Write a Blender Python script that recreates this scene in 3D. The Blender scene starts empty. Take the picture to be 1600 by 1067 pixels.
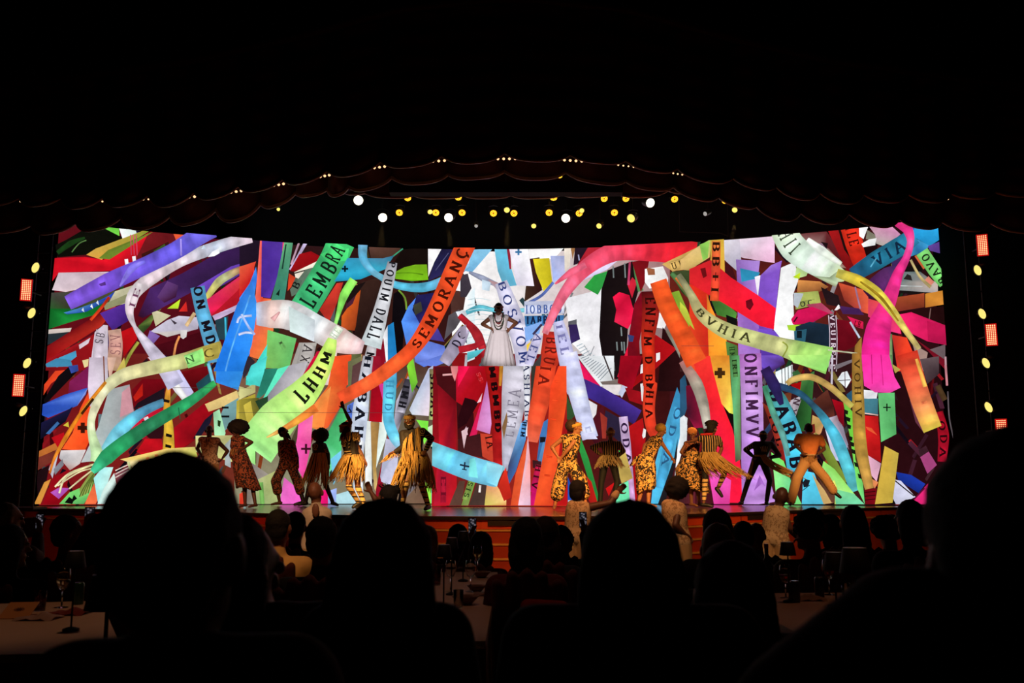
import bpy, bmesh, math, random
import numpy as np
from mathutils import Vector, Matrix, geometry

random.seed(7)
RNG = np.random.default_rng(7)
SC = bpy.context.scene
COL = SC.collection
PI = math.pi

# ------------------------------------------------------------------ camera
F, CX, CY, YH = 1500.0, 800.0, 533.5, 762.0
ZC, ZS = 1.30, 0.89                      # eye height, stage height above the dining floor
PITCH = math.atan((YH - CY) / F)
cam = bpy.data.cameras.new('camera')
cam.sensor_width = 36.0
cam.lens = F / 1600.0 * 36.0
cam.clip_start = 0.05
cam.clip_end = 200
cam.dof.use_dof = True
cam.dof.focus_distance = 20.0
cam.dof.aperture_fstop = 5.0
camo = bpy.data.objects.new('camera', cam)
COL.objects.link(camo)
camo.location = (0, 0, ZC)
camo.rotation_euler = (PI / 2 + PITCH, 0, 0)
SC.camera = camo

# ------------------------------------------------------------------ world, view
w = bpy.data.worlds.new('dark_hall')
SC.world = w
w.use_nodes = True
w.node_tree.nodes['Background'].inputs[0].default_value = (0.9, 0.35, 0.28, 1)
w.node_tree.nodes['Background'].inputs[1].default_value = 0.00012
SC.view_settings.view_transform = 'Standard'
SC.view_settings.look = 'None'
SC.view_settings.exposure = 0.0
SC.view_settings.gamma = 1.0
SC.view_settings.use_curve_mapping = False

# ------------------------------------------------------------------ stage lamps and added audience fill
def spot(name, loc, target, power, color, angle, blend=0.5, size=0.15):
    l = bpy.data.lights.new(name, 'SPOT')
    l.energy = power; l.color = color; l.spot_size = math.radians(angle); l.spot_blend = blend
    l.shadow_soft_size = size
    o = bpy.data.objects.new(name, l); COL.objects.link(o)
    o.location = loc
    o.rotation_euler = (Vector(target) - Vector(loc)).to_track_quat('-Z', 'Y').to_euler()
    return o
AMB = (1.0, 0.56, 0.17)
# front-of-house followspots on the dancers (hung in the ceiling over the audience)
spot('foh_spot_a', (-3.4, 6.0, 7.4), (-2.45, 18.0, 1.7), 20000, AMB, 8.0, 0.5)
spot('foh_spot_b', (2.2, 6.0, 7.4), (1.7, 18.6, 1.6), 15000, (1.0, 0.55, 0.17), 13, 0.6)
spot('foh_spot_c', (4.0, 6.0, 7.4), (3.9, 20.0, 1.5), 10500, (1.0, 0.55, 0.18), 11.5, 0.7)
spot('foh_spot_d', (-4.5, 6.0, 7.4), (-5.6, 20.0, 1.5), 4200, (1.0, 0.52, 0.25), 10, 0.7)
spot('foh_spot_e', (7.0, 7.0, 7.4), (6.9, 22.0, 1.6), 14000, (1.0, 0.48, 0.16), 6, 0.7)
spot('foh_spot_singer', (-1.0, 6.0, 6.0), (-0.25, 21.6, 4.6), 11000, (1.0, 0.93, 0.92), 5, 0.5)
# low red-amber wash on the steps and the stage front
spot('apron_wash_a', (0.6, 8.0, 6.6), (1.4, 14.5, 0.5), 1600, (1.0, 0.35, 0.10), 46, 0.8)
spot('apron_wash_b', (5.0, 9.0, 6.6), (5.5, 16.5, 0.5), 1600, (1.0, 0.36, 0.10), 40, 0.8)
spot('apron_wash_c', (-6.0, 9.5, 6.6), (-6.0, 17.5, 0.4), 700, (1.0, 0.16, 0.05), 46, 0.8)
spot('floor_spot_a', (-2.0, 4.5, 7.2), (-1.9, 11.0, 1.0), 1700, (1.0, 0.55, 0.3), 16, 0.8)
spot('floor_spot_b', (3.0, 4.5, 7.2), (3.0, 11.2, 0.9), 1500, (1.0, 0.55, 0.28), 10, 0.8)
spot('floor_spot_c', (1.2, 4.5, 7.2), (1.3, 11.2, 0.9), 900, (1.0, 0.6, 0.35), 16, 0.8)
# added fill spots that brighten the dinner tables and guests, no real fixtures
spot('table_fill_a', (-2.3, 5.6, 6.5), (-2.75, 5.1, 0.6), 85, (1.0, 0.52, 0.26), 24, 0.7)
spot('guest_fill', (-1.6, 3.6, 6.5), (-1.72, 7.0, 0.9), 520, (1.0, 0.5, 0.2), 9, 0.8)  # added only to brighten the man in the cream shirt
spot('table_fill_b', (-0.2, 5.6, 6.5), (-0.50, 6.2, 0.6), 60, (1.0, 0.48, 0.30), 42, 0.7)
spot('table_fill_c', (2.3, 5.8, 6.5), (1.9, 5.6, 0.6), 42, (1.0, 0.42, 0.22), 24, 0.7)

# ------------------------------------------------------------------ picture geometry helpers
CA, SA = math.cos(PITCH), math.sin(PITCH)
def P(px, py, D):
    """world point at depth D (metres along Y) seen at photo pixel px,py"""
    x = (px - CX) / F; y = (CY - py) / F
    dy = CA - y * SA; dz = SA + y * CA
    return Vector((x / dy * D, D, ZC + dz / dy * D))
def floor_depth(py):
    return F * (ZC - ZS) / (py - YH)

def lin(c):
    c = c / 255.0
    return c / 12.92 if c <= 0.04045 else ((c + 0.055) / 1.055) ** 2.4
def srgb(r, g, b):
    return (lin(r), lin(g), lin(b))

# ------------------------------------------------------------------ materials
MATS = {}
def mat(name, col, rough=0.7, vary=0.25, scale=12.0, bump=0.0, metal=0.0, col2=None, spec=0.5, sheen=0.0):
    if name in MATS: return MATS[name]
    m = bpy.data.materials.new(name); m.use_nodes = True
    nt = m.node_tree; b = nt.nodes['Principled BSDF']
    tc = nt.nodes.new('ShaderNodeTexCoord'); nz = nt.nodes.new('ShaderNodeTexNoise')
    nz.inputs['Scale'].default_value = scale; nz.inputs['Detail'].default_value = 4
    nt.links.new(tc.outputs['Object'], nz.inputs['Vector'])
    mx = nt.nodes.new('ShaderNodeMix'); mx.data_type = 'RGBA'
    c2 = col2 if col2 else tuple(max(0, c * (1 - vary)) for c in col)
    mx.inputs[6].default_value = (*c2, 1); mx.inputs[7].default_value = (*col, 1)
    nt.links.new(nz.outputs['Fac'], mx.inputs[0])
    nt.links.new(mx.outputs[2], b.inputs['Base Color'])
    b.inputs['Roughness'].default_value = rough; b.inputs['Metallic'].default_value = metal
    b.inputs['Specular IOR Level'].default_value = spec
    if sheen: b.inputs['Sheen Weight'].default_value = sheen
    if bump:
        bp = nt.nodes.new('ShaderNodeBump'); bp.inputs['Strength'].default_value = bump
        bp.inputs['Distance'].default_value = 0.01
        nt.links.new(nz.outputs['Fac'], bp.inputs['Height']); nt.links.new(bp.outputs[0], b.inputs['Normal'])
    MATS[name] = m
    return m
def print_mat(name, c1, c2, scale=22.0, thr=0.5, kind='noise', rough=0.8, distort=1.5, c3=None):
    """two-tone printed cloth"""
    if name in MATS: return MATS[name]
    m = bpy.data.materials.new(name); m.use_nodes = True
    nt = m.node_tree; b = nt.nodes['Principled BSDF']
    tc = nt.nodes.new('ShaderNodeTexCoord')
    if kind == 'noise':
        t = nt.nodes.new('ShaderNodeTexNoise'); t.inputs['Detail'].default_value = 1.0; t.inputs['Distortion'].default_value = distort
    elif kind == 'voronoi':
        t = nt.nodes.new('ShaderNodeTexVoronoi')
    else:
        t = nt.nodes.new('ShaderNodeTexWave'); t.inputs['Distortion'].default_value = distort; t.bands_direction = 'Z' if kind == 'wavez' else 'X'
    t.inputs['Scale'].default_value = scale
    nt.links.new(tc.outputs['Object'], t.inputs['Vector'])
    r = nt.nodes.new('ShaderNodeValToRGB'); r.color_ramp.interpolation = 'CONSTANT'
    r.color_ramp.elements[0].color = (*c1, 1); r.color_ramp.elements[1].position = thr; r.color_ramp.elements[1].color = (*c2, 1)
    if c3:
        e = r.color_ramp.elements.new(min(0.95, thr + 0.12)); e.color = (*c3, 1)
    nt.links.new(t.outputs[0], r.inputs[0]); nt.links.new(r.outputs[0], b.inputs['Base Color'])
    b.inputs['Roughness'].default_value = rough
    MATS[name] = m
    return m
def glow(name, col, strength, dots=0.0):
    if name in MATS: return MATS[name]
    m = bpy.data.materials.new(name); m.use_nodes = True
    nt = m.node_tree; nt.nodes.remove(nt.nodes['Principled BSDF'])
    e = nt.nodes.new('ShaderNodeEmission'); e.inputs[0].default_value = (*col, 1); e.inputs[1].default_value = strength
    nt.links.new(e.outputs[0], nt.nodes['Material Output'].inputs[0])
    MATS[name] = m
    return m
def glass_mat():
    if 'clear_glass' in MATS: return MATS['clear_glass']
    m = bpy.data.materials.new('clear_glass'); m.use_nodes = True
    b = m.node_tree.nodes['Principled BSDF']
    b.inputs['Transmission Weight'].default_value = 1.0; b.inputs['Roughness'].default_value = 0.02; b.inputs['IOR'].default_value = 1.45
    MATS['clear_glass'] = m
    return m

# ------------------------------------------------------------------ object helpers
ORG = {}
def empty(name, loc, label=None, cat=None, group=None, kind=None):
    o = bpy.data.objects.new(name, None); COL.objects.link(o)
    o.empty_display_size = 0.1
    o.location = loc; ORG[o.name] = Vector(loc)
    tag(o, label, cat, group, kind)
    return o
def tag(o, label=None, cat=None, group=None, kind=None):
    if label: o['label'] = label
    if cat: o['category'] = cat
    if group: o['group'] = group
    if kind: o['kind'] = kind
    return o
def mk(name, V, Fc, m, parent=None, smooth=False, origin=None, kind=None):
    """mesh object from WORLD coordinates, re-origined on its parent (or its own base)"""
    V = np.asarray([tuple(v) for v in V], dtype=float) if not isinstance(V, np.ndarray) else V
    if parent is not None:
        org = ORG[parent.name]
    elif origin is not None:
        org = Vector(origin)
    else:
        mn, mxx = V.min(0), V.max(0)
        org = Vector(((mn[0] + mxx[0]) / 2, (mn[1] + mxx[1]) / 2, mn[2]))
    me = bpy.data.meshes.new(name)
    me.from_pydata((V - np.array(org)).tolist(), [], [tuple(f) for f in Fc])
    me.update()
    if m is not None:
        me.materials.append(m)
    if smooth:
        me.polygons.foreach_set('use_smooth', [True] * len(me.polygons))
    o = bpy.data.objects.new(name, me); COL.objects.link(o)
    if parent is not None:
        o.parent = parent
    else:
        o.location = org
    ORG[o.name] = Vector(org)
    if kind: o['kind'] = kind
    return o
class MB:
    def __init__(s): s.V = []; s.F = []
    def add(s, V, Fc):
        n = len(s.V); s.V += [tuple(v) for v in V]; s.F += [tuple(i + n for i in f) for f in Fc]; return s
    def box(s, a, b):
        x0, y0, z0 = a; x1, y1, z1 = b
        V = [(x0, y0, z0), (x1, y0, z0), (x1, y1, z0), (x0, y1, z0), (x0, y0, z1), (x1, y0, z1), (x1, y1, z1), (x0, y1, z1)]
        return s.add(V, [(0, 3, 2, 1), (4, 5, 6, 7), (0, 1, 5, 4), (1, 2, 6, 5), (2, 3, 7, 6), (3, 0, 4, 7)])
    def obox(s, c, ax, ay, az):
        c = Vector(c); ax = Vector(ax); ay = Vector(ay); az = Vector(az)
        V = [c + i * ax + j * ay + k * az for k in (-1, 1) for (i, j) in ((-1, -1), (1, -1), (1, 1), (-1, 1))]
        return s.add(V, [(0, 3, 2, 1), (4, 5, 6, 7), (0, 1, 5, 4), (1, 2, 6, 5), (2, 3, 7, 6), (3, 0, 4, 7)])
    def tube(s, pts, r, n=8, cap=True):
        pts = [Vector(p) for p in pts]; rs = r if isinstance(r, (list, tuple)) else [r] * len(pts)
        V = []; Fc = []
        for i, p in enumerate(pts):
            t = (pts[min(i + 1, len(pts) - 1)] - pts[max(i - 1, 0)])
            t = t.normalized() if t.length > 1e-9 else Vector((0, 0, 1))
            a = t.cross(Vector((0, 0, 1)) if abs(t.z) < 0.95 else Vector((1, 0, 0))).normalized(); b = t.cross(a)
            for k in range(n):
                q = 2 * PI * k / n
                V.append(p + rs[i] * (math.cos(q) * a + math.sin(q) * b))
        for i in range(len(pts) - 1):
            for k in range(n):
                Fc.append((i * n + k, i * n + (k + 1) % n, (i + 1) * n + (k + 1) % n, (i + 1) * n + k))
        if cap:
            Fc.append(tuple(range(n - 1, -1, -1))); Fc.append(tuple((len(pts) - 1) * n + k for k in range(n)))
        return s.add(V, Fc)
    def lathe(s, c, prof, n=16, axis=(0, 0, 1), cap=True):
        c = Vector(c); t = Vector(axis).normalized()
        a = t.cross(Vector((0, 0, 1)) if abs(t.z) < 0.95 else Vector((1, 0, 0))).normalized(); b = t.cross(a)
        V = []; Fc = []
        for (r, h) in prof:
            for k in range(n):
                q = 2 * PI * k / n
                V.append(c + h * t + r * (math.cos(q) * a + math.sin(q) * b))
        for i in range(len(prof) - 1):
            for k in range(n):
                Fc.append((i * n + k, i * n + (k + 1) % n, (i + 1) * n + (k + 1) % n, (i + 1) * n + k))
        if cap:
            Fc.append(tuple(range(n - 1, -1, -1))); Fc.append(tuple((len(prof) - 1) * n + k for k in range(n)))
        return s.add(V, Fc)
    def build(s, name, m, parent=None, smooth=False, origin=None, kind=None):
        return mk(name, s.V, s.F, m, parent, smooth, origin, kind)

BLACK = mat('matt_black', srgb(26, 24, 24), 0.9)

# ================================================================== the setting
SCX, SCY, SCK = -0.42, 24.7, 0.0263      # curved LED wall: Y = SCY - SCK (X-SCX)^2
def ysc(X): return SCY - SCK * (X - SCX) ** 2
FX = np.array([-13, -9.8, -7.9, -5.5, -3.5, -1.5, 0.4, 2.0, 3.94, 6.5, 8.7, 10.5, 13])
FY = np.array([20.6, 19.9, 19.1, 17.2, 15.4, 14.3, 14.0, 14.7, 16.6, 19.4, 21.4, 21.6, 21.7])
def yfront(X):
    xs = np.array([X - 0.9, X - 0.45, X, X + 0.45, X + 0.9])
    return float(np.interp(xs, FX, FY).mean())

CARPET = mat('dark_carpet', srgb(52, 24, 22), 0.95, 0.4, 30)
WALLM = mat('dark_wall', srgb(34, 20, 20), 0.95, 0.3, 3)
tag(MB().box((-16, -3, -0.30), (16, 3.0, 0)).build('floor', CARPET), kind='structure')
tag(MB().box((-16, 10.2, -0.42), (16, 24, -0.30)).build('floor_pit', CARPET), kind='structure')
tag(MB().box((-16.3, -3, -0.42), (-16, 28, 12)).build('wall_left', WALLM), kind='structure')
tag(MB().box((16, -3, -0.42), (16.3, 28, 12)).build('wall_right', WALLM), kind='structure')
tag(MB().box((-16, 27.7, -0.42), (16, 28, 12)).build('wall_back', BLACK), kind='structure')
tag(MB().box((-16.3, -3, 12), (16.3, 28, 12.3)).build('ceiling', WALLM), kind='structure')

# stage platform with a bowed front, fascia panels and steps
STAGE_FLOOR = mat('stage_floor_gloss', srgb(120, 84, 66), 0.2, 0.35, 5, 0.05)
FASCIA = mat('orange_red_fascia', srgb(215, 88, 40), 0.5, 0.2, 4)
TREAD = mat('step_wood', srgb(170, 66, 34), 0.4, 0.3, 5)
GOLD = mat('gold_nosing', srgb(235, 190, 110), 0.3, 0.2, 20, metal=0.2)
VENT = mat('dark_vent', srgb(34, 30, 26), 0.7)
stage = empty('stage', (0, 18, -0.30), kind='structure')
XS = np.linspace(-13, 13, 66)
V = []; Fc = []
for X in XS:
    V += [(X, yfront(X), ZS), (X, 27.6, ZS), (X, yfront(X), ZS - 0.05), (X, 27.6, ZS - 0.05)]
for i in range(len(XS) - 1):
    a = 4 * i; b = a + 4
    Fc += [(a, b, b + 1, a + 1), (a + 2, a + 3, b + 3, b + 2), (a, a + 2, b + 2, b), (a + 1, b + 1, b + 3, a + 3)]
mk('stage_floor', V, Fc, STAGE_FLOOR, stage)
def band(x0, x1, off, z0, z1, thick, n=6):
    """curved box that follows the stage front, off metres in front of it"""
    V = []; Fc = []
    for X in np.linspace(x0, x1, n + 1):
        y = yfront(X) - off
        V += [(X, y, z0), (X, y + thick, z0), (X, y + thick, z1), (X, y, z1)]
    for i in range(n):
        a = 4 * i; b = a + 4
        for k in range(4):
            Fc.append((a + k, a + (k + 1) % 4, b + (k + 1) % 4, b + k))
    Fc += [(0, 3, 2, 1), (4 * n, 4 * n + 1, 4 * n + 2, 4 * n + 3)]
    return V, Fc
px = np.arange(-13, 13.01, 1.3)
for i in range(len(px) - 1):
    mk('fascia_panel', *band(px[i] + 0.008, px[i + 1] - 0.008, -0.02, ZS - 0.178, ZS - 0.055, 0.03, 3), FASCIA, stage)
mk('stage_lip', *band(-13, 13, 0.015, ZS - 0.05, ZS - 0.008, 0.05, 60), VENT, stage)
for (xa, xb) in ((-0.35, 0.28), (4.05, 4.55), (5.95, 6.75), (-9.6, -8.3)):
    mk('vent', *band(xa, xb, 0.0, ZS - 0.135, ZS - 0.06, 0.02, 3), VENT, stage)
spans = [(-13, 13), (-5.6, 5.0), (-5.4, 4.8), (-5.2, 4.6), (-5.0, 4.4), (-4.8, 4.2)]
RED_TRIM = mat('red_trim', srgb(190, 50, 40), 0.35, 0.1)
for n, (xa, xb) in enumerate(spans):
    k = n + 1
    z1 = ZS - 0.18 * k
    st = mk('step', *band(xa, xb, 0.27 * k, -0.30, z1, 0.34, 48), TREAD, stage)
    ns = mk('nosing', *band(xa, xb, 0.27 * k + 0.012, z1 - 0.022, z1 + 0.004, 0.035, 48), GOLD, stage)
mk('stage_base', *band(-13, 13, -0.1, -0.30, ZS - 0.06, 0.3, 60), VENT, stage)

# ================================================================== LED wall picture
PERF_X0 = None
def to_surface(px, py, flat=None):
    """photo pixel -> (X, Z) on the curved wall (or on the flat plane Y=flat)"""
    x = (px - CX) / F; y = (CY - py) / F
    dy = CA - y * SA; dz = SA + y * CA
    ux = x / dy; uz = dz / dy
    D = flat if flat else 24.0
    if not flat:
        for _ in range(25): D = ysc(ux * D)
    return ux * D, ZC + uz * D
SX0 = to_surface(61, 785.6)[0]; SX1 = to_surface(1484, 783)[0]
SZ0, SZ1 = ZS + 0.02, to_surface(773, 393)[1]
NFAC = 22
FACX = np.linspace(SX0, SX1, NFAC + 1)
EPS = 0.0004
class Picture:
    def __init__(s, flat=None, rect=None):
        s.flat = flat; s.layer = 1
        s.V = []; s.F = []; s.C = []
        if flat: s.rect = rect; s.xs = np.array([rect[0], rect[1]])
        else: s.rect = (SX0, SX1, SZ0, SZ1); s.xs = FACX
    def surf(s, X, Z, lay):
        if s.flat: return (X, s.flat - EPS * lay, Z)
        i = min(max(int(np.searchsorted(s.xs, X - 1e-9)) - 1, 0), len(s.xs) - 2) if s._f is None else s._f
        a, b = s.xs[i], s.xs[i + 1]; t = (X - a) / (b - a)
        return (X, ysc(a) * (1 - t) + ysc(b) * t - EPS * lay, Z)
    @staticmethod
    def _clip(poly, ax, val, sgn):
        out = []
        for i in range(len(poly)):
            p, q = poly[i - 1], poly[i]
            dp = (p[ax] - val) * sgn; dq = (q[ax] - val) * sgn
            if (dp >= 0) != (dq >= 0):
                t = dp / (dp - dq); out.append(tuple(p[k] + t * (q[k] - p[k]) for k in range(5)))
            if dq >= 0: out.append(q)
        return out
    def tri(s, pts):                                # pts: (px,py,(r,g,b)) in photo pixels
        poly = []
        for (x, y, c) in pts:
            X, Z = to_surface(x, y, s.flat); poly.append((X, Z, *c))
        x0, x1, z0, z1 = s.rect
        poly = s._clip(poly, 1, z0, 1)
        if len(poly) > 2: poly = s._clip(poly, 1, z1, -1)
        if len(poly) < 3: return
        mn = min(p[0] for p in poly); mxx = max(p[0] for p in poly)
        for f in range(len(s.xs) - 1):
            a, b = s.xs[f], s.xs[f + 1]
            if b < mn or a > mxx: continue
            q = poly
            if mn < a: q = s._clip(q, 0, a, 1)
            if len(q) > 2 and mxx > b: q = s._clip(q, 0, b, -1)
            if len(q) < 3: continue
            s._f = f
            n = len(s.V)
            for p in q:
                s.V.append(s.surf(p[0], p[1], s.layer)); s.C.append(p[2:5])
            s.F.append(tuple(range(n, n + len(q))))
    def poly(s, pts, cols):
        """polygon; cols one colour or one per vertex (sRGB)"""
        s.layer += 1
        if not isinstance(cols[0], (tuple, list)): cols = [cols] * len(pts)
        cols = [tuple(cols[int(i * len(cols) / len(pts))]) for i in range(len(pts))] if len(cols) < len(pts) else cols
        cols = [srgb(*[min(255, v * j) for v in c]) for c, j in zip(cols, RNG.uniform(.86, 1.12, len(cols)))]
        if len(cols) < len(pts): cols = [cols[int(i * len(cols) / len(pts))] for i in range(len(pts))]
        for t in geometry.tessellate_polygon([[Vector((p[0], p[1], 0)) for p in pts]]):
            s.tri([(pts[i][0], pts[i][1], cols[i]) for i in t])
    def frames(s, pts, wid):
        P2 = [Vector(p) for p in pts]; n = len(P2)
        wid = list(wid) if isinstance(wid, (tuple, list)) else [wid] * n
        out = []
        for i in range(n - 1):
            p0, p1, p2, p3 = P2[max(i - 1, 0)], P2[i], P2[i + 1], P2[min(i + 2, n - 1)]
            m = max(3, int((p2 - p1).length / 5))
            for k in range(m + (i == n - 2)):
                t = k / m
                q = 0.5 * ((2 * p1) + (p2 - p0) * t + (2 * p0 - 5 * p1 + 4 * p2 - p3) * t * t + (3 * p1 - p0 - 3 * p2 + p3) * t ** 3)
                out.append([q, wid[i] * (1 - t) + wid[i + 1] * t, (i + t) / (n - 1)])
        L = 0.0
        for i, o in enumerate(out):
            a = out[max(i - 1, 0)][0]; b = out[min(i + 1, len(out) - 1)][0]
            d = (b - a).normalized()
            if i: L += (o[0] - out[i - 1][0]).length
            o += [d, Vector((d.y, -d.x)), L]
        return out
    def ribbon(s, pts, wid, cols, text=None, tcol=(30, 20, 25), t0=0.0, t1=1.0, th=0.62, flip=False, shade=0.13, bold=1.0, gap=0.5):
        s.layer += 1
        fr = s.frames(pts, wid)
        if not isinstance(cols[0], (tuple, list)): cols = [cols]
        def col(t):
            k = t * (len(cols) - 1); i = min(int(k), len(cols) - 2) if len(cols) > 1 else 0
            if len(cols) == 1: return cols[0]
            return tuple(cols[i][j] + (cols[i + 1][j] - cols[i][j]) * (k - i) for j in range(3))
        rows = []
        for i, (q, wd, t, d, n, L) in enumerate(fr):
            c = col(t)
            ph = 0.5 + 0.5 * math.sin(L * 0.055 + len(pts)); lw = 1 + .07 * math.sin(L * .11 + s.layer) + .05 * math.sin(L * .31 + 2 * s.layer)
            row = []
            for (u, g) in ((-0.5, 1 - shade), (-0.12, lw + 0.4 * shade * ph), (0.2, lw * lw), (0.5, 1 - shade * (0.4 + ph))):
                p = q + n * (u * wd)
                row.append((p.x, p.y, srgb(*[min(255, max(0, v * g)) for v in c])))
            rows.append(row)
        for i in range(len(rows) - 1):
            for k in range(3):
                a, b, c2, d2 = rows[i][k], rows[i + 1][k], rows[i + 1][k + 1], rows[i][k + 1]
                s.tri([a, b, c2]); s.tri([a, c2, d2])
        if text: s.text(fr, text, tcol, t0, t1, th, flip, bold, gap)
    def text(s, fr, text, tcol, t0, t1, th, flip, bold=1.0, gap=0.5):
        s.layer += 1
        Ltot = fr[-1][5]; Ls = np.array([f[5] for f in fr])
        c = srgb(*tcol)
        adv = [FONT.get(ch, FONT['I'])[0] + gap if ch != ' ' else 0.75 for ch in text]
        tot = sum(adv); scale = (t1 - t0) * Ltot / tot; pos = 0.0
        def at(sv, u):
            Lq = min(max(sv, 0), Ltot)
            i = min(int(np.searchsorted(Ls, Lq)), len(fr) - 1); j = max(i - 1, 0)
            den = Ls[i] - Ls[j]; k = (Lq - Ls[j]) / den if den > 1e-6 else 0
            q = fr[j][0].lerp(fr[i][0], k); nn = fr[j][4].lerp(fr[i][4], k); wd = fr[j][1] * (1 - k) + fr[i][1] * k
            p = q + nn * ((u - 0.5) * th * wd)
            return (p.x, p.y, c)
        for ch, ad in zip(text, adv):
            if ch != ' ':
                for quad in glyph(ch, bold):
                    pp = []
                    for (x, y) in quad:
                        if flip: sv = t1 * Ltot - (pos + x) * scale; u = 1 - y
                        else: sv = t0 * Ltot + (pos + x) * scale; u = y
                        pp.append(at(sv, u))
                    s.tri([pp[0], pp[1], pp[2]]); s.tri([pp[0], pp[2], pp[3]])
            pos += ad
    def build(s, name, m, parent):
        o = mk(name, s.V, s.F, m, parent)
        at = o.data.color_attributes.new('Col', 'FLOAT_COLOR', 'POINT')
        arr = np.ones((len(s.V), 4)); arr[:, :3] = np.array(s.C)
        at.data.foreach_set('color', arr.ravel())
        return o
# slab-serif stroke letters: width, polylines, serif spots
def arc(cx, cy, rx, ry, a0, a1, n=8):
    return [(cx + rx * math.cos(math.radians(a0 + (a1 - a0) * i / n)), cy + ry * math.sin(math.radians(a0 + (a1 - a0) * i / n))) for i in range(n + 1)]
FONT = {
 'A': (.85, [[(.05, 0), (.42, 1)], [(.42, 1), (.8, 0)], [(.2, .35), (.65, .35)]], [(.05, 0), (.8, 0)]),
 'B': (.7, [[(.12, 0), (.12, 1)], [(.12, 1)] + arc(.35, .75, .25, .25, 90, -90), [(.12, .5), (.35, .5)], [(.12, 0), (.35, 0)], arc(.37, .25, .28, .25, 90, -90), [(.12, 1), (.35, 1)]], []),
 'C': (.7, [arc(.42, .5, .36, .5, 50, 310, 12)], []),
 'D': (.75, [[(.12, 0), (.12, 1)], [(.12, 1), (.3, 1)] + arc(.3, .5, .38, .5, 90, -90, 10) + [(.12, 0)]], []),
 'E': (.65, [[(.12, 0), (.12, 1)], [(.0, 1), (.6, 1)], [(.12, .5), (.45, .5)], [(.0, 0), (.6, 0)], [(.6, 1), (.6, .82)], [(.6, 0), (.6, .18)]], []),
 'F': (.62, [[(.12, 0), (.12, 1)], [(.0, 1), (.58, 1)], [(.12, .52), (.42, .52)], [(.58, 1), (.58, .82)]], [(.12, 0)]),
 'H': (.8, [[(.14, 0), (.14, 1)], [(.66, 0), (.66, 1)], [(.14, .5), (.66, .5)]], [(.14, 0), (.14, 1), (.66, 0), (.66, 1)]),
 'I': (.34, [[(.17, 0), (.17, 1)]], [(.17, 0), (.17, 1)]),
 'L': (.62, [[(.14, 0), (.14, 1)], [(.0, 0), (.58, 0)], [(.58, 0), (.58, .25)]], [(.14, 1)]),
 'M': (.98, [[(.12, 0), (.12, 1)], [(.12, 1), (.47, .2)], [(.47, .2), (.82, 1)], [(.82, 0), (.82, 1)]], [(.12, 0), (.82, 0)]),
 'N': (.85, [[(.12, 0), (.12, 1)], [(.12, 1), (.7, 0)], [(.7, 0), (.7, 1)]], [(.12, 0), (.7, 1)]),
 'O': (.8, [arc(.4, .5, .36, .5, 0, 360, 16)], []),
 'P': (.68, [[(.12, 0), (.12, 1)], [(.12, 1), (.35, 1)] + arc(.35, .75, .26, .25, 90, -90) + [(.12, .5)]], [(.12, 0)]),
 'R': (.78, [[(.12, 0), (.12, 1)], [(.12, 1), (.35, 1)] + arc(.35, .75, .26, .25, 90, -90) + [(.12, .5)], [(.35, .5), (.7, 0)]], [(.12, 0), (.7, 0)]),
 'S': (.6, [arc(.3, .75, .24, .25, 20, 270, 9) + arc(.3, .25, .26, .25, 90, -160, 9)], []),
 'U': (.8, [[(.14, 1), (.14, .3)] + arc(.4, .3, .26, .3, 180, 360) + [(.66, 1)]], [(.14, 1), (.66, 1)]),
 'V': (.8, [[(.05, 1), (.4, 0)], [(.4, 0), (.75, 1)]], [(.05, 1), (.75, 1)]),
 'Q': (.8, [arc(.4, .5, .36, .5, 0, 360, 16), [(.4, .25), (.75, -.1)]], []),
 'X': (.8, [[(.05, 0), (.7, 1)], [(.05, 1), (.7, 0)]], []),
 '\u00c7': (.7, [arc(.42, .5, .36, .5, 50, 310, 12), [(.42, 0), (.42, -.2)], [(.42, -.2), (.3, -.25)]], []),
 '+': (.8, [[(.4, .1), (.4, .9)], [(.08, .5), (.72, .5)]], []),
 '.': (.3, [[(.1, .45), (.22, .45)]], []),
}
def glyph(ch, bold=1.0):
    wd, lines, serifs = FONT.get(ch, FONT['I'])
    q = []
    for ln in lines:
        for (a, b) in zip(ln[:-1], ln[1:]):
            dx, dy = b[0] - a[0], b[1] - a[1]; L = math.hypot(dx, dy)
            if L < 1e-6: continue
            t = (0.05 + 0.055 * abs(dy) / L) * bold
            nx, ny = -dy / L * t, dx / L * t; ex, ey = dx / L * 0.03, dy / L * 0.03
            q.append([(a[0] - ex + nx, a[1] - ey + ny), (a[0] - ex - nx, a[1] - ey - ny), (b[0] + ex - nx, b[1] + ey - ny), (b[0] + ex + nx, b[1] + ey + ny)])
    for (x, y) in serifs:
        q.append([(x - .16, y - .05), (x + .16, y - .05), (x + .16, y + .05), (x - .16, y + .05)])
    return q

TILE = dict(A=(40, 340), B=(40, 560), C=(380, 360), D=(380, 560), E=(720, 370), F=(720, 560), G=(1060, 340), H=(1060, 560), I=(1240, 340), J=(1240, 560))
TS = 1600 / 360.0
PFLAT = 21.2
_pa = to_surface(677, 572, PFLAT); _pb = to_surface(885, 572, PFLAT)
PRECT = (_pa[0], _pb[0], ZS + 0.01, _pa[1])
WALL = Picture(); FRONT = Picture(PFLAT, PRECT)
PIC = WALL
def pt(t, xs):
    x0, y0 = TILE[t]
    return [(x0 + xs[i] / TS, y0 + xs[i + 1] / TS) for i in range(0, len(xs), 2)]
def G(t, xs, *cols):
    PIC.poly(pt(t, xs), list(cols) if len(cols) > 1 else cols[0])
def R(t, xs, wid, *cols, **k):
    wid = [v / TS for v in wid] if isinstance(wid, (list, tuple)) else wid / TS
    PIC.ribbon(pt(t, xs), wid, list(cols), **k)
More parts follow.
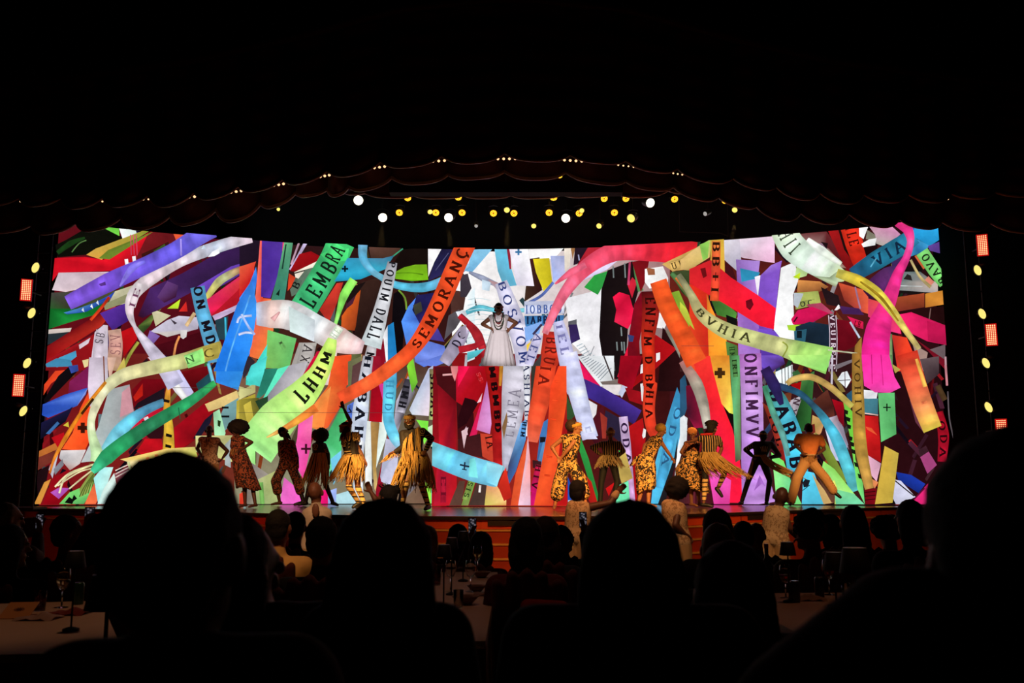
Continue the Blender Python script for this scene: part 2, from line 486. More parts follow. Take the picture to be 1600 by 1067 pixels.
def plus(t, x, y, r, col, th=0.3):
    G(t, [x - r, y - r * th, x + r, y - r * th, x + r, y + r * th, x - r, y + r * th], col)
    G(t, [x - r * th, y - r, x + r * th, y - r, x + r * th, y + r, x - r * th, y + r], col)
def rect(t, x0, y0, x1, y1, *c): G(t, [x0, y0, x1, y0, x1, y1, x0, y1], *c)
def scraps(t, x0, y0, x1, y1, n, cols, seed, lo=20, hi=90):
    """little torn glimpses of cloth deep behind the ribbons"""
    r = random.Random(seed)
    for _ in range(n):
        x = r.uniform(x0, x1); y = r.uniform(y0, y1); a = r.uniform(-.8, .8) + PI / 2; L = r.uniform(lo, hi) * 1.6; h = r.uniform(8, 20)
        c = r.choice(cols); k = r.uniform(0.3, 0.85); c = tuple(min(255, v * k) for v in c)
        dx, dy = math.cos(a) * L, math.sin(a) * L; nx, ny = -math.sin(a) * h, math.cos(a) * h
        G(t, [x - dx - nx, y - dy - ny, x + dx - nx * .6, y + dy - ny * .6, x + dx * .9 + nx, y + dy * .9 + ny, x - dx + nx * .7, y - dy + ny * .7], c)

# ---- backgrounds
rect('A', -60, 0, 1700, 1100, (92, 14, 20), (70, 12, 30), (60, 12, 20), (110, 14, 22))
rect('B', -60, -40, 1700, 1100, (110, 12, 22), (100, 40, 30), (130, 60, 40), (120, 12, 22))
rect('C', -60, 0, 1700, 1100, (40, 16, 20), (30, 14, 16), (60, 20, 22), (80, 40, 30))
rect('D', -60, -40, 1700, 1100, (120, 60, 40), (60, 20, 24), (110, 40, 30), (150, 150, 120))
rect('E', -60, 0, 1700, 1100, (246, 246, 252), (120, 16, 20), (60, 14, 16), (236, 238, 246))
rect('F', -60, -40, 1700, 1100, (150, 20, 24), (40, 12, 14), (60, 22, 22), (120, 30, 26))
rect('G', -60, 0, 1700, 1100, (66, 18, 22), (46, 14, 20), (40, 18, 22), (120, 40, 26))
rect('H', -60, -40, 1700, 1100, (60, 18, 22), (40, 22, 24), (60, 30, 24), (80, 22, 30))
rect('I', 600, 0, 1700, 1100, (46, 14, 20), (30, 12, 16), (40, 12, 16), (50, 14, 20))
rect('J', 500, -40, 1700, 1100, (40, 12, 16), (24, 8, 12), (40, 10, 16), (50, 12, 18))
REDS = [(150, 15, 25), (200, 30, 40), (60, 10, 16), (40, 20, 40), (180, 90, 50), (90, 40, 60)]
MIX = [(40, 90, 50), (150, 20, 30), (190, 160, 80), (30, 20, 30), (60, 90, 140), (170, 160, 165), (90, 30, 40), (210, 90, 40)]
scraps('A', 160, 120, 1600, 1060, 46, REDS + [(90, 60, 140), (60, 110, 50), (170, 150, 160)], 1)
scraps('B', 100, 20, 1600, 1000, 50, REDS + [(190, 160, 80), (120, 150, 160), (30, 20, 40)], 2)
scraps('C', 60, 120, 1600, 1060, 46, MIX, 3)
scraps('D', 40, 20, 1340, 1000, 36, MIX, 4)
scraps('E', 0, 460, 760, 880, 24, [(210, 235, 240), (120, 190, 210), (230, 225, 235), (250, 250, 255)], 5, 15, 60)
scraps('G', 100, 180, 1600, 1060, 46, MIX + REDS, 6)
scraps('H', 20, 40, 1240, 980, 50, MIX, 7)
scraps('J', 440, 60, 1000, 980, 30, REDS + [(110, 60, 70), (60, 20, 26)], 8)

# ---- tile A (upper left)
G('A', [225, 200, 300, 165, 420, 95, 575, 85, 700, 150, 640, 210, 520, 260, 240, 285], (14, 15, 9))
R('A', [240, 255, 330, 190, 430, 150], [30, 40, 14], (26, 60, 22)); R('A', [340, 250, 390, 190, 440, 168], 8, (90, 130, 70))
G('A', [300, 30, 365, 40, 340, 78, 265, 88], (224, 92, 74)); G('A', [400, 82, 420, 88, 412, 98], (250, 255, 245))
G('A', [570, 88, 600, 60, 665, 78, 668, 138], (110, 205, 70)); G('A', [660, 70, 775, 80, 787, 120, 690, 157], (236, 255, 244))
G('A', [205, 450, 222, 290, 430, 282, 560, 302, 880, 108, 1050, 118, 830, 300, 680, 375, 250, 392], (190, 14, 30), (215, 20, 36), (150, 14, 24), (205, 16, 34))
G('A', [870, 110, 1060, 112, 1072, 182, 820, 315, 780, 300], (104, 22, 27)); G('A', [1035, 110, 1200, 120, 1070, 195], (238, 92, 54))
G('A', [820, 262, 1005, 178, 1022, 214, 830, 325], (58, 20, 16)); G('A', [905, 240, 980, 192, 992, 222, 905, 276], (60, 86, 34))
G('A', [440, 268, 505, 225, 840, 98, 885, 98, 545, 302], (222, 170, 74), (226, 178, 80), (150, 140, 46), (120, 140, 46), (205, 150, 60))
G('A', [525, 292, 590, 235, 800, 150, 905, 106, 600, 300], (104, 126, 42))
for x in (745, 765, 785): R('A', [x, 130, x + 6, 270], 7, (225, 90, 120), (190, 60, 90))
for (x, y) in ((718, 320), (770, 300), (740, 345)): G('A', [x - 14, y - 20, x + 10, y - 24, x + 14, y + 16, x - 8, y + 22], (238, 236, 245))
G('A', [195, 530, 400, 518, 650, 516, 620, 600, 330, 645, 188, 650], (64, 62, 58), (80, 74, 42), (58, 66, 36), (40, 90, 40))
G('A', [188, 640, 420, 640, 560, 600, 505, 680, 340, 730, 178, 782], (18, 104, 38), (22, 112, 40), (16, 92, 34), (20, 128, 46), (30, 150, 60), (14, 80, 30))
G('A', [172, 785, 340, 772, 330, 800, 172, 815], (214, 200, 192)); G('A', [172, 815, 330, 800, 240, 860, 165, 895], (40, 50, 56))
G('A', [285, 668, 380, 640, 500, 598, 600, 548, 645, 515, 625, 565, 440, 662, 310, 680], (70, 130, 190), (40, 80, 190), (24, 50, 130), (30, 60, 150))
for (x, y) in ((420, 650), (520, 600), (480, 625)): G('A', [x - 12, y, x, y - 18, x + 8, y + 16], (225, 235, 250))
G('A', [160, 905, 540, 665, 662, 518, 640, 640, 545, 760, 170, 1000, 152, 1052], (120, 14, 20), (150, 16, 22), (210, 50, 36), (140, 12, 18), (160, 14, 22))
G('A', [160, 1000, 470, 830, 520, 800, 470, 1067, 150, 1067], (180, 24, 34), (150, 20, 26), (130, 16, 22))
G('A', [250, 980, 370, 930, 375, 970, 300, 1030, 235, 1045], (70, 150, 190)); G('A', [390, 890, 470, 840, 455, 880, 395, 920], (205, 190, 200))
G('A', [250, 392, 660, 384, 745, 398, 560, 470, 300, 525, 205, 512], (226, 206, 218), (240, 220, 228), (210, 160, 180), (238, 210, 220), (248, 222, 228), (236, 214, 224))
G('A', [640, 520, 760, 480, 745, 600, 640, 620, 600, 590], (186, 182, 150)); G('A', [560, 610, 720, 540, 735, 590, 570, 650], (150, 150, 110))
R('A', [600, 560, 540, 640, 470, 720], 20, (190, 40, 20), (220, 70, 30))
G('A', [535, 672, 740, 592, 772, 700, 622, 790], (86, 46, 152), (96, 54, 168), (56, 28, 110), (72, 38, 130))
G('A', [680, 800, 780, 756, 792, 850, 700, 975], (184, 16, 22)); R('A', [800, 870, 740, 960, 690, 1067], 22, (150, 150, 60))
G('A', [560, 752, 590, 756, 592, 1067, 464, 1067, 500, 802], (214, 202, 214), (206, 192, 206), (200, 188, 204)); R('A', [545, 790, 525, 900, 520, 1067], 70, (210, 196, 210), text='SB', t0=0.0, t1=.32, tcol=(70, 60, 70), th=.8, flip=True, bold=.7)
R('A', [635, 785, 645, 900, 625, 1067], [88, 96, 100], (222, 178, 156), (206, 150, 140), (196, 160, 120), text='SEV', t0=.05, t1=.6, th=.7, tcol=(150, 100, 100), flip=True, bold=.7)
G('A', [880, 500, 1100, 398, 1380, 236, 1600, 178, 1600, 318, 1250, 482, 1010, 610, 830, 706, 798, 690], (70, 36, 96), (64, 32, 90), (40, 22, 56), (36, 22, 50), (46, 26, 62), (84, 46, 120), (56, 18, 40), (50, 16, 38))
G('A', [1165, 512, 1440, 348, 1600, 300, 1600, 345, 1400, 470, 1190, 570], (112, 70, 190), (104, 62, 176), (90, 52, 150)); G('A', [930, 560, 1000, 450, 1075, 480, 1060, 560, 980, 600], (92, 54, 110), (60, 20, 46))
G('A', [800, 760, 880, 690, 960, 640, 900, 720, 880, 760, 820, 820], (66, 92, 40), (110, 130, 60), (40, 60, 30)); G('A', [1000, 640, 1090, 575, 1075, 640], (190, 225, 50)); G('A', [1080, 660, 1130, 590, 1140, 660], (205, 40, 36))
R('A', [1265, 575, 1350, 460, 1440, 400, 1525, 360], [34, 56, 54, 40], (196, 180, 84), (200, 205, 150), (150, 90, 60))
G('A', [1190, 625, 1300, 560, 1520, 400, 1600, 330, 1600, 385, 1500, 580, 1300, 692, 1230, 680], (244, 44, 104), (248, 50, 110), (226, 40, 60), (236, 70, 50), (214, 30, 44), (200, 24, 44), (236, 34, 92))
G('A', [1300, 692, 1480, 520, 1592, 380, 1600, 440, 1520, 605], (206, 28, 44), (186, 20, 34), (220, 46, 40), (170, 20, 34)); G('A', [1500, 352, 1600, 315, 1600, 350, 1510, 390], (242, 96, 62))
G('A', [1330, 725, 1500, 640, 1510, 600, 1400, 650, 1310, 690], (196, 170, 206)); G('A', [1330, 720, 1420, 690, 1410, 860, 1350, 850], (34, 60, 70)); R('A', [1400, 700, 1405, 870], 14, (60, 170, 200))
G('A', [895, 668, 930, 655, 1025, 688, 920, 762], (206, 200, 160)); G('A', [880, 800, 1000, 720, 1080, 690, 1222, 700, 1212, 780, 1000, 836, 940, 812], (206, 200, 220), (196, 188, 208), (224, 214, 206))
G('A', [1020, 710, 1070, 740, 1050, 750], (60, 50, 60)); R('A', [1190, 670, 1130, 760], 26, (226, 190, 140)); G('A', [860, 850, 880, 790, 950, 830, 890, 900], (120, 90, 160))
G('A', [900, 900, 1230, 800, 1270, 930, 1000, 970], (78, 10, 22), (60, 10, 18)); R('A', [1085, 830, 1060, 890, 1045, 975], 16, (220, 140, 80)); G('A', [1090, 788, 1138, 788, 1132, 835, 1110, 850, 1092, 838], (232, 228, 226))
R('A', [1208, 490, 1238, 640, 1272, 760, 1316, 910, 1335, 1010], [100, 96, 104, 112, 110], (80, 150, 190), (92, 168, 208), (96, 172, 214), (88, 160, 206), text='ON MD', t0=.0, t1=.82, th=.55, tcol=(24, 18, 26), bold=1.3)
# ---- tile B (lower left)
G('B', [138, 275, 200, 180, 330, 85, 230, 92, 150, 190], (214, 64, 32)); G('B', [150, 292, 250, 128, 330, 58, 385, 92, 240, 242, 158, 325], (15, 10, 14)); G('B', [328, 165, 462, 58, 456, 212, 318, 262], (132, 30, 84), (150, 34, 100), (110, 20, 60))
G('B', [160, 45, 240, 5, 335, 16, 350, 62, 170, 66], (66, 140, 180)); G('B', [320, 60, 385, 50, 390, 92, 340, 110], (50, 70, 150)); G('B', [415, 20, 460, 10, 455, 60, 430, 70], (226, 210, 150))
G('B', [130, 330, 290, 258, 452, 208, 440, 252, 382, 332, 182, 416, 134, 396], (36, 70, 170), (44, 92, 200), (100, 140, 226), (60, 100, 210), (40, 84, 190), (36, 76, 180))
G('B', [440, 232, 458, 208, 402, 300, 380, 332], (200, 190, 236)); G('B', [128, 452, 322, 358, 352, 338, 302, 442, 128, 565], (24, 22, 56), (16, 14, 30)); G('B', [165, 525, 245, 440, 260, 455, 190, 530], (60, 110, 170)); G('B', [285, 468, 320, 442, 326, 482], (210, 190, 60))
G('B', [458, 238, 472, 332, 492, 400, 482, 540, 432, 645, 276, 632, 350, 520, 402, 352], (244, 74, 34), (238, 66, 28), (246, 84, 30), (250, 92, 38), (240, 76, 30)); plus('B', 420, 485, 36, (60, 20, 10), .4)
G('B', [204, 552, 290, 516, 302, 592, 252, 632], (194, 16, 28)); G('B', [104, 652, 230, 590, 252, 630, 108, 692], (206, 116, 50)); G('B', [104, 692, 240, 640, 202, 722, 104, 782], (112, 46, 36)); G('B', [100, 790, 190, 740, 170, 860, 110, 960], (30, 12, 16))
G('B', [212, 830, 332, 768, 290, 1010, 146, 1010], (156, 12, 24), (140, 8, 20)); G('B', [270, 640, 442, 636, 400, 732, 332, 778, 258, 692], (214, 206, 206), (196, 188, 186), (206, 160, 150), (200, 196, 200))
G('B', [186, 772, 238, 640, 258, 642, 212, 834], (196, 196, 208)); G('B', [220, 770, 280, 700, 290, 740, 230, 810], (130, 130, 140))
G('B', [455, 200, 464, 0, 588, 0, 596, 170, 502, 312, 470, 342], (214, 198, 216), (208, 192, 210), (214, 204, 216), (222, 196, 206)); G('B', [590, 0, 652, 0, 604, 172], (212, 172, 152)); G('B', [608, 172, 705, 0, 722, 110, 640, 186], (196, 176, 84))
G('B', [600, 222, 742, 186, 772, 370, 620, 562, 604, 702, 408, 724, 530, 470], (150, 158, 158), (176, 170, 174), (168, 160, 164), (170, 182, 186), (186, 196, 196), (200, 206, 206), (160, 170, 170)); G('B', [690, 240, 742, 196, 768, 370, 676, 414], (204, 146, 156))
G('B', [760, 222, 832, 148, 1002, 150, 1002, 222, 880, 332, 768, 352], (124, 10, 22), (100, 8, 16)); G('B', [798, 312, 985, 208, 982, 292, 768, 356], (32, 20, 30)); G('B', [768, 272, 832, 178, 834, 262, 780, 304], (196, 32, 22))
G('B', [758, 480, 862, 368, 985, 346, 972, 424, 850, 566, 748, 545], (194, 22, 50), (180, 18, 40), (170, 14, 40)); G('B', [828, 440, 905, 418, 1002, 480, 942, 605, 838, 525], (48, 16, 22)); G('B', [838, 418, 868, 405, 880, 430, 850, 440], (225, 225, 235)); G('B', [790, 650, 850, 560, 960, 560, 980, 640, 830, 670], (196, 18, 30))
R('B', [982, 306, 850, 366, 745, 440, 660, 530, 590, 660], [50, 64, 84, 100, 112], (74, 124, 150), (86, 150, 186), (108, 206, 236), (124, 216, 240), (140, 214, 226))
R('B', [1012, 195, 1000, 350, 1012, 480, 1012, 640], [26, 48, 64, 84], (226, 150, 60), (222, 160, 44), (228, 186, 60), (220, 170, 50)); 
for (x, y) in ((1000, 300), (1016, 538), (1012, 612)): G('B', [x - 22, y - 16, x + 20, y - 4, x + 16, y + 14, x - 24, y + 6], (24, 16, 14))
G('B', [1048, 485, 1280, 296, 1340, 342, 1205, 560, 1090, 645, 1058, 645], (166, 12, 28), (140, 10, 20), (110, 10, 18), (170, 14, 26)); G('B', [1180, 560, 1260, 430, 1320, 380, 1300, 450, 1220, 560], (26, 22, 40))
G('B', [998, 150, 1100, 98, 1282, 58, 1302, 180, 1182, 245, 1090, 130], (104, 10, 18), (90, 8, 14)); G('B', [868, 0, 1012, 0, 1072, 60, 1184, 240, 1118, 304, 1058, 240, 960, 100], (222, 204, 214), (210, 206, 250), (206, 204, 248), (214, 190, 206), (230, 222, 236), (216, 190, 200)); R('B', [1052, 88, 1062, 190, 1135, 300], [30, 46, 40], (240, 238, 236))
G('B', [1200, 182, 1292, 108, 1312, 180, 1220, 234], (32, 74, 84)); R('B', [1285, 40, 1320, 175], 24, (110, 190, 212)); 
G('B', [1346, 0, 1542, 0, 1522, 120, 1490, 224, 1336, 172], (38, 130, 232), (52, 150, 240), (60, 160, 245), (44, 126, 220))
G('B', [1544, 132, 1610, 70, 1610, 205, 1560, 192], (90, 226, 200)); G('B', [1262, 322, 1482, 228, 1502, 302, 1288, 374], (226, 196, 124), (214, 186, 120)); G('B', [1480, 242, 1610, 178, 1610, 240, 1510, 286], (196, 188, 124))
G('B', [1398, 332, 1494, 278, 1472, 424, 1400, 505, 1368, 400], (110, 150, 152)); rect('B', 1378, 338, 1425, 352, (14, 14, 16)); rect('B', 1375, 400, 1430, 414, (14, 14, 16)); G('B', [1320, 380, 1362, 356, 1404, 520, 1392, 565, 1328, 535], (160, 216, 170)); G('B', [1350, 430, 1372, 440, 1366, 480, 1350, 470], (30, 50, 20))
G('B', [1480, 300, 1610, 250, 1610, 620, 1500, 620, 1478, 424], (196, 176, 60), (176, 160, 50), (190, 170, 66)); G('B', [1556, 520, 1580, 400, 1600, 470, 1610, 560, 1580, 560], (146, 54, 22))
G('B', [680, 702, 1000, 628, 1192, 616, 1212, 684, 1000, 722, 800, 812, 738, 722], (228, 196, 110), (222, 210, 120), (190, 196, 84), (206, 200, 120), (214, 206, 140), (226, 206, 150))
for (x, y) in ((820, 740), (870, 715), (930, 695)): G('B', [x - 14, y - 26, x + 10, y - 30, x + 14, y + 26, x - 10, y + 30], (240, 140, 80))
G('B', [1198, 540, 1452, 536, 1450, 720, 1200, 650], (206, 200, 134), (190, 190, 120)); G('B', [1400, 600, 1440, 560, 1440, 760, 1400, 740], (160, 170, 170)); G('B', [1534, 642, 1610, 555, 1610, 742, 1545, 706], (176, 255, 146)); G('B', [1518, 930, 1610, 925, 1595, 1010, 1525, 1010], (170, 226, 230)); G('B', [1500, 940, 1530, 925, 1530, 1010, 1500, 1010], (220, 60, 40))
G('B', [88, 1010, 158, 860, 204, 838, 132, 1010], (232, 156, 66)); G('B', [200, 930, 260, 896, 335, 900, 258, 975], (172, 80, 176))
G('B', [260, 1010, 332, 930, 502, 856, 484, 925, 430, 1010], (112, 204, 104), (120, 210, 110), (90, 170, 100)); G('B', [298, 1000, 330, 960, 350, 975, 362, 945, 384, 972, 360, 990, 350, 1010], (10, 14, 10)); G('B', [400, 905, 505, 752, 502, 835, 462, 930, 408, 962], (140, 156, 74))
for (a, b) in (((232, 892, 330, 800, 500, 736), 13), ((262, 935, 310, 825, 480, 742), 14), ((330, 905, 420, 830, 505, 764), 11), ((250, 885, 400, 790, 510, 760), 9)): R('B', list(a), b, (232, 222, 176), (214, 206, 150))
for k in range(5): R('B', [400 + k * 20, 960 - k * 8, 440 + k * 14, 880 - k * 6, 500, 800 + k * 14], 7, (80, 100, 40))
G('B', [436, 1010, 500, 868, 535, 960, 512, 1010], (242, 110, 66)); G('B', [498, 832, 560, 756, 634, 756, 565, 950, 528, 1000], (160, 226, 226), (190, 236, 230), (150, 220, 226)); G('B', [568, 905, 640, 796, 680, 1010, 524, 1010], (208, 226, 218), (190, 220, 214))
G('B', [640, 800, 740, 748, 764, 850, 682, 925], (124, 64, 74)); 
for k in range(3): R('B', [648, 780 + k * 24, 700, 755 + k * 22, 740, 738 + k * 20], 8, (222, 200, 190))
R('B', [735, 720, 755, 780, 765, 840], 18, (216, 220, 160)); G('B', [690, 880, 750, 838, 724, 905], (60, 160, 60))

# ---- tile C (upper mid-left)
G('C', [-10, 60, 95, 72, 142, 88, 122, 232, -10, 262], (30, 18, 34)); G('C', [-10, 60, 90, 74, -10, 118], (214, 194, 224)); G('C', [-10, 265, 104, 228, 62, 362, -10, 470], (240, 96, 64), (226, 70, 50), (190, 24, 30), (200, 30, 34))
G('C', [-10, 480, 60, 380, 104, 265, 112, 335, 92, 480, 66, 700, 62, 862, -10, 1000], (60, 130, 230), (66, 140, 236), (50, 110, 216), (70, 150, 240), (52, 126, 226), (46, 120, 224))
G('C', [132, 80, 155, 80, 152, 480, 214, 488, 224, 702, 132, 905, 60, 882, 72, 650, 102, 450], (246, 96, 92), (250, 90, 80), (246, 80, 50), (250, 120, 60), (250, 128, 66), (236, 124, 60), (244, 110, 60), (252, 106, 86), (255, 110, 96))
G('C', [144, 84, 294, 90, 262, 302, 202, 482, 138, 472], (70, 40, 140), (98, 62, 180), (84, 50, 160), (92, 54, 172), (66, 36, 130)); R('C', [293, 88, 290, 165], 12, (244, 70, 116)); 
G('C', [298, 95, 358, 98, 302, 482, 292, 524, 204, 504, 250, 330], (96, 170, 116), (90, 160, 120), (60, 140, 120), (56, 130, 108), (70, 150, 122), (60, 128, 100)); G('C', [240, 455, 270, 415, 262, 465], (20, 40, 30)); R('C', [310, 110, 285, 280], 10, (30, 60, 50))
R('C', [445, 100, 395, 190, 335, 285], [26, 18, 12], (206, 190, 226), (180, 160, 200)); R('C', [400, 100, 345, 250], 14, (190, 150, 170))
G('C', [338, 292, 402, 178, 482, 158, 546, 192, 502, 274, 360, 298], (160, 16, 22), (140, 12, 18), (120, 10, 16)); G('C', [368, 302, 525, 226, 505, 292, 380, 362], (234, 224, 206)); R('C', [370, 310, 510, 270], 8, (30, 24, 24)); G('C', [330, 310, 392, 350, 322, 432], (206, 64, 34))
G('C', [338, 422, 442, 288, 505, 268, 422, 432, 350, 470], (92, 112, 96)); R('C', [370, 410, 400, 350], 50, (92, 112, 96), text='B', tcol=(24, 30, 26), th=.9)
G('C', [598, 472, 664, 375, 642, 662, 600, 602], (92, 98, 98)); G('C', [660, 378, 705, 372, 660, 520, 605, 652, 540, 562], (204, 58, 44), (190, 50, 40), (160, 40, 30)); G('C', [694, 605, 800, 450, 872, 375, 850, 480, 782, 705, 690, 695], (206, 90, 30), (190, 70, 26), (150, 60, 24), (226, 96, 40)); G('C', [735, 470, 800, 440, 770, 520, 720, 560], (70, 30, 50))
G('C', [832, 372, 950, 338, 964, 450, 880, 802, 776, 785], (56, 34, 28), (44, 26, 22), (36, 20, 18)); G('C', [722, 420, 862, 366, 800, 450, 730, 520], (28, 18, 18))
G('C', [878, 118, 1108, 130, 1040, 212, 900, 230], (92, 60, 50), (60, 40, 30), (50, 34, 28)); G('C', [1048, 245, 1112, 145, 1292, 130, 1284, 272, 1078, 296], (20, 12, 10)); R('C', [1115, 140, 1050, 190, 1010, 220], 10, (60, 150, 110))
G('C', [1050, 452, 1102, 418, 1135, 560, 1112, 852, 1060, 885, 1040, 650], (15, 10, 14)); R('C', [1085, 425, 1130, 480, 1140, 560], 12, (122, 160, 54))
G('C', [1288, 128, 1396, 130, 1332, 232, 1290, 335], (255, 252, 255)); G('C', [1388, 130, 1476, 130, 1442, 252, 1382, 322, 1288, 364, 1332, 232], (30, 26, 58), (26, 22, 48), (44, 40, 90), (36, 34, 76)); R('C', [1430, 170, 1340, 290], 6, (80, 80, 120))
G('C', [1440, 422, 1552, 440, 1532, 562, 1450, 585], (78, 48, 42)); G('C', [1545, 470, 1610, 410, 1610, 900, 1560, 920], (226, 244, 250)); G('C', [1430, 600, 1500, 560, 1540, 590, 1480, 690, 1400, 770], (90, 84, 90))
G('C', [1480, 575, 1540, 565, 1560, 600, 1500, 620], (226, 232, 240)); R('C', [1515, 590, 1560, 640, 1610, 700], [14, 28, 22], (150, 30, 46)); R('C', [1490, 840, 1560, 820, 1610, 810], 36, (186, 24, 34))
G('C', [1105, 642, 1152, 540, 1224, 456, 1226, 622, 1234, 682, 1140, 805], (84, 146, 246), (70, 130, 240), (60, 90, 190), (96, 150, 244), (90, 144, 240)); G('C', [1210, 462, 1384, 436, 1362, 522, 1230, 655, 1180, 562], (32, 30, 84), (40, 36, 100), (24, 22, 50)); G('C', [1185, 530, 1240, 505, 1250, 570, 1200, 600], (60, 60, 50)); G('C', [1336, 652, 1402, 782, 1275, 762], (76, 62, 156))
G('C', [1195, 862, 1260, 768, 1402, 810, 1424, 902, 1260, 955, 1200, 922], (120, 150, 244), (112, 144, 240), (96, 120, 220), (130, 150, 236), (84, 120, 220), (90, 110, 200)); G('C', [1210, 930, 1420, 860, 1420, 920, 1330, 955], (104, 130, 226))
R('C', [1545, 690, 1490, 790, 1400, 930], [70, 100, 80], (176, 164, 190), (160, 150, 176), (170, 160, 180), text='DO', t0=.0, t1=.5, th=.6, tcol=(40, 34, 50), flip=True)
G('C', [964, 762, 1012, 668, 1014, 952, 982, 952], (240, 245, 255)); G('C', [1010, 672, 1052, 646, 1074, 870, 1074, 1080, 1000, 1080, 1012, 950], (30, 124, 186), (26, 110, 170), (40, 130, 190)); G('C', [928, 792, 982, 758, 1004, 962, 900, 1045, 918, 900], (146, 16, 38), (120, 12, 30))
R('C', [905, 800, 880, 940, 850, 1080], [60, 84, 90], (196, 190, 194), (180, 176, 184), text='MA', t0=.2, t1=.8, th=.7, tcol=(24, 20, 24)); R('C', [830, 870, 818, 1080], 14, (170, 130, 80))
G('C', [758, 872, 832, 850, 804, 1080, 745, 1080], (96, 100, 62)); G('C', [638, 882, 762, 870, 744, 1080, 608, 1080], (250, 84, 40), (246, 78, 36), (240, 72, 34)); G('C', [608, 862, 664, 850, 622, 1080, 566, 1080], (228, 206, 198))
G('C', [330, 1002, 402, 788, 524, 788, 474, 1002, 382, 1080, 278, 1080], (184, 178, 172), (170, 164, 158), (176, 170, 168)); R('C', [470, 800, 420, 990], 100, (176, 170, 166), text='AX', t0=.05, t1=.8, th=.6, tcol=(60, 54, 56), bold=.8); G('C', [458, 1002, 522, 850, 595, 838, 540, 932, 424, 1080, 412, 1070], (196, 20, 58), (180, 16, 50))
G('C', [185, 700, 384, 760, 332, 972, 168, 962], (120, 196, 104), (116, 210, 120), (110, 206, 110), (140, 206, 100)); R('C', [270, 780, 300, 830], 30, (124, 200, 108), text='Y', tcol=(60, 90, 50)); G('C', [36, 1045, 184, 798, 172, 962, 162, 1080, 36, 1080], (62, 206, 192), (84, 216, 196), (70, 206, 190)); G('C', [165, 968, 252, 976, 232, 1080, 150, 1080], (40, 132, 112)); G('C', [250, 972, 334, 968, 282, 1080, 222, 1080], (84, 222, 172))
G('C', [0, 900, 60, 880, 100, 920, 20, 1040], (50, 40, 50))
# ---- tile D (lower mid-left)
G('D', [-10, 0, 45, 0, -10, 200], (52, 144, 232)); G('D', [36, 152, 72, 58, 184, -8, 162, 92, 234, 232, 62, 182], (74, 208, 204), (70, 200, 196), (84, 214, 206), (60, 190, 180)); G('D', [168, 80, 254, 76, 202, 224, 100, 304], (40, 124, 104)); G('D', [256, 80, 334, 56, 192, 254, 128, 335], (92, 222, 184))
G('D', [-10, 200, 94, 228, -10, 296], (196, 192, 130)); G('D', [-10, 290, 122, 278, 184, 420, 120, 565, -10, 640], (150, 136, 50), (90, 90, 36), (60, 70, 30), (120, 110, 40), (170, 150, 60)); G('D', [100, 302, 192, 266, 194, 435, 150, 400], (36, 62, 40)); G('D', [20, 330, 70, 300, 90, 420, 50, 480], (200, 180, 70))
G('D', [188, 262, 332, 58, 464, 26, 402, 204, 300, 334, 188, 465], (160, 156, 166), (176, 172, 176), (186, 180, 184), (170, 168, 176)); G('D', [398, 172, 505, -8, 566, -8, 484, 92, 420, 205], (196, 18, 54))
G('D', [350, 562, 402, 446, 392, 562, 372, 685], (74, 62, 44)); G('D', [50, 708, 192, 806, 205, 1010, 36, 1010], (120, 110, 104), (170, 160, 150), (190, 190, 160), (110, 100, 90)); G('D', [96, 852, 252, 776, 294, 1010, 96, 1010], (200, 206, 150), (176, 180, 110), (190, 200, 130), (150, 180, 120)); R('D', [140, 860, 150, 1010], 30, (120, 180, 90))
G('D', [600, 200, 640, -8, 764, -8, 732, 182, 690, 332, 602, 482, 560, 505, 480, 485, 500, 332], (252, 110, 50), (250, 90, 40), (240, 76, 36), (238, 74, 36), (246, 80, 40), (250, 90, 44), (255, 140, 70), (255, 160, 76), (255, 150, 70))
G('D', [478, 482, 560, 262, 622, 200, 600, 330, 572, 482], (255, 152, 72), (255, 170, 84), (252, 120, 56), (250, 120, 56)); 
G('D', [398, 452, 482, 378, 502, 330, 492, 480, 484, 602, 434, 845, 360, 702, 390, 552], (246, 84, 166), (250, 110, 180), (255, 130, 180), (255, 120, 180), (240, 80, 160), (236, 66, 150), (246, 90, 176), (244, 80, 160)); G('D', [268, 1010, 300, 826, 434, 940, 422, 1010], (244, 112, 204), (236, 90, 190)); plus('D', 450, 630, 34, (60, 14, 30), .22)
G('D', [572, 572, 702, 326, 744, 420, 692, 462, 694, 642, 640, 702, 602, 905, 570, 802], (72, 196, 116), (60, 176, 100), (76, 190, 110), (90, 206, 130), (80, 196, 120), (110, 216, 160), (120, 214, 170), (80, 200, 130)); G('D', [612, 790, 660, 740, 640, 800, 610, 850], (30, 60, 60))
G('D', [738, 30, 834, -8, 804, 192, 738, 214], (104, 104, 72)); G('D', [770, 60, 840, 20, 810, 190, 760, 200], (90, 60, 60)); G('D', [734, 332, 792, 298, 762, 425, 728, 382], (84, 116, 206)); R('D', [745, 390, 765, 330], 40, (84, 116, 206), text='V', tcol=(20, 20, 40))
G('D', [898, -8, 962, -8, 984, 192, 898, 204], (156, 22, 44)); G('D', [854, 440, 898, 438, 904, 885, 858, 885], (236, 242, 236)); G('D', [952, 452, 992, 336, 1014, 452, 1000, 560, 932, 764], (228, 238, 228), (222, 236, 230)); G('D', [894, 445, 956, 450, 942, 602, 932, 762, 948, 955, 920, 905, 900, 652], (168, 130, 76), (156, 116, 66), (160, 120, 64), (180, 140, 70), (226, 200, 130), (200, 170, 110), (176, 136, 80))
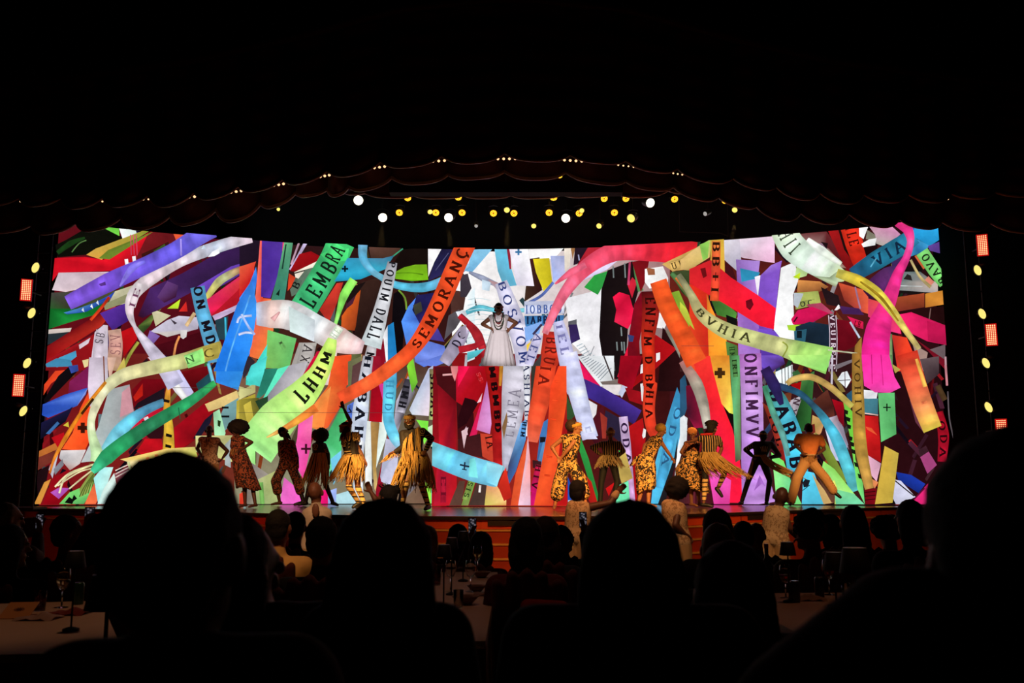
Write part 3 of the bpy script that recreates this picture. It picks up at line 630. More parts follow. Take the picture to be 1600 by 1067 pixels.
G('D', [900, 198, 982, 188, 972, 447, 884, 441], (170, 12, 32), (150, 8, 26), (176, 10, 26), (180, 16, 34)); G('D', [948, 182, 988, 180, 984, 318], (234, 62, 154)); G('D', [1020, 468, 1024, 562, 962, 762, 1002, 1010, 930, 1010, 930, 912, 990, 700], (150, 16, 38), (140, 14, 34)); 
G('D', [1000, 558, 1092, 588, 1064, 905, 968, 855, 960, 820], (196, 196, 220), (200, 200, 226), (176, 180, 206)); G('D', [1070, 302, 1152, 128, 1200, 240, 1110, 425, 1064, 562, 1050, 500], (182, 176, 194), (100, 96, 104), (70, 60, 66), (186, 180, 200), (190, 186, 206)); R('D', [1150, 150, 1125, 280, 1100, 380], [40, 60, 60], (60, 56, 66), (80, 76, 88), (180, 176, 190), text='WMH', t0=.2, t1=.95, th=.8, tcol=(26, 24, 30), bold=1.5)
G('D', [1144, 62, 1184, -8, 1218, 172, 1180, 245], (132, 214, 54), (120, 200, 60), (84, 160, 40)); G('D', [1160, 362, 1292, 78, 1326, 56, 1294, 404, 1180, 395], (222, 230, 252), (206, 214, 246), (200, 206, 240), (234, 214, 224), (226, 236, 250)); 
R('D', [1320, 80, 1330, 250, 1325, 430], [44, 56, 60], (120, 110, 80), (150, 146, 84), (170, 190, 120), text='SASAS', t0=.1, t1=1., th=.75, tcol=(20, 18, 16), bold=1.4); R('D', [1352, 90, 1366, 440], 16, (150, 220, 90))
G('D', [1208, 430, 1292, 440, 1284, 562, 1262, 602, 1240, 480], (132, 242, 74)); G('D', [1288, 482, 1374, 436, 1342, 625, 1288, 605], (198, 222, 188)); 
G('D', [656, 945, 802, 900, 795, 1010, 656, 1010], (196, 242, 252)); G('D', [598, 922, 662, 900, 656, 1010, 598, 1010], (152, 172, 232)); G('D', [538, 920, 602, 908, 602, 1010, 538, 1010], (236, 22, 112)); G('D', [620, 700, 694, 640, 690, 760, 640, 880], (110, 190, 220)); G('D', [1256, 700, 1334, 756, 1334, 1010, 1286, 1010], (152, 242, 74)); G('D', [1310, 760, 1352, 770, 1342, 1015, 1312, 1010], (134, 222, 216))
# ---- tile E (upper centre, white house beyond)
G('E', [88, 105, 225, 95, 80, 262, 38, 252, 60, 190], (130, 190, 222), (110, 170, 210), (120, 180, 214)); G('E', [0, 282, 52, 270, 78, 370, 40, 432, 0, 432], (60, 52, 62)); R('E', [60, 260, 150, 300, 280, 360], [16, 40, 30], (120, 126, 150), (170, 176, 200)); G('E', [150, 310, 210, 330, 200, 390, 150, 380], (200, 220, 236)); G('E', [190, 310, 280, 340, 330, 400, 290, 460, 250, 380], (200, 150, 150), (190, 180, 200))
R('E', [40, 540, 130, 505, 230, 520, 330, 530, 450, 520], [30, 44, 30, 30, 30], (90, 180, 200), (100, 190, 206), (130, 206, 220))
for k in range(9): R('E', [50, 450 + k * 38, 130, 440 + k * 36, 210, 455 + k * 34], 4, (196, 220, 226))
R('E', [-10, 560, 60, 620, 120, 700, 180, 860], [30, 50, 70, 40], (176, 30, 44), (160, 30, 40), (180, 40, 50), (150, 26, 36)); R('E', [-10, 795, 80, 775, 165, 740], [50, 44, 30], (180, 34, 46)); G('E', [48, 812, 172, 785, 110, 840, 48, 868], (80, 180, 190)); G('E', [0, 640, 40, 620, 44, 700, 0, 720], (150, 140, 160))
G('E', [234, 95, 322, 95, 334, 182, 388, 352, 300, 362, 258, 252], (110, 196, 226), (100, 186, 220), (104, 190, 222), (112, 190, 220)); R('E', [330, 90, 345, 240], [24, 12], (140, 34, 52)); 
G('E', [464, 95, 712, 95, 640, 172, 480, 168], (250, 246, 248)); G('E', [478, 168, 545, 158, 562, 382, 644, 330, 440, 465, 448, 382], (66, 26, 26), (52, 20, 22), (60, 40, 30)); G('E', [335, 95, 464, 95, 508, 356, 388, 352], (232, 226, 238), (238, 232, 244), (222, 214, 236), (226, 220, 240)); plus('E', 400, 122, 22, (60, 120, 170), .3)
G('E', [500, 170, 612, 163, 632, 330, 572, 392, 520, 262], (216, 198, 34), (206, 190, 30), (226, 210, 40), (200, 186, 40)); G('E', [620, 148, 724, 148, 722, 272, 640, 334], (172, 182, 226), (190, 190, 226), (150, 170, 226)); 
R('E', [640, 330, 560, 420, 470, 470], 20, (90, 110, 180)); G('E', [714, 95, 762, 90, 752, 222, 718, 254], (232, 220, 206)); G('E', [760, 90, 792, 90, 772, 172], (150, 104, 64)); G('E', [788, 90, 884, 90, 832, 192, 778, 214], (36, 22, 36)); R('E', [812, 140, 818, 180], 9, (180, 180, 220))
G('E', [878, 90, 1010, 80, 900, 182, 796, 224], (166, 32, 46)); G('E', [955, 142, 1012, 86, 992, 142], (72, 152, 74))
G('E', [720, 442, 972, 376, 958, 702, 990, 905, 900, 885, 760, 742], (252, 250, 255)); G('E', [970, 380, 1012, 248, 1182, 186, 1264, 250, 1152, 642, 1142, 822, 1080, 1005, 985, 902, 955, 702], (24, 15, 17), (30, 20, 20), (26, 18, 20), (20, 12, 14))
for (x, y0, y1) in ((1050, 220, 300), (1130, 200, 300), (1105, 640, 700), (1108, 740, 800), (1125, 740, 820), (1075, 740, 800), (1055, 880, 940)): R('E', [x, y0, x + 4, y1], 10, (120, 130, 130))
R('E', [850, 760, 990, 1000], 5, (190, 190, 196)); R('E', [880, 860, 920, 770], 6, (150, 150, 156))
for k in range(9): R('E', [800 + k * 12, 770 + k * 20, 840 + k * 16, 752 + k * 16], 5, (150, 170, 180))
G('E', [742, 600, 800, 585, 800, 640, 742, 640], (90, 90, 96)); G('E', [744, 622, 802, 620, 824, 722, 760, 754], (52, 36, 88)); G('E', [768, 1000, 1140, 1000, 1140, 1080, 980, 1080], (196, 186, 180)); G('E', [1000, 1010, 1130, 985, 1130, 1000], (110, 90, 84))
G('E', [756, 800, 830, 900, 985, 1080, 850, 1080, 790, 902], (222, 22, 92), (210, 20, 84), (180, 16, 70)); G('E', [828, 980, 985, 1070, 985, 1080, 838, 1080], (62, 36, 132))
G('E', [1048, 432, 1092, 398, 1162, 420, 1202, 562, 1152, 652, 1058, 602, 1072, 520], (238, 26, 72), (226, 20, 60), (230, 24, 70), (244, 40, 84), (220, 18, 60)); G('E', [1150, 352, 1182, 296, 1214, 330, 1180, 442], (206, 34, 56)); R('E', [1165, 190, 1155, 350], [14, 18], (190, 60, 100)); R('E', [1205, 200, 1215, 300, 1240, 392], [40, 30, 40], (74, 130, 74), (90, 150, 90))
G('E', [1180, 190, 1300, 170, 1270, 330, 1240, 400], (120, 16, 24)); G('E', [1268, 240, 1392, 222, 1428, 302, 1424, 352, 1300, 374, 1268, 330], (255, 252, 250)); G('E', [1280, 230, 1335, 240, 1338, 280, 1290, 282], (150, 90, 60)); G('E', [1338, 562, 1402, 520, 1424, 602, 1400, 652, 1338, 640], (250, 246, 246))
G('E', [1450, 402, 1502, 388, 1610, 640, 1560, 648], (142, 182, 54)); G('E', [1440, 260, 1610, 240, 1610, 480, 1520, 400], (60, 70, 40), (50, 90, 50), (40, 60, 30)); R('E', [1450, 270, 1530, 360, 1610, 480], [30, 44, 30], (70, 120, 70), (130, 120, 60)); R('E', [1480, 300, 1560, 400, 1610, 480], 18, (200, 110, 50))
G('E', [1390, 640, 1502, 760, 1610, 905, 1610, 1080, 1356, 1080, 1368, 900], (44, 14, 16), (36, 12, 14)); G('E', [1195, 482, 1240, 398, 1304, 420, 1262, 562, 1230, 742, 1240, 952, 1148, 1070, 1128, 960, 1158, 702], (116, 12, 28), (130, 14, 24), (90, 10, 20), (110, 12, 26)); G('E', [1078, 980, 1150, 770, 1150, 930, 1110, 990], (230, 24, 60)); G('E', [1150, 690, 1195, 700, 1185, 740, 1160, 740], (50, 60, 110)); G('E', [1330, 760, 1390, 800, 1350, 830], (245, 235, 240))
G('E', [1340, 690, 1486, 790, 1300, 965, 1150, 1080, 1130, 1060, 1290, 900], (166, 16, 22), (150, 12, 18)); G('E', [1345, 820, 1372, 812, 1372, 860, 1345, 880], (240, 236, 240)); G('E', [1240, 900, 1270, 880, 1262, 950, 1236, 960], (240, 236, 240))
R('E', [1420, 660, 1500, 780, 1610, 980], [24, 50, 76], (120, 110, 96), (150, 150, 136), (176, 170, 160))
R('E', [280, 330, 335, 480, 392, 640, 430, 800, 446, 960], [84, 112, 132, 120, 110], (206, 204, 230), (214, 210, 236), (220, 214, 240), (206, 202, 228), text='BOSVOM', t0=.0, t1=.95, th=.5, tcol=(48, 60, 120), bold=.8)
G('E', [440, 462, 714, 458, 714, 545, 440, 548], (206, 212, 240)); R('E', [445, 518, 712, 512], 70, (206, 212, 240), text='IOBBOO', t0=.02, t1=1., th=.75, tcol=(60, 90, 160), bold=1.); G('E', [440, 562, 714, 556, 702, 622, 448, 636], (64, 124, 184)); R('E', [445, 592, 700, 588], 60, (64, 124, 184), text='IABBUU', t0=.05, t1=1., th=.8, tcol=(20, 30, 60), bold=1.5)
G('E', [440, 642, 562, 598, 545, 682, 450, 744], (124, 164, 224)); G('E', [454, 762, 522, 708, 534, 742, 460, 805], (232, 194, 64)); R('E', [540, 690, 500, 800, 470, 900], [60, 70, 60], (206, 200, 232), (190, 186, 220), text='AEL', tcol=(70, 76, 130), th=.7, bold=.8); R('E', [560, 620, 500, 690], 16, (60, 50, 80))
R('E', [632, 670, 620, 820, 592, 960, 574, 1080], [120, 136, 116, 110], (190, 46, 40), (206, 56, 36), (220, 58, 34), (232, 70, 38), text='BRUIA', t0=.1, t1=.9, th=.55, tcol=(110, 24, 16)); G('E', [500, 900, 560, 820, 540, 1000, 480, 1080], (66, 60, 60))
R('E', [672, 600, 705, 740, 742, 900, 800, 1080], [70, 106, 116, 136], (206, 206, 244), (200, 198, 240), (208, 208, 246), text='WEL', t0=.05, t1=.55, th=.5, tcol=(120, 118, 170)); 
# ---- tile F right part (lower centre)
G('F', [800, -8, 1056, -8, 1056, 165, 960, 205], (240, 244, 248), (225, 228, 230))
for k in range(12): R('F', [815 + k * 13, -5 + k * 15, 850 + k * 17, -12 + k * 8], 5, (130, 140, 150))
R('F', [985, -8, 1050, 160], 10, (60, 50, 50)); G('F', [960, 170, 1080, 158, 1130, 190, 980, 195], (120, 106, 100)); G('F', [975, 190, 1104, 190, 1092, 265, 1005, 246], (212, 204, 204)); G('F', [870, 290, 940, 330, 930, 420, 890, 430], (230, 226, 230)); G('F', [1085, 250, 1130, 160, 1150, 200, 1110, 280], (190, 196, 220))
G('F', [788, -8, 965, 204, 900, 190, 826, 142], (218, 22, 84)); G('F', [726, 250, 790, 400, 752, 440, 726, 420], (50, 80, 46)); G('F', [898, 440, 982, 326, 1004, 500, 932, 610, 900, 560], (84, 20, 32), (60, 14, 24)); G('F', [998, 366, 1094, 420, 1112, 602, 980, 485], (46, 36, 62)); G('F', [960, 380, 1010, 420, 1000, 560, 975, 560], (150, 50, 40))
G('F', [830, 140, 972, 206, 1244, 368, 1192, 464, 1000, 344, 866, 275], (66, 40, 110), (60, 40, 130), (70, 46, 140), (44, 28, 84), (50, 34, 110), (64, 44, 140))
G('F', [1100, -8, 1252, -8, 1182, 222, 1080, 180], (146, 10, 28)); G('F', [1130, 210, 1240, 240, 1250, 330, 1160, 300], (150, 16, 26)); G('F', [1236, 185, 1258, 180, 1258, 310, 1245, 300], (240, 236, 238)); G('F', [1150, 482, 1252, 418, 1272, 565, 1206, 1010, 1186, 1000, 1168, 702], (196, 22, 26), (180, 18, 24), (160, 14, 20)); G('F', [1248, 540, 1258, 490, 1275, 500, 1270, 550, 1255, 560], (250, 246, 246))
R('F', [1118, 410, 1140, 600, 1160, 750, 1180, 1005], [60, 62, 44, 44], (206, 180, 216), (196, 160, 204), (200, 150, 200), text='ODA', t0=.08, t1=.6, th=.7, tcol=(50, 30, 60))
G('F', [828, 560, 882, 700, 955, 975, 930, 1000, 818, 645], (46, 146, 64), (40, 130, 56)); G('F', [738, 680, 900, 856, 945, 1010, 895, 1010], (176, 28, 22)); G('F', [738, 820, 792, 956, 806, 1010, 738, 1010], (40, 84, 186)); G('F', [740, 985, 800, 975, 800, 1010, 740, 1010], (220, 235, 245)); G('F', [1060, 722, 1132, 646, 1184, 832, 1108, 868], (196, 166, 84)); G('F', [1080, 882, 1154, 850, 1164, 1010, 1068, 1010], (112, 232, 174)); G('F', [998, 902, 1062, 858, 1020, 956], (194, 22, 22)); G('F', [1086, 640, 1110, 650, 1095, 680], (60, 220, 90))
G('F', [1528, 398, 1560, 420, 1545, 562, 1470, 836, 1488, 642], (238, 242, 246)); G('F', [1488, 208, 1535, 332, 1504, 562, 1402, 1010, 1308, 1010, 1338, 722, 1418, 432], (60, 150, 204), (56, 140, 190), (80, 176, 220), (84, 190, 226), (76, 180, 222), (84, 190, 230), (74, 170, 216)); R('F', [1500, 350, 1440, 560, 1370, 900], 70, (74, 168, 216), text='OD A', t0=.0, t1=.8, th=.6, tcol=(44, 90, 130), bold=.8); G('F', [1468, 690, 1492, 556, 1486, 690, 1452, 832, 1402, 1010, 1356, 1010], (32, 28, 32))
G('F', [1550, 640, 1610, 500, 1610, 1010, 1500, 1010], (60, 26, 30), (90, 30, 40), (50, 24, 26)); G('F', [1590, 160, 1610, 170, 1610, 420, 1590, 330], (60, 20, 40))
# ---- tile G (upper right)
G('G', [-5, 195, 124, 175, 70, 242, -5, 265], (228, 32, 46)); G('G', [68, 195, 144, 175, 122, 234], (32, 62, 42)); G('G', [198, 335, 342, 328, 384, 452, 290, 425], (62, 16, 22))
G('G', [292, 160, 420, 150, 645, 120, 645, 335, 430, 300, 330, 262], (240, 236, 244), (246, 226, 240), (248, 214, 238), (236, 180, 214), (238, 206, 226), (226, 222, 236)); G('G', [292, 170, 404, 160, 424, 424, 300, 312], (228, 226, 236), (236, 226, 240), (170, 166, 190), (206, 200, 214))
G('G', [380, 310, 545, 320, 522, 500, 542, 862, 552, 1080, 398, 1080, 388, 470], (150, 110, 190), (166, 130, 206), (172, 126, 210), (150, 100, 196), (186, 130, 214), (176, 124, 206), (120, 80, 160)); G('G', [408, 370, 545, 400, 522, 442, 418, 465], (44, 134, 172)); G('G', [528, 440, 620, 350, 695, 318, 682, 382, 640, 785, 540, 865], (120, 76, 184), (150, 110, 200), (150, 96, 206), (130, 84, 196), (120, 74, 190), (110, 66, 176)); G('G', [508, 430, 548, 418, 530, 575], (252, 244, 255)); G('G', [530, 785, 655, 800, 690, 862, 620, 885, 540, 855], (112, 72, 192)); G('G', [548, 895, 700, 985, 640, 1080, 548, 1080], (84, 52, 154))
G('G', [688, 368, 784, 326, 808, 452, 770, 552, 784, 866, 690, 856, 638, 792], (254, 254, 255)); G('G', [798, 350, 905, 326, 862, 424, 780, 445], (196, 226, 150)); G('G', [768, 432, 822, 400, 814, 445], (196, 226, 40))
G('G', [798, 120, 1002, 120, 1166, 382, 1000, 275, 900, 245], (110, 40, 44), (80, 24, 28), (90, 20, 26), (150, 120, 116)); G('G', [1005, 105, 1112, 100, 1186, 375, 1140, 400], (160, 22, 24), (140, 18, 20), (110, 16, 20)); G('G', [1076, 95, 1134, 105, 1186, 335, 1120, 242], (26, 12, 12)); G('G', [900, 200, 980, 200, 1010, 240, 930, 260], (140, 110, 130)); G('G', [960, 190, 1010, 200, 1000, 240], (30, 14, 18))
R('G', [1160, 90, 1190, 205, 1234, 350], [130, 122, 96], (206, 44, 26), (222, 46, 26), (206, 36, 22), text='ILE', t0=.0, t1=.55, th=.5, tcol=(70, 12, 10)); G('G', [1250, 222, 1352, 196, 1344, 252, 1276, 305], (30, 10, 13))
G('G', [1220, 60, 1295, 60, 1252, 172, 1224, 152], (255, 255, 255)); G('G', [1278, 110, 1344, 150, 1332, 184, 1268, 172], (132, 128, 110)); G('G', [1290, 85, 1425, 65, 1506, 140, 1400, 224, 1340, 204, 1332, 142], (214, 156, 180), (222, 150, 190), (206, 140, 180), (200, 186, 176), (196, 190, 180), (210, 170, 186)); G('G', [1238, 205, 1290, 175, 1342, 166, 1332, 214, 1250, 228], (255, 255, 255))
G('G', [900, 250, 1012, 236, 1136, 372, 1000, 345], (160, 144, 134), (150, 120, 110), (130, 90, 80), (200, 200, 180)); G('G', [804, 452, 952, 462, 1014, 500, 930, 545, 798, 535], (206, 136, 70), (180, 110, 60), (120, 60, 40), (170, 110, 60)); G('G', [778, 540, 942, 528, 962, 612, 788, 655], (166, 178, 92), (176, 186, 96), (150, 160, 80)); G('G', [774, 540, 842, 545, 802, 645, 774, 622], (196, 204, 214)); R('G', [820, 620, 920, 600], 40, (160, 170, 86), text='OC', tcol=(40, 50, 40), th=.8)
G('G', [960, 500, 1080, 560, 1100, 640, 1000, 620], (36, 22, 26)); G('G', [1052, 660, 1080, 620, 1100, 640, 1070, 660], (250, 240, 245)); G('G', [1080, 470, 1284, 530, 1284, 685, 1220, 665, 1120, 592], (206, 80, 50), (230, 98, 62), (226, 90, 60), (190, 70, 60), (140, 50, 40)); R('G', [1195, 500, 1230, 650], 12, (170, 120, 150)); G('G', [1086, 630, 1222, 648, 1256, 692, 1110, 685], (74, 36, 92))
G('G', [858, 622, 962, 608, 1048, 682, 950, 690], (176, 66, 96)); G('G', [756, 722, 802, 660, 902, 636, 1016, 680, 902, 745, 770, 758], (236, 24, 96), (226, 20, 90), (210, 20, 80), (180, 16, 70), (206, 18, 80)); R('G', [775, 740, 800, 705], 10, (60, 8, 20)); G('G', [728, 762, 834, 758, 802, 804, 738, 795], (164, 206, 54))
G('G', [788, 772, 882, 738, 1024, 760, 1044, 902, 1004, 1005, 860, 905, 780, 885], (26, 42, 58), (22, 36, 50), (30, 46, 60), (20, 30, 40)); G('G', [776, 802, 864, 788, 852, 885, 780, 880], (44, 94, 114)); rect('G', 795, 800, 830, 850, (16, 26, 34)); G('G', [1060, 720, 1192, 738, 1206, 902, 1060, 965], (116, 12, 28), (100, 10, 22)); G('G', [1140, 700, 1250, 740, 1250, 790, 1190, 770], (216, 30, 84)); R('G', [1190, 750, 1240, 760], 40, (216, 30, 70), text='LB', tcol=(30, 8, 12), th=.9); R('G', [1160, 740, 1225, 850], 14, (190, 200, 220))
R('G', [1035, 695, 1045, 850, 1040, 1080], [44, 50, 50], (70, 30, 44), (60, 24, 36), text='VEUIRELE', tcol=(226, 206, 220), th=.6, bold=1.1); R('G', [1012, 695, 1020, 850, 1015, 1080], 6, (210, 190, 206)); R('G', [1062, 695, 1070, 850, 1065, 1080], 6, (210, 190, 206))
G('G', [60, 480, 192, 515, 192, 902, 335, 1080, 200, 1080, 60, 800], (226, 46, 30), (214, 40, 30), (232, 56, 32), (240, 70, 36)); G('G', [-5, 700, 140, 950, 206, 1080, 60, 1080, -5, 940], (242, 76, 42), (246, 84, 44), (236, 60, 36)); G('G', [-5, 940, 60, 1080, -5, 1080], (60, 30, 30)); G('G', [178, 545, 212, 640, 314, 860, 335, 1080, 196, 1080], (226, 120, 44), (240, 140, 40), (250, 160, 44), (252, 160, 40), (246, 140, 40))
G('G', [176, 508, 206, 520, 300, 602, 386, 680, 374, 725, 250, 692], (50, 60, 30), (60, 110, 44), (84, 150, 60), (70, 130, 50)); G('G', [310, 690, 388, 720, 384, 790, 320, 760], (16, 16, 14)); G('G', [308, 872, 388, 902, 404, 1080, 330, 1080], (84, 130, 62)); R('G', [350, 910, 368, 1080], 40, (84, 130, 62), text='HMRM', tcol=(30, 50, 26), th=.8)
G('G', [-5, 600, 42, 650, 96, 795, -5, 685], (184, 194, 64))
# ---- tile H (lower right)
G('H', [-5, 160, 30, 120, 60, 300, -5, 500], (40, 80, 110)); G('H', [-5, 420, 24, 400, 45, 470, 40, 620, -5, 640], (232, 236, 240)); G('H', [36, 200, 112, 188, 184, 482, 96, 490, 44, 400], (130, 18, 50), (160, 22, 60), (150, 20, 60), (60, 22, 40))
G('H', [80, 20, 202, -8, 252, 200, 344, 452, 404, 702, 434, 1000, 228, 1000, 188, 802, 202, 502, 150, 250], (236, 54, 44), (244, 50, 44), (250, 40, 46), (255, 28, 48), (250, 26, 56), (250, 24, 60), (240, 26, 70), (236, 40, 90), (240, 30, 60), (246, 36, 44))
R('H', [10, 30, 105, 180, 155, 330, 182, 490], [50, 84, 74, 50], (190, 120, 116), (160, 148, 132), (166, 156, 140), (196, 190, 176))
G('H', [282, 315, 360, 380, 392, 560, 345, 470], (20, 14, 12)); G('H', [200, -8, 334, -8, 342, 190, 364, 395, 332, 385, 280, 322, 222, 100], (240, 150, 46), (236, 140, 44), (222, 176, 66), (214, 240, 90), (232, 226, 84), (240, 170, 70), (232, 160, 50)); plus('H', 268, 112, 36, (66, 40, 16), .42)
G('H', [332, -8, 404, -8, 414, 702, 374, 724, 360, 400], (70, 120, 60), (84, 150, 90), (96, 96, 70), (80, 80, 60), (100, 180, 120)); R('H', [366, 20, 376, 140], 34, (80, 130, 70), text='IRY', tcol=(24, 40, 20), th=.8)
R('H', [476, -20, 488, 300, 492, 600, 500, 760, 536, 1010], [150, 150, 152, 170, 240], (184, 110, 196), (204, 160, 226), (196, 140, 226), (190, 130, 222), (200, 146, 224), text='ONFIMVV', t0=.0, t1=.58, th=.52, tcol=(64, 32, 66), bold=1.2); G('H', [500, 920, 540, 810, 580, 890, 555, 870, 530, 890], (160, 100, 190))
G('H', [186, 750, 344, 846, 334, 1010, 226, 1010], (246, 84, 184), (230, 60, 150), (240, 70, 170)); G('H', [550, -8, 696, -8, 714, 50, 620, 105, 556, 72], (128, 90, 212), (100, 70, 170), (60, 34, 80), (70, 40, 100), (110, 76, 196)); G('H', [648, 105, 764, 55, 764, 182, 680, 206, 650, 180], (228, 242, 246))
for k in range(4): R('H', [690 + k * 22, 60, 694 + k * 22, 190], 5, (60, 50, 54))
G('H', [556, 310, 644, 380, 724, 655, 700, 760, 650, 560], (150, 52, 34), (170, 50, 34), (140, 20, 24), (110, 16, 20)); R('H', [620, 400, 690, 640], 50, (150, 44, 32), text='TOL', tcol=(30, 10, 10), th=.8)
G('H', [760, 110, 800, 90, 830, 130, 790, 190], (50, 90, 50)); G('H', [750, 192, 844, 168, 834, 234, 790, 230], (180, 10, 14)); G('H', [828, 155, 914, 98, 884, 505, 796, 515, 800, 330], (80, 140, 70), (60, 120, 60), (44, 100, 44), (30, 80, 34), (34, 70, 34)); G('H', [728, 310, 822, 268, 780, 425, 750, 450], (176, 166, 176)); R('H', [800, 290, 755, 420], 50, (176, 166, 176), text='NX', tcol=(70, 50, 60), th=.8); G('H', [690, 260, 760, 240, 750, 310, 710, 330], (120, 60, 36))
G('H', [905, 305, 1002, 226, 1044, 340, 1056, 445, 960, 375], (90, 44, 34), (70, 30, 24), (110, 50, 40), (60, 30, 28)); G('H', [995, 425, 1082, 398, 1144, 602, 1104, 724, 1040, 702, 988, 502], (206, 206, 232), (110, 60, 60), (170, 170, 200), (200, 200, 236), (196, 200, 230), (216, 216, 236)); G('H', [1032, 290, 1116, 318, 1114, 480, 1080, 440], (150, 10, 24), (120, 10, 26)); G('H', [1060, 440, 1110, 480, 1150, 640, 1110, 560], (150, 140, 160))
G('H', [900, 400, 985, 440, 960, 520, 930, 560, 890, 500], (190, 150, 90), (210, 150, 100), (150, 130, 60)); G('H', [880, 470, 915, 460, 920, 520, 880, 530], (110, 30, 26)); G('H', [918, 520, 980, 560, 1030, 650, 1144, 860, 1076, 860, 965, 655], (110, 130, 50), (130, 150, 56), (100, 120, 40))
R('H', [640, 195, 800, 245, 900, 330, 990, 440, 1080, 600, 1196, 920], [50, 44, 40, 60, 84, 80], (40, 50, 90), (40, 90, 120), (40, 70, 90), (70, 170, 200), (84, 190, 216), (90, 190, 190))
R('H', [600, 190, 660, 300, 722, 440, 772, 600, 802, 800], [70, 130, 140, 150, 140], (60, 120, 110), (70, 150, 150), (74, 180, 206), (72, 196, 226), (70, 190, 226), text='DABAB', t0=.08, t1=1., th=.6, tcol=(22, 18, 30), bold=1.3); R('H', [570, 200, 630, 380, 690, 520, 735, 680], [30, 44, 46, 30], (60, 140, 100), (96, 160, 146), (90, 150, 150)); R('H', [575, 80, 640, 200, 690, 330], [70, 80, 30], (50, 30, 84), (40, 30, 80), (44, 36, 90))
G('H', [618, 655, 702, 715, 764, 880, 826, 1010, 656, 1010, 636, 802], (130, 250, 110), (110, 216, 150), (140, 250, 140), (120, 240, 120), (160, 250, 150)); G('H', [975, 715, 1050, 770, 1190, 945, 1056, 956, 955, 802], (150, 230, 100), (176, 252, 124), (196, 255, 150), (170, 250, 140)); G('H', [838, 780, 912, 796, 985, 1010, 826, 1010], (84, 200, 232)); G('H', [832, 862, 850, 838, 884, 846, 870, 890, 840, 896], (24, 26, 34)); R('H', [830, 918, 880, 880], 6, (40, 90, 110))
G('H', [896, 800, 1046, 1000, 975, 1010], (196, 160, 100)); G('H', [918, 800, 1052, 900, 1066, 1000, 1030, 1000], (94, 58, 44)); R('H', [1040, 850, 1062, 920, 1060, 1010], 20, (224, 244, 106)); G('H', [1046, 905, 1182, 938, 1254, 1010, 1058, 1010], (126, 222, 156), (110, 206, 160))
G('H', [1108, 305, 1172, 376, 1192, 702, 1244, 870, 1256, 1010, 1206, 905, 1158, 562], (124, 190, 70), (110, 200, 60), (130, 230, 80), (120, 220, 110), (110, 210, 130), (120, 220, 120), (100, 190, 60))
for (x, y) in ((1130, 380), (1150, 480), (1160, 560), (1180, 650), (1200, 740), (1225, 820), (1145, 430), (1172, 600)): G('H', [x - 18, y - 20, x + 14, y - 8, x + 10, y + 18, x - 10, y + 12], (20, 24, 16))
G('H', [1068, 160, 1100, 110, 1136, 100, 1164, 160, 1130, 216], (236, 242, 248)); R('H', [1075, 165, 1160, 160], 5, (60, 50, 60)); R('H', [1120, 105, 1122, 215], 5, (90, 50, 60)); R('H', [1035, -10, 1030, 190], 14, (200, 190, 206)); G('H', [1050, 60, 1170, 20, 1170, 40, 1060, 90], (120, 110, 116)); G('H', [1170, 230, 1130, 260, 1150, 320, 1180, 290], (40, 90, 120))
# ---- tile I (far upper right)
G('I', [788, 90, 955, 75, 964, 182, 900, 224, 776, 152], (44, 164, 224), (40, 156, 218), (36, 150, 210)); G('I', [708, 20, 764, 15, 794, 92, 738, 95], (204, 208, 238)); G('I', [738, 60, 802, 55, 792, 115], (30, 92, 192)); G('I', [768, 152, 902, 224, 830, 275, 768, 295], (56, 146, 196), (40, 110, 170), (60, 150, 190)); G('I', [886, 224, 970, 192, 976, 275, 900, 255], (92, 62, 142)); G('I', [640, 300, 760, 250, 760, 330, 640, 420], (60, 40, 90))
R('I', [700, 400, 620, 430, 540, 500, 470, 560], [90, 130, 140, 80], (66, 50, 110), (90, 44, 100), (80, 34, 90), (60, 20, 50))
G('I', [716, 372, 846, 346, 846, 402, 700, 412], (22, 16, 16)); G('I', [686, 465, 722, 400, 832, 398, 902, 450, 955, 478, 955, 545, 680, 525], (100, 120, 120), (120, 140, 140), (70, 84, 84), (150, 140, 136), (190, 170, 160), (170, 160, 160), (120, 130, 130)); G('I', [720, 450, 745, 415, 770, 425, 780, 460], (40, 34, 34)); R('I', [690, 495, 850, 500], 6, (200, 206, 206)); G('I', [860, 460, 890, 430, 930, 470, 900, 500], (216, 130, 110)); G('I', [680, 525, 955, 545, 950, 565, 690, 545], (26, 20, 20))
G('I', [680, 572, 862, 546, 862, 642, 656, 675], (174, 78, 44), (160, 70, 40), (120, 50, 30), (140, 50, 40)); G('I', [868, 550, 1000, 525, 1004, 622, 868, 645], (196, 126, 44), (200, 130, 50), (160, 96, 36)); G('I', [655, 682, 1006, 632, 1016, 765, 890, 745], (36, 12, 13)); R('I', [905, 650, 885, 790], 8, (120, 90, 84))
R('I', [845, 262, 930, 390, 1000, 480], [90, 90, 80], (130, 216, 116), (116, 206, 104), text='BAVO', t0=.02, t1=.95, th=.55, tcol=(24, 40, 20), bold=1.1, flip=True); R('I', [768, 318, 830, 432, 905, 505], [16, 20, 24], (196, 176, 120), (176, 156, 104)); R('I', [800, 290, 860, 380], 14, (190, 90, 50))
G('I', [688, 692, 772, 676, 1016, 770, 1026, 905, 880, 875, 700, 785], (246, 34, 106), (244, 30, 100), (206, 24, 84), (190, 20, 76), (240, 30, 100), (250, 36, 110)); G('I', [880, 735, 1016, 775, 1024, 905, 885, 870], (196, 22, 80)); G('I', [478, 582, 602, 620, 684, 720, 704, 825, 620, 805, 478, 705], (248, 80, 84), (246, 64, 100), (244, 50, 116), (246, 56, 130), (248, 60, 120))
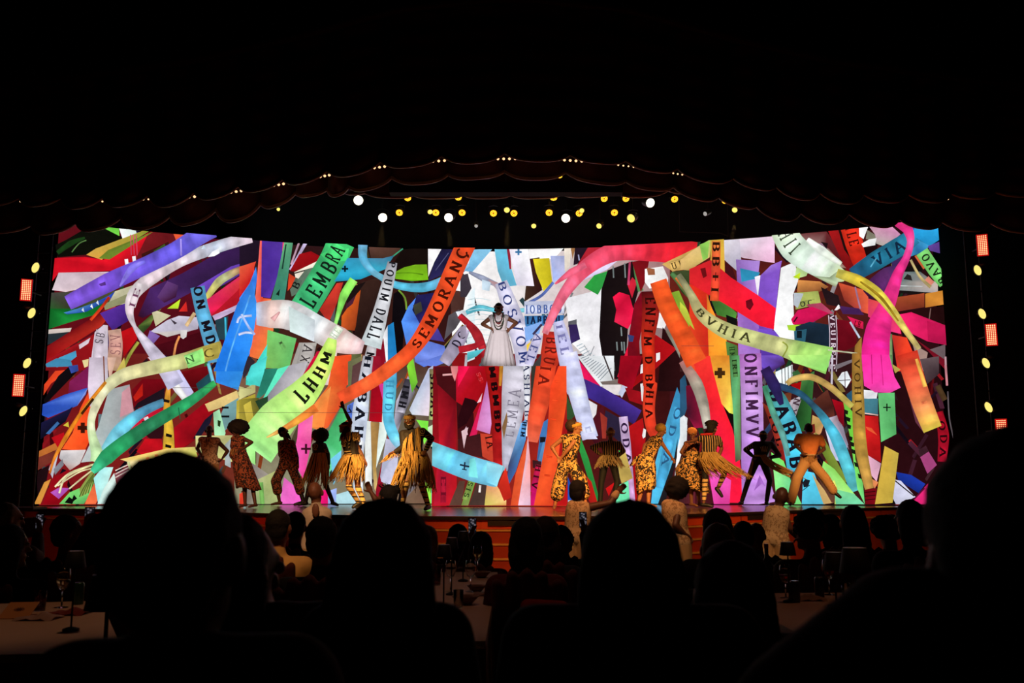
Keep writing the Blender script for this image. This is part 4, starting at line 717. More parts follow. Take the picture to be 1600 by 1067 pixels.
G('I', [640, 830, 742, 850, 836, 1080, 680, 1080], (170, 40, 36), (226, 64, 36), (222, 60, 34), (206, 46, 36)); R('I', [627, 825, 632, 1080], 30, (112, 144, 92)); G('I', [780, 890, 884, 952, 862, 1080, 832, 1080], (166, 136, 126)); G('I', [800, 860, 1004, 1000, 1004, 1070, 890, 945], (114, 16, 32)); G('I', [898, 932, 1004, 896, 1004, 1002], (114, 96, 100)); R('I', [1005, 980, 1008, 1080], 14, (190, 150, 160)); G('I', [388, 905, 434, 845, 434, 1080, 378, 1080], (146, 106, 44))
# ---- tile J (far lower right)
G('J', [638, 50, 700, 90, 662, 116], (170, 150, 70)); R('J', [627, -10, 634, 140], 28, (100, 150, 92)); G('J', [448, 228, 544, 238, 534, 292, 448, 288], (238, 238, 244)); G('J', [448, 290, 544, 288, 544, 405, 448, 394], (62, 114, 128)); R('J', [450, 388, 545, 402], 8, (230, 190, 180)); G('J', [450, 404, 544, 410, 560, 592, 564, 726, 468, 672, 458, 500], (200, 26, 26), (186, 22, 24), (170, 20, 22), (200, 30, 30)); G('J', [460, 480, 500, 490, 540, 540, 470, 500], (230, 90, 50))
G('J', [830, 20, 960, 0, 960, 120, 880, 190], (110, 90, 94), (60, 44, 50), (70, 50, 56)); G('J', [760, 300, 842, 280, 862, 530, 800, 450], (100, 50, 66)); G('J', [828, 682, 882, 640, 945, 742, 880, 802], (156, 64, 116)); G('J', [820, 640, 870, 610, 890, 650, 830, 690], (60, 30, 40)); G('J', [668, 790, 770, 810, 866, 872, 820, 935, 680, 842], (26, 52, 156), (20, 40, 120)); R('J', [1005, 60, 1015, 200], 16, (200, 130, 140)); R('J', [1020, 240, 1030, 420, 1060, 560], 10, (90, 80, 84)); R('J', [950, 200, 1000, 300], 40, (70, 50, 30))
R('J', [955, 380, 990, 540, 978, 720], [60, 76, 60], (130, 12, 26), (176, 16, 38), (150, 14, 40), text='ODA', t0=.2, t1=1., th=.6, tcol=(40, 6, 12)); G('J', [648, 840, 700, 850, 798, 960, 700, 1010, 640, 1010, 628, 950], (196, 196, 220), (216, 216, 236), (200, 200, 226)); R('J', [660, 850, 790, 955], 8, (30, 20, 24)); G('J', [756, 1010, 884, 868, 876, 1010], (240, 42, 124)); R('J', [780, 985, 860, 900], 10, (90, 14, 50)); G('J', [628, 1010, 640, 960, 665, 1010], (16, 12, 12))
G('J', [468, 672, 564, 732, 534, 855, 488, 802], (220, 166, 190)); G('J', [488, 830, 545, 860, 520, 905], (224, 136, 84)); G('J', [452, 908, 534, 900, 524, 1010, 458, 1010], (116, 10, 22))
for k in range(3): R('J', [455, 930 + k * 26, 525, 922 + k * 26], 6, (40, 6, 10))
G('J', [588, 612, 684, 662, 642, 1000, 522, 1010], (196, 160, 60), (226, 196, 84), (222, 190, 76), (214, 180, 70))

# ---- the ribbons that sweep across the whole picture, on top
R('A', [1600, 170, 1480, 195, 1350, 235, 1120, 320, 930, 430, 800, 545, 765, 660, 800, 775, 890, 900, 1010, 1060, 1080, 1180], [60, 80, 84, 84, 96, 84, 58, 26, 70, 110, 120], (230, 206, 220), (226, 214, 226), (190, 200, 220), (222, 206, 214), (216, 196, 204), (232, 222, 226), (226, 206, 214), (214, 204, 214), (206, 196, 216), (214, 204, 226), (204, 202, 240))
R('A', [835, 480, 780, 640], 50, (232, 222, 226), (228, 210, 216), text='JE', t0=.0, t1=1., th=.7, tcol=(110, 60, 90), bold=.8, flip=True); G('A', [1300, 300, 1330, 262, 1375, 240, 1380, 272, 1345, 292], (250, 250, 255)); G('A', [1255, 245, 1270, 215, 1290, 240], (200, 220, 240))
R('A', [345, 615, 620, 475, 880, 355, 1080, 255, 1260, 140, 1340, 105], [100, 130, 118, 120, 130, 120], (128, 88, 214), (122, 82, 212), (112, 90, 222), (104, 92, 222), (116, 108, 226), (110, 96, 216)); R('A', [1115, 175, 1118, 290], 12, (170, 150, 240)); R('A', [700, 500, 780, 380, 870, 330], [10, 50, 20], (150, 130, 240), (120, 110, 230)); G('A', [555, 485, 600, 468, 605, 492, 570, 500], (84, 50, 130))
R('A', [1400, 925, 1270, 965, 1130, 1010, 900, 1060, 720, 1110, 600, 1200, 535, 1320, 505, 1420, 512, 1520, 545, 1640, 540, 1700], [110, 108, 106, 96, 90, 76, 60, 52, 58, 84, 90], (186, 166, 74), (190, 176, 90), (206, 210, 140), (214, 206, 150), (222, 220, 170), (230, 226, 184), (232, 230, 190), (214, 234, 180), (200, 236, 176), (196, 232, 170)); G('A', [1142, 980, 1268, 920, 1280, 1022, 1166, 1060], (146, 226, 120), (160, 236, 130), (140, 220, 120)); R('A', [1150, 1010, 1240, 975], 80, (150, 228, 124), text='N', th=.55, tcol=(70, 110, 60), bold=.7); R('A', [1275, 965, 1385, 935], 90, (186, 168, 76), text='C', th=.6, tcol=(90, 74, 30), bold=.7)
R('B', [605, 175, 450, 370, 330, 560, 255, 700, 225, 800], [22, 26, 30, 20, 14], (226, 140, 40), (220, 126, 30), (228, 136, 40), (210, 110, 40)); R('B', [520, 290, 440, 395], 18, (60, 30, 10)); R('B', [590, 0, 596, 175], 8, (120, 60, 30))
R('B', [1350, 180, 1240, 265, 1110, 350, 900, 475, 720, 600, 610, 690, 515, 790], [40, 60, 80, 90, 100, 104, 40], (52, 166, 84), (48, 162, 100), (44, 156, 94), (40, 112, 76), (42, 154, 94), (46, 166, 104), (70, 196, 150)); R('B', [1100, 350, 1112, 430], 6, (30, 90, 60))
# blue drape at the joint of A/B/C
G('A', [1600, 470, 1560, 520, 1500, 622, 1420, 852, 1340, 1080, 1540, 1080, 1600, 900, 1640, 640], (60, 130, 230), (44, 124, 230), (34, 120, 226), (30, 116, 224), (36, 130, 232), (48, 140, 236), (60, 150, 240)); R('A', [1590, 560, 1470, 900, 1420, 1080], 12, (90, 170, 250))
for (a, c) in (((1600, 700, 1520, 710, 1500, 750), (190, 200, 240)), ((1610, 820, 1560, 815, 1510, 830), (200, 206, 240)), ((1530, 690, 1580, 780, 1620, 830), (170, 190, 245))): R('A', list(a), 16, c)
# lettered green ribbon
R('C', [425, 590, 545, 395, 640, 235, 700, 105], [190, 186, 184, 190], (70, 200, 130), (66, 190, 118), (62, 186, 112), (76, 224, 124), text='LEMB', t0=.12, t1=.76, th=.56, tcol=(18, 34, 24), bold=1.0)
G('C', [556, 192, 600, 172, 752, 150, 742, 232, 620, 250], (76, 226, 122), (84, 240, 132), (66, 204, 112), (70, 210, 116)); R('C', [628, 238, 690, 130], 100, (74, 214, 118), (80, 232, 128), text='RA', t0=.05, t1=1.05, th=.95, tcol=(18, 34, 24))
G('C', [650, 378, 680, 330, 742, 216, 984, 218, 1062, 198, 1000, 292, 832, 362], (36, 150, 186), (40, 160, 196), (50, 150, 190), (70, 120, 150), (44, 110, 140), (60, 170, 200), (30, 160, 200)); plus('C', 725, 290, 22, (10, 26, 34), .3)
R('C', [848, 118, 850, 220, 905, 300, 960, 340, 1080, 402, 1250, 418, 1400, 372, 1570, 262], [66, 56, 44, 40, 50, 64, 64, 40], (130, 196, 232), (90, 176, 214), (110, 186, 220), (120, 190, 216), (86, 180, 210), (84, 180, 214), (110, 170, 206), (130, 186, 220))
G('C', [1068, 312, 1130, 280, 1205, 262, 1284, 260, 1294, 366, 1180, 374, 1068, 358], (120, 180, 30), (140, 200, 36), (130, 190, 30), (116, 180, 26), (96, 160, 20), (110, 170, 26)); R('C', [1075, 320, 1180, 318, 1260, 330], 8, (90, 140, 20))
R('C', [785, 365, 720, 470, 685, 580, 650, 700, 590, 850], [60, 60, 34, 20, 34], (150, 240, 100), (140, 230, 96), (134, 224, 96), (160, 236, 120), (200, 246, 120))
R('C', [1050, 245, 1015, 400, 965, 600, 900, 820], [66, 84, 104, 150], (150, 150, 160), (206, 208, 214), (212, 212, 218), (206, 220, 222), text='POUIM DALL', t0=.0, t1=.95, th=.6, tcol=(24, 24, 30), bold=1.1)
R('C', [120, 600, 220, 600, 350, 610, 520, 690, 690, 780, 850, 830], [150, 190, 200, 176, 180, 80], (190, 206, 236), (244, 206, 196), (226, 220, 220), (216, 224, 228), (244, 208, 200), (236, 202, 208)); G('C', [340, 545, 350, 720, 515, 790, 520, 640], (214, 232, 230), (216, 234, 232), (220, 226, 234), (214, 224, 230)); R('C', [280, 585, 230, 640], [10, 40], (226, 170, 170)); R('C', [640, 760, 690, 690], 60, (226, 236, 214), text='HE', th=.7, tcol=(180, 196, 170), bold=.7)
# pale lime lettered ribbon
R('D', [640, -120, 604, -10, 545, 120, 440, 255, 265, 430, 105, 640], [60, 110, 140, 200, 270, 290], (206, 250, 120), (214, 255, 112), (214, 255, 116), (204, 255, 130), (196, 255, 140), (170, 250, 150), text='LHHM', t0=.06, t1=.50, th=.5, tcol=(24, 26, 14), bold=1.2, flip=True)
R('D', [530, 350, 400, 440, 300, 500, 190, 555], [60, 50, 36, 10], (250, 120, 50), (246, 156, 60), (240, 150, 70), (220, 200, 110))
# white lettered ribbon B A H I
R('D', [885, 0, 858, 180, 832, 370, 818, 560, 812, 720, 820, 1000], [70, 84, 110, 96, 76, 60], (186, 182, 190), (200, 204, 216), (206, 216, 236), (210, 220, 240), (220, 230, 244), (226, 240, 246), text='HABAHI', t0=.0, t1=.68, th=.55, tcol=(20, 22, 34), bold=1.2)
R('D', [1038, 40, 1030, 250, 1022, 420, 1060, 545, 1110, 620], [84, 90, 76, 74, 60], (70, 150, 196), (100, 204, 236), (96, 200, 236), (110, 206, 236), (170, 206, 232), text='MHUD', t0=.05, t1=.6, th=.55, tcol=(60, 140, 176), bold=.8)
# lettered orange sash
R('C', [690, 1180, 900, 1065, 1060, 950, 1185, 840, 1290, 690, 1390, 490, 1480, 280, 1590, 40], [90, 96, 100, 100, 120, 130, 130, 136], (246, 84, 44), (255, 100, 52), (255, 94, 44), (250, 84, 40), (240, 76, 36), (246, 80, 36), (244, 82, 40), (238, 72, 34), text='SEMORAN\u00c7', t0=.42, t1=.935, th=.52, tcol=(70, 18, 8), bold=1.1)

# lettered sashes right of centre
R('E', [1300, 400, 1302, 560, 1284, 720, 1290, 880, 1292, 1040, 1300, 1030, 1302, 1045, 1290, 1195, 1310, 1340, 1365, 1425], [120, 116, 92, 82, 84, 88, 90, 84, 72, 56], (90, 16, 20), (170, 34, 26), (206, 46, 24), (216, 50, 26), (226, 58, 30), (230, 62, 34), (230, 62, 36), (226, 60, 36), (224, 58, 38), text='ENFIM D BAHIA', t0=.04, t1=.86, th=.55, tcol=(44, 10, 8), bold=1.1)
R('E', [1355, 330, 1415, 500, 1520, 700, 1615, 890], [116, 124, 136, 150], (236, 84, 36), (242, 90, 36), (238, 84, 34), (244, 92, 40))
G('E', [738, 332, 870, 248, 1094, 176, 1004, 252, 850, 322, 718, 434], (226, 214, 240), (222, 206, 236), (214, 206, 244), (220, 206, 232)); G('E', [848, 372, 918, 290, 1008, 262, 972, 372, 942, 424], (40, 150, 60), (54, 170, 74), (46, 160, 66))
R('E', [1610, 150, 1450, 125, 1300, 112, 1060, 130, 870, 232, 730, 390, 640, 550, 580, 690], [170, 170, 170, 130, 110, 78, 60, 44], (226, 34, 44), (232, 36, 50), (238, 44, 64), (246, 74, 104), (246, 84, 114), (248, 110, 140), (246, 110, 136), (246, 140, 156)); R('E', [860, 220, 760, 270, 650, 350], [40, 50, 10], (246, 110, 140), (240, 90, 120)); G('E', [1380, 215, 1610, 105, 1610, 245, 1450, 262], (206, 166, 92), (190, 150, 84), (196, 156, 84)); R('E', [1440, 235, 1600, 180], 70, (204, 166, 94), text='UII.', t0=.05, t1=.95, th=.6, tcol=(60, 44, 20), bold=.8)
G('G', [-5, 320, 112, 230, 206, 175, 194, 302, 50, 392, -5, 385], (206, 170, 106), (214, 184, 120), (150, 190, 96), (200, 176, 100), (200, 160, 96), (200, 164, 100)); G('G', [125, 215, 192, 190, 182, 305, 148, 325], (146, 206, 90)); G('G', [198, 172, 292, 165, 298, 412, 230, 565, 188, 420, 200, 310], (206, 176, 70), (214, 172, 60), (216, 166, 64), (230, 120, 40), (200, 150, 60), (210, 176, 64))
G('G', [56, 382, 202, 320, 340, 440, 522, 560, 645, 650, 632, 795, 540, 772, 300, 622, 56, 480], (206, 36, 42), (226, 40, 44), (244, 30, 50), (246, 26, 54), (240, 22, 50), (226, 16, 44), (236, 26, 50), (240, 30, 46), (206, 36, 40)); R('G', [240, 190, 235, 420, 225, 600], 60, (222, 130, 56), (226, 60, 46), (236, 90, 44), text='BB+I', t0=.02, t1=.95, th=.75, tcol=(44, 20, 12), bold=1.1); G('G', [440, 600, 480, 585, 494, 625, 470, 665, 445, 645], (100, 12, 24)); G('G', [130, 380, 165, 372, 175, 430, 150, 445], (100, 16, 20))
R('G', [-20, 420, 60, 545, 140, 690, 300, 800, 500, 862, 680, 912, 820, 955, 1010, 1010], [40, 50, 84, 112, 112, 122, 156, 190], (120, 120, 90), (160, 156, 110), (200, 186, 124), (206, 206, 134), (196, 200, 132), (190, 190, 130), (176, 226, 116), (160, 222, 110), text='BVHIA', t0=.22, t1=.58, th=.5, tcol=(66, 64, 36), bold=.9)
G('H', [728, -8, 1014, -8, 1004, 70, 980, 105, 764, 45], (180, 226, 120), (160, 226, 112), (146, 220, 110), (140, 216, 104), (170, 222, 120)); R('G', [690, 880, 725, 915, 690, 985], 10, (140, 150, 60)); R('G', [1000, 935, 1200, 960], 10, (200, 206, 170))
R('G', [1170, 425, 1330, 325, 1480, 235, 1590, 160], [96, 128, 130, 110], (34, 84, 124), (34, 110, 140), (40, 124, 156), (44, 134, 176), text='VIA', t0=.35, t1=.88, th=.55, tcol=(18, 40, 64)); R('G', [1330, 310, 1290, 370], 10, (90, 170, 200))
R('G', [690, 110, 765, 235, 880, 320, 1010, 395, 1120, 440], [170, 190, 176, 150, 60], (224, 246, 206), (226, 248, 226), (236, 255, 240), (230, 250, 222), (210, 226, 160), text='HII', t0=.03, t1=.36, th=.5, tcol=(56, 70, 50), bold=.7); R('G', [860, 180, 960, 260, 1090, 350], [30, 60, 30], (250, 255, 240), (246, 255, 244), (226, 236, 210)); G('G', [900, 430, 1010, 440, 1062, 400, 1066, 480, 1050, 505], (150, 166, 130), (190, 206, 160), (200, 220, 180), (140, 140, 110))
R('I', [700, 40, 745, 120, 762, 200, 732, 310, 680, 410, 640, 525, 590, 660, 545, 790, 525, 930, 525, 1080], [150, 70, 48, 50, 70, 92, 120, 170, 190, 190], (244, 50, 130), (240, 52, 140), (246, 90, 160), (240, 60, 150), (230, 46, 130), (240, 50, 140), (244, 50, 130), (246, 40, 140), (246, 36, 146), (250, 50, 160))
R('G', [1060, 410, 1200, 460, 1330, 545, 1430, 660, 1520, 790, 1620, 930], [60, 76, 74, 60, 44, 34], (206, 196, 90), (206, 180, 56), (226, 206, 74), (226, 206, 84), (220, 196, 100), (196, 176, 116)); R('I', [420, 470, 560, 580, 680, 740], [10, 22, 10], (150, 120, 30))
R('J', [395, -20, 405, 300, 420, 600, 480, 905], [62, 82, 86, 60], (150, 104, 44), (172, 134, 58), (184, 142, 60), (200, 150, 76), text='VOHIV', t0=.05, t1=.5, th=.5, tcol=(70, 48, 20), bold=.8); G('J', [428, -10, 616, -10, 652, 140, 694, 215, 620, 252, 520, 248, 445, 202], (250, 40, 150), (250, 50, 160), (252, 60, 170), (250, 70, 180), (252, 70, 170), (255, 80, 180), (250, 60, 170)); R('J', [495, -10, 500, 190], 5, (190, 20, 110)); R('J', [560, -10, 575, 200], 5, (200, 30, 120))
R('J', [-80, 190, -40, 160, 40, 142, 110, 150, 220, 215, 365, 345], [34, 42, 46, 44, 44, 40], (206, 170, 96), (210, 176, 104), (204, 166, 90), (196, 160, 86), (186, 150, 84), (200, 190, 90))
G('J', [540, 253, 652, 250, 664, 532, 560, 587], (104, 190, 116), (92, 182, 106), (86, 176, 100), (100, 190, 112)); plus('J', 600, 350, 26, (14, 24, 16), .16)
R('J', [735, -20, 800, 200, 850, 350, 910, 500], [150, 140, 140, 130], (214, 52, 34), (244, 106, 70), (250, 150, 90), (226, 206, 74)); R('J', [800, 20, 860, 210], [20, 30], (246, 180, 80)); R('J', [835, 320, 870, 310], 20, (240, 130, 80), text='+', tcol=(200, 90, 60), th=.9)
# lilac ribbon and end frill left of the blue one
R('F', [735, -20, 790, 200, 848, 420, 890, 560], [130, 130, 112, 112], (206, 206, 244), (212, 216, 250), (214, 218, 252), (204, 208, 246)); G('F', [830, 530, 910, 520, 940, 565, 836, 568], (206, 206, 236)); R('F', [870, 480, 880, 520], 40, (210, 214, 248), text='I', th=.6, tcol=(170, 176, 216))
# panel joints of the LED wall
for (a, b, y) in ((380, 640, 646.5), (1060, 1110, 544), (280, 400, 608.5)):
    PIC.ribbon([(a, y), ((a + b) / 2, y + .2), (b, y + .4)], .5, [(70, 60, 60)])

# ================================================================== movable front LED panel
PIC = FRONT
rect('C', 1300, 900, 1700, 1200, (120, 16, 24)); rect('D', 1300, 20, 1700, 1100, (110, 14, 24), (150, 20, 26), (150, 18, 26), (170, 20, 30)); rect('F', -100, 20, 800, 1100, (150, 15, 22), (170, 30, 24), (180, 40, 26), (90, 30, 28))
G('D', [1330, 60, 1480, 52, 1478, 300, 1350, 190], (70, 16, 20)); G('D', [1350, 180, 1478, 300, 1484, 1020, 1322, 1020, 1360, 600], (120, 14, 24), (110, 12, 22), (206, 26, 36), (180, 24, 50), (190, 24, 40)); G('D', [1476, 52, 1700, 52, 1700, 420, 1480, 300], (206, 22, 60), (160, 12, 20), (150, 12, 20), (170, 14, 30)); G('D', [1440, 52, 1500, 52, 1470, 160, 1450, 110], (216, 130, 130)); R('D', [1385, 115, 1450, 110], 14, (230, 170, 170))
G('D', [1480, 300, 1600, 380, 1610, 640, 1490, 560], (60, 14, 18)); G('D', [1518, 530, 1550, 470, 1560, 530], (240, 190, 210)); G('D', [1520, 570, 1565, 570, 1545, 620], (245, 236, 240)); R('D', [1390, 820, 1390, 1000], 40, (170, 24, 50), text='EI', tcol=(110, 14, 34), th=.8)
G('F', [-20, 50, 60, 56, -20, 200], (232, 22, 74)); G('F', [28, 272, 92, 288, 122, 310, 40, 452, -20, 490, -20, 410], (44, 10, 16)); G('F', [48, 575, 130, 330, 182, 228, 205, 178, 124, 480, 92, 590], (196, 26, 74), (170, 20, 60), (200, 26, 80)); G('F', [108, 495, 190, 118, 218, 420, 202, 525], (206, 120, 180), (190, 110, 180), (214, 150, 210), (206, 130, 196)); R('F', [120, 100, 150, 170], 40, (170, 20, 26), text='SS', tcol=(220, 70, 80), th=.7, bold=.7); G('F', [112, 310, 150, 240, 140, 300], (240, 200, 210))
G('F', [-20, 560, 142, 520, 155, 690, -20, 655], (66, 26, 28)); G('F', [4, 505, 52, 478, 22, 625], (244, 206, 214)); G('F', [135, 520, 215, 530, 300, 745, 220, 720, 150, 680], (196, 64, 44)); R('F', [195, 540, 215, 640], 60, (196, 60, 42), text='TA', tcol=(40, 14, 12), th=.8)
R('F', [212, 40, 240, 250, 256, 450, 272, 760], [96, 92, 86, 90], (176, 22, 20), (160, 18, 18), (150, 20, 22), (190, 30, 30), text='MBMBD', t0=.03, t1=.7, th=.42, tcol=(26, 8, 10), bold=1.6)
R('F', [285, 40, 272, 190], [34, 16], (196, 130, 44)); R('F', [395, 40, 372, 250, 350, 450, 308, 780], [200, 176, 140, 30], (206, 202, 214), (204, 198, 212), (196, 192, 206), (176, 176, 196), text='LEMEA', t0=.2, t1=.68, th=.45, tcol=(130, 124, 140), bold=.7, flip=True); G('F', [285, 480, 320, 370, 325, 430, 300, 560], (150, 110, 70))
R('F', [455, 40, 460, 250, 456, 540], [50, 44, 24], (220, 220, 228), (214, 214, 226), text='ASHTABE', t0=.0, t1=.9, th=.8, tcol=(40, 46, 80), bold=.9); G('F', [418, 452, 452, 420, 452, 562, 382, 785, 318, 905, 330, 742], (110, 170, 226), (84, 150, 210), (60, 100, 160), (70, 70, 110)); R('F', [445, 440, 425, 560], 34, (90, 150, 210), text='HIM', tcol=(20, 24, 40), th=.8, bold=1.3)
G('F', [490, 52, 545, 52, 520, 220, 482, 300], (50, 50, 44)); G('F', [560, 452, 606, 420, 594, 562, 562, 722, 528, 702], (60, 110, 170), (70, 120, 180), (50, 90, 140)); G('F', [535, 720, 580, 540, 590, 700, 560, 800], (90, 140, 190)); G('F', [550, 545, 590, 545, 585, 580, 550, 585], (30, 24, 30)); G('F', [498, 705, 560, 715, 556, 770, 500, 760], (60, 26, 30))
R('F', [595, 30, 562, 250, 522, 420, 498, 580], [140, 134, 116, 70], (226, 66, 36), (236, 76, 42), (240, 84, 50), (246, 110, 80), text='IA', t0=.05, t1=.34, th=.5, tcol=(120, 26, 16))
G('F', [490, 935, 562, 785, 552, 855, 520, 1020, 476, 1020], (216, 22, 112)); R('F', [545, 740, 505, 930], 50, (180, 30, 60), (216, 22, 110), text='HIV', tcol=(60, 12, 20), th=.85)
G('F', [685, 40, 740, 40, 740, 270, 694, 560, 640, 1020, 508, 1020, 602, 500, 622, 200], (240, 70, 34), (252, 80, 36), (250, 84, 36), (255, 90, 40), (240, 70, 36), (252, 90, 44), (248, 80, 36), (236, 66, 32)); G('F', [640, 1020, 692, 560, 760, 250, 760, 1020], (190, 26, 26), (200, 30, 28), (150, 20, 24), (176, 20, 22))
for k in range(6): R('F', [650 - k * 14, 160 + k * 130, 690 - k * 14, 165 + k * 130], 14, (240, 70, 32))
G('F', [346, 1020, 380, 802, 462, 556, 466, 652, 402, 1020], (240, 86, 44), (250, 104, 60), (244, 90, 50)); G('F', [398, 1020, 450, 702, 466, 540, 482, 702, 484, 1020], (240, 200, 220), (236, 190, 210), (244, 150, 140), (236, 196, 220))
G('F', [56, 1020, 118, 850, 205, 870, 165, 1020], (74, 54, 48)); G('F', [4, 1020, 60, 826, 104, 848, 52, 1020], (130, 154, 72), (120, 170, 70), (140, 160, 84)); R('F', [70, 860, 30, 980], 40, (130, 158, 74), text='STS', tcol=(40, 60, 30), th=.8); R('F', [135, 880, 130, 930], 16, (240, 226, 220)); G('F', [-80, 1020, -10, 850, 30, 850, 4, 1020], (90, 60, 50))
G('F', [165, 1020, 180, 880, 250, 882, 316, 985, 316, 1020], (200, 190, 90), (230, 150, 110), (248, 170, 110), (250, 190, 120), (240, 160, 90)); G('F', [258, 885, 312, 756, 356, 962, 300, 990], (216, 48, 32), (190, 36, 26), (206, 40, 30))
R('D', [1240, 630, 1450, 715, 1600, 770, 1740, 808, 1785, 825], [150, 165, 170, 165, 150], (140, 222, 226), (104, 200, 236), (124, 206, 236), (112, 196, 226), (150, 220, 236)); G('F', [60, 700, 100, 690, 120, 830, 55, 820], (120, 216, 216)); G('F', [180, 720, 294, 745, 252, 888, 178, 860], (150, 222, 236), (160, 220, 236), (140, 214, 232), (110, 196, 226))
for (a, w_) in (((1505, 738, 1570, 752), 12), ((1540, 720, 1535, 775), 10), ((1520, 768, 1552, 774), 8)): R('D', list(a), w_, (30, 40, 60))
PIC = WALL

# ---- screen objects
def screen_mat():
    m = bpy.data.materials.new('led_picture'); m.use_nodes = True
    nt = m.node_tree; nt.nodes.remove(nt.nodes['Principled BSDF'])
    at = nt.nodes.new('ShaderNodeAttribute'); at.attribute_name = 'Col'
    tc = nt.nodes.new('ShaderNodeTexCoord')
    n1 = nt.nodes.new('ShaderNodeTexNoise'); n1.inputs['Scale'].default_value = 3.4; n1.inputs['Detail'].default_value = 9; n1.inputs['Roughness'].default_value = 0.68
    nt.links.new(tc.outputs['Object'], n1.inputs['Vector'])
    r = nt.nodes.new('ShaderNodeMapRange'); r.inputs[1].default_value = 0.3; r.inputs[2].default_value = 0.7; r.inputs[3].default_value = 0.86; r.inputs[4].default_value = 1.2
    nt.links.new(n1.outputs['Fac'], r.inputs[0])
    mx = nt.nodes.new('ShaderNodeMix'); mx.data_type = 'RGBA'; mx.blend_type = 'MULTIPLY'; mx.inputs[0].default_value = 1.0
    nt.links.new(at.outputs['Color'], mx.inputs[6]); nt.links.new(r.outputs[0], mx.inputs[7])
    e = nt.nodes.new('ShaderNodeEmission'); e.inputs[1].default_value = 1.0
    nt.links.new(mx.outputs[2], e.inputs[0]); nt.links.new(e.outputs[0], nt.nodes['Material Output'].inputs[0])
    m.cycles.emission_sampling = 'FRONT'
    return m
LEDM = screen_mat()
led = empty('led_screen', (SCX, SCY, ZS), 'wide curved LED wall filled with colourful lettered ribbons', 'screen')
WALL.build('picture', LEDM, led)
for i in range(NFAC):
    a, b = FACX[i], FACX[i + 1]; ya, yb = ysc(a), ysc(b); e = 0.004
    V = [(a, ya, SZ0), (b, yb, SZ0), (b, yb + .12, SZ0), (a, ya + .12, SZ0), (a, ya, SZ1), (b, yb, SZ1), (b, yb + .12, SZ1), (a, ya + .12, SZ1)]
    mk('cabinet', V, [(0, 3, 2, 1), (4, 5, 6, 7), (0, 1, 5, 4), (1, 2, 6, 5), (2, 3, 7, 6), (3, 0, 4, 7)], BLACK, led)
V, Fc = [], []
for i, X in enumerate(FACX):
    V += [(X, ysc(X) - .03, ZS), (X, ysc(X) + .12, ZS), (X, ysc(X) + .12, SZ0 - .001), (X, ysc(X) - .03, SZ0 - .001)]
for i in range(NFAC):
    a = 4 * i; b = a + 4
    for k in range(4): Fc.append((a + k, a + (k + 1) % 4, b + (k + 1) % 4, b + k))
mk('plinth', V, Fc, BLACK, led)
pan = empty('led_display', ((PRECT[0] + PRECT[1]) / 2, PFLAT, ZS), 'flat low LED panel standing in front of the curved wall below the singer', 'screen')
FRONT.build('picture', LEDM, pan)
MB().box((PRECT[0], PFLAT, ZS), (PRECT[1], PFLAT + .1, PRECT[3])).build('cabinet', BLACK, pan)
for x in (PRECT[0] + .3, PRECT[1] - .3):
    MB().box((x - .03, PFLAT + .1, ZS), (x + .03, PFLAT + .4, ZS + .05)).box((x - .03, PFLAT + .1, ZS), (x + .03, PFLAT + .15, PRECT[3] - .2)).build('brace', BLACK, pan)

# ================================================================== proscenium, swagged valance
VELVET = mat('dark_red_velvet', srgb(112, 48, 42), 0.75, 0.35, 6, sheen=0.3)
HEM_LIGHT = mat('swag_hem_light', srgb(190, 140, 112), 0.5, 0.2, 30)
DA, DB, DC = 14.6, 15.45, 18.6
def arch_z(px_, tab, D):
    y = float(np.interp(px_, [t[0] for t in tab], [t[1] for t in tab]))
    return P(px_, y, D).z
def swag(parent, x0, z0, x1, z1, dip, D, top, rows):
    """one gathered swag between two cusps; horizontal folds hang as catenaries, top(x) = upper edge"""
    nu = 12; V = []; Fc = []
    for j in range(rows + 1):
        v = j / rows
        for i in range(nu + 1):
            u = i / nu; X = x0 + (x1 - x0) * u
            zb = z0 + (z1 - z0) * u; zt = top(X)
            sag = dip * (1 - (2 * u - 1) ** 2) ** 0.85 * (1 - 0.75 * v)
            z = zb + (zt - zb) * v - sag
            fold = 0.07 * abs(math.sin(v * rows * PI / 4)) * (0.35 + math.sin(PI * u))
            y = D - 0.22 * math.sin(PI * u) ** 0.8 - fold + 0.02 * math.sin(9 * u + 3 * v)
            V.append((X, y, z))
    n = nu + 1
    for j in range(rows):
        for i in range(nu):
            Fc.append((j * n + i, j * n + i + 1, (j + 1) * n + i + 1, (j + 1) * n + i))
    # give the cloth thickness with a back sheet
    m = len(V); V += [(x, y + 0.03, z) for (x, y, z) in V]
    Fc += [tuple(i + m for i in reversed(f)) for f in Fc]
    for i in range(nu): Fc.append((i, i + m, i + 1 + m, i + 1))
    s = mk('swag', V, Fc, VELVET, parent, smooth=True)
    MB().tube([(V[i][0], V[i][1] - 0.012, V[i][2] - 0.012) for i in range(n)], 0.028, 6).build('edge_tube', HEM_LIGHT, s, smooth=True)  # added pale tube stands in for screen light on the swag's lower edge
    return s
def valance(label, cusps, lows, D, topf, rows):
    """cusps: (px,py) high points; lows: py of each swag bottom between them"""
    c = P(780, 300, D)
    t = empty('valance', (c.x, D, c.z), label, 'curtain')
    W = [P(x, y, D) for (x, y) in cusps]
    for i in range(len(cusps) - 1):
        lo = P((cusps[i][0] + cusps[i + 1][0]) / 2, lows[i], D).z
        dip = max(0.08, (W[i].z + W[i + 1].z) / 2 - lo)
        swag(t, W[i].x, W[i].z, W[i + 1].x, W[i + 1].z, dip, D, topf, rows)
    return t
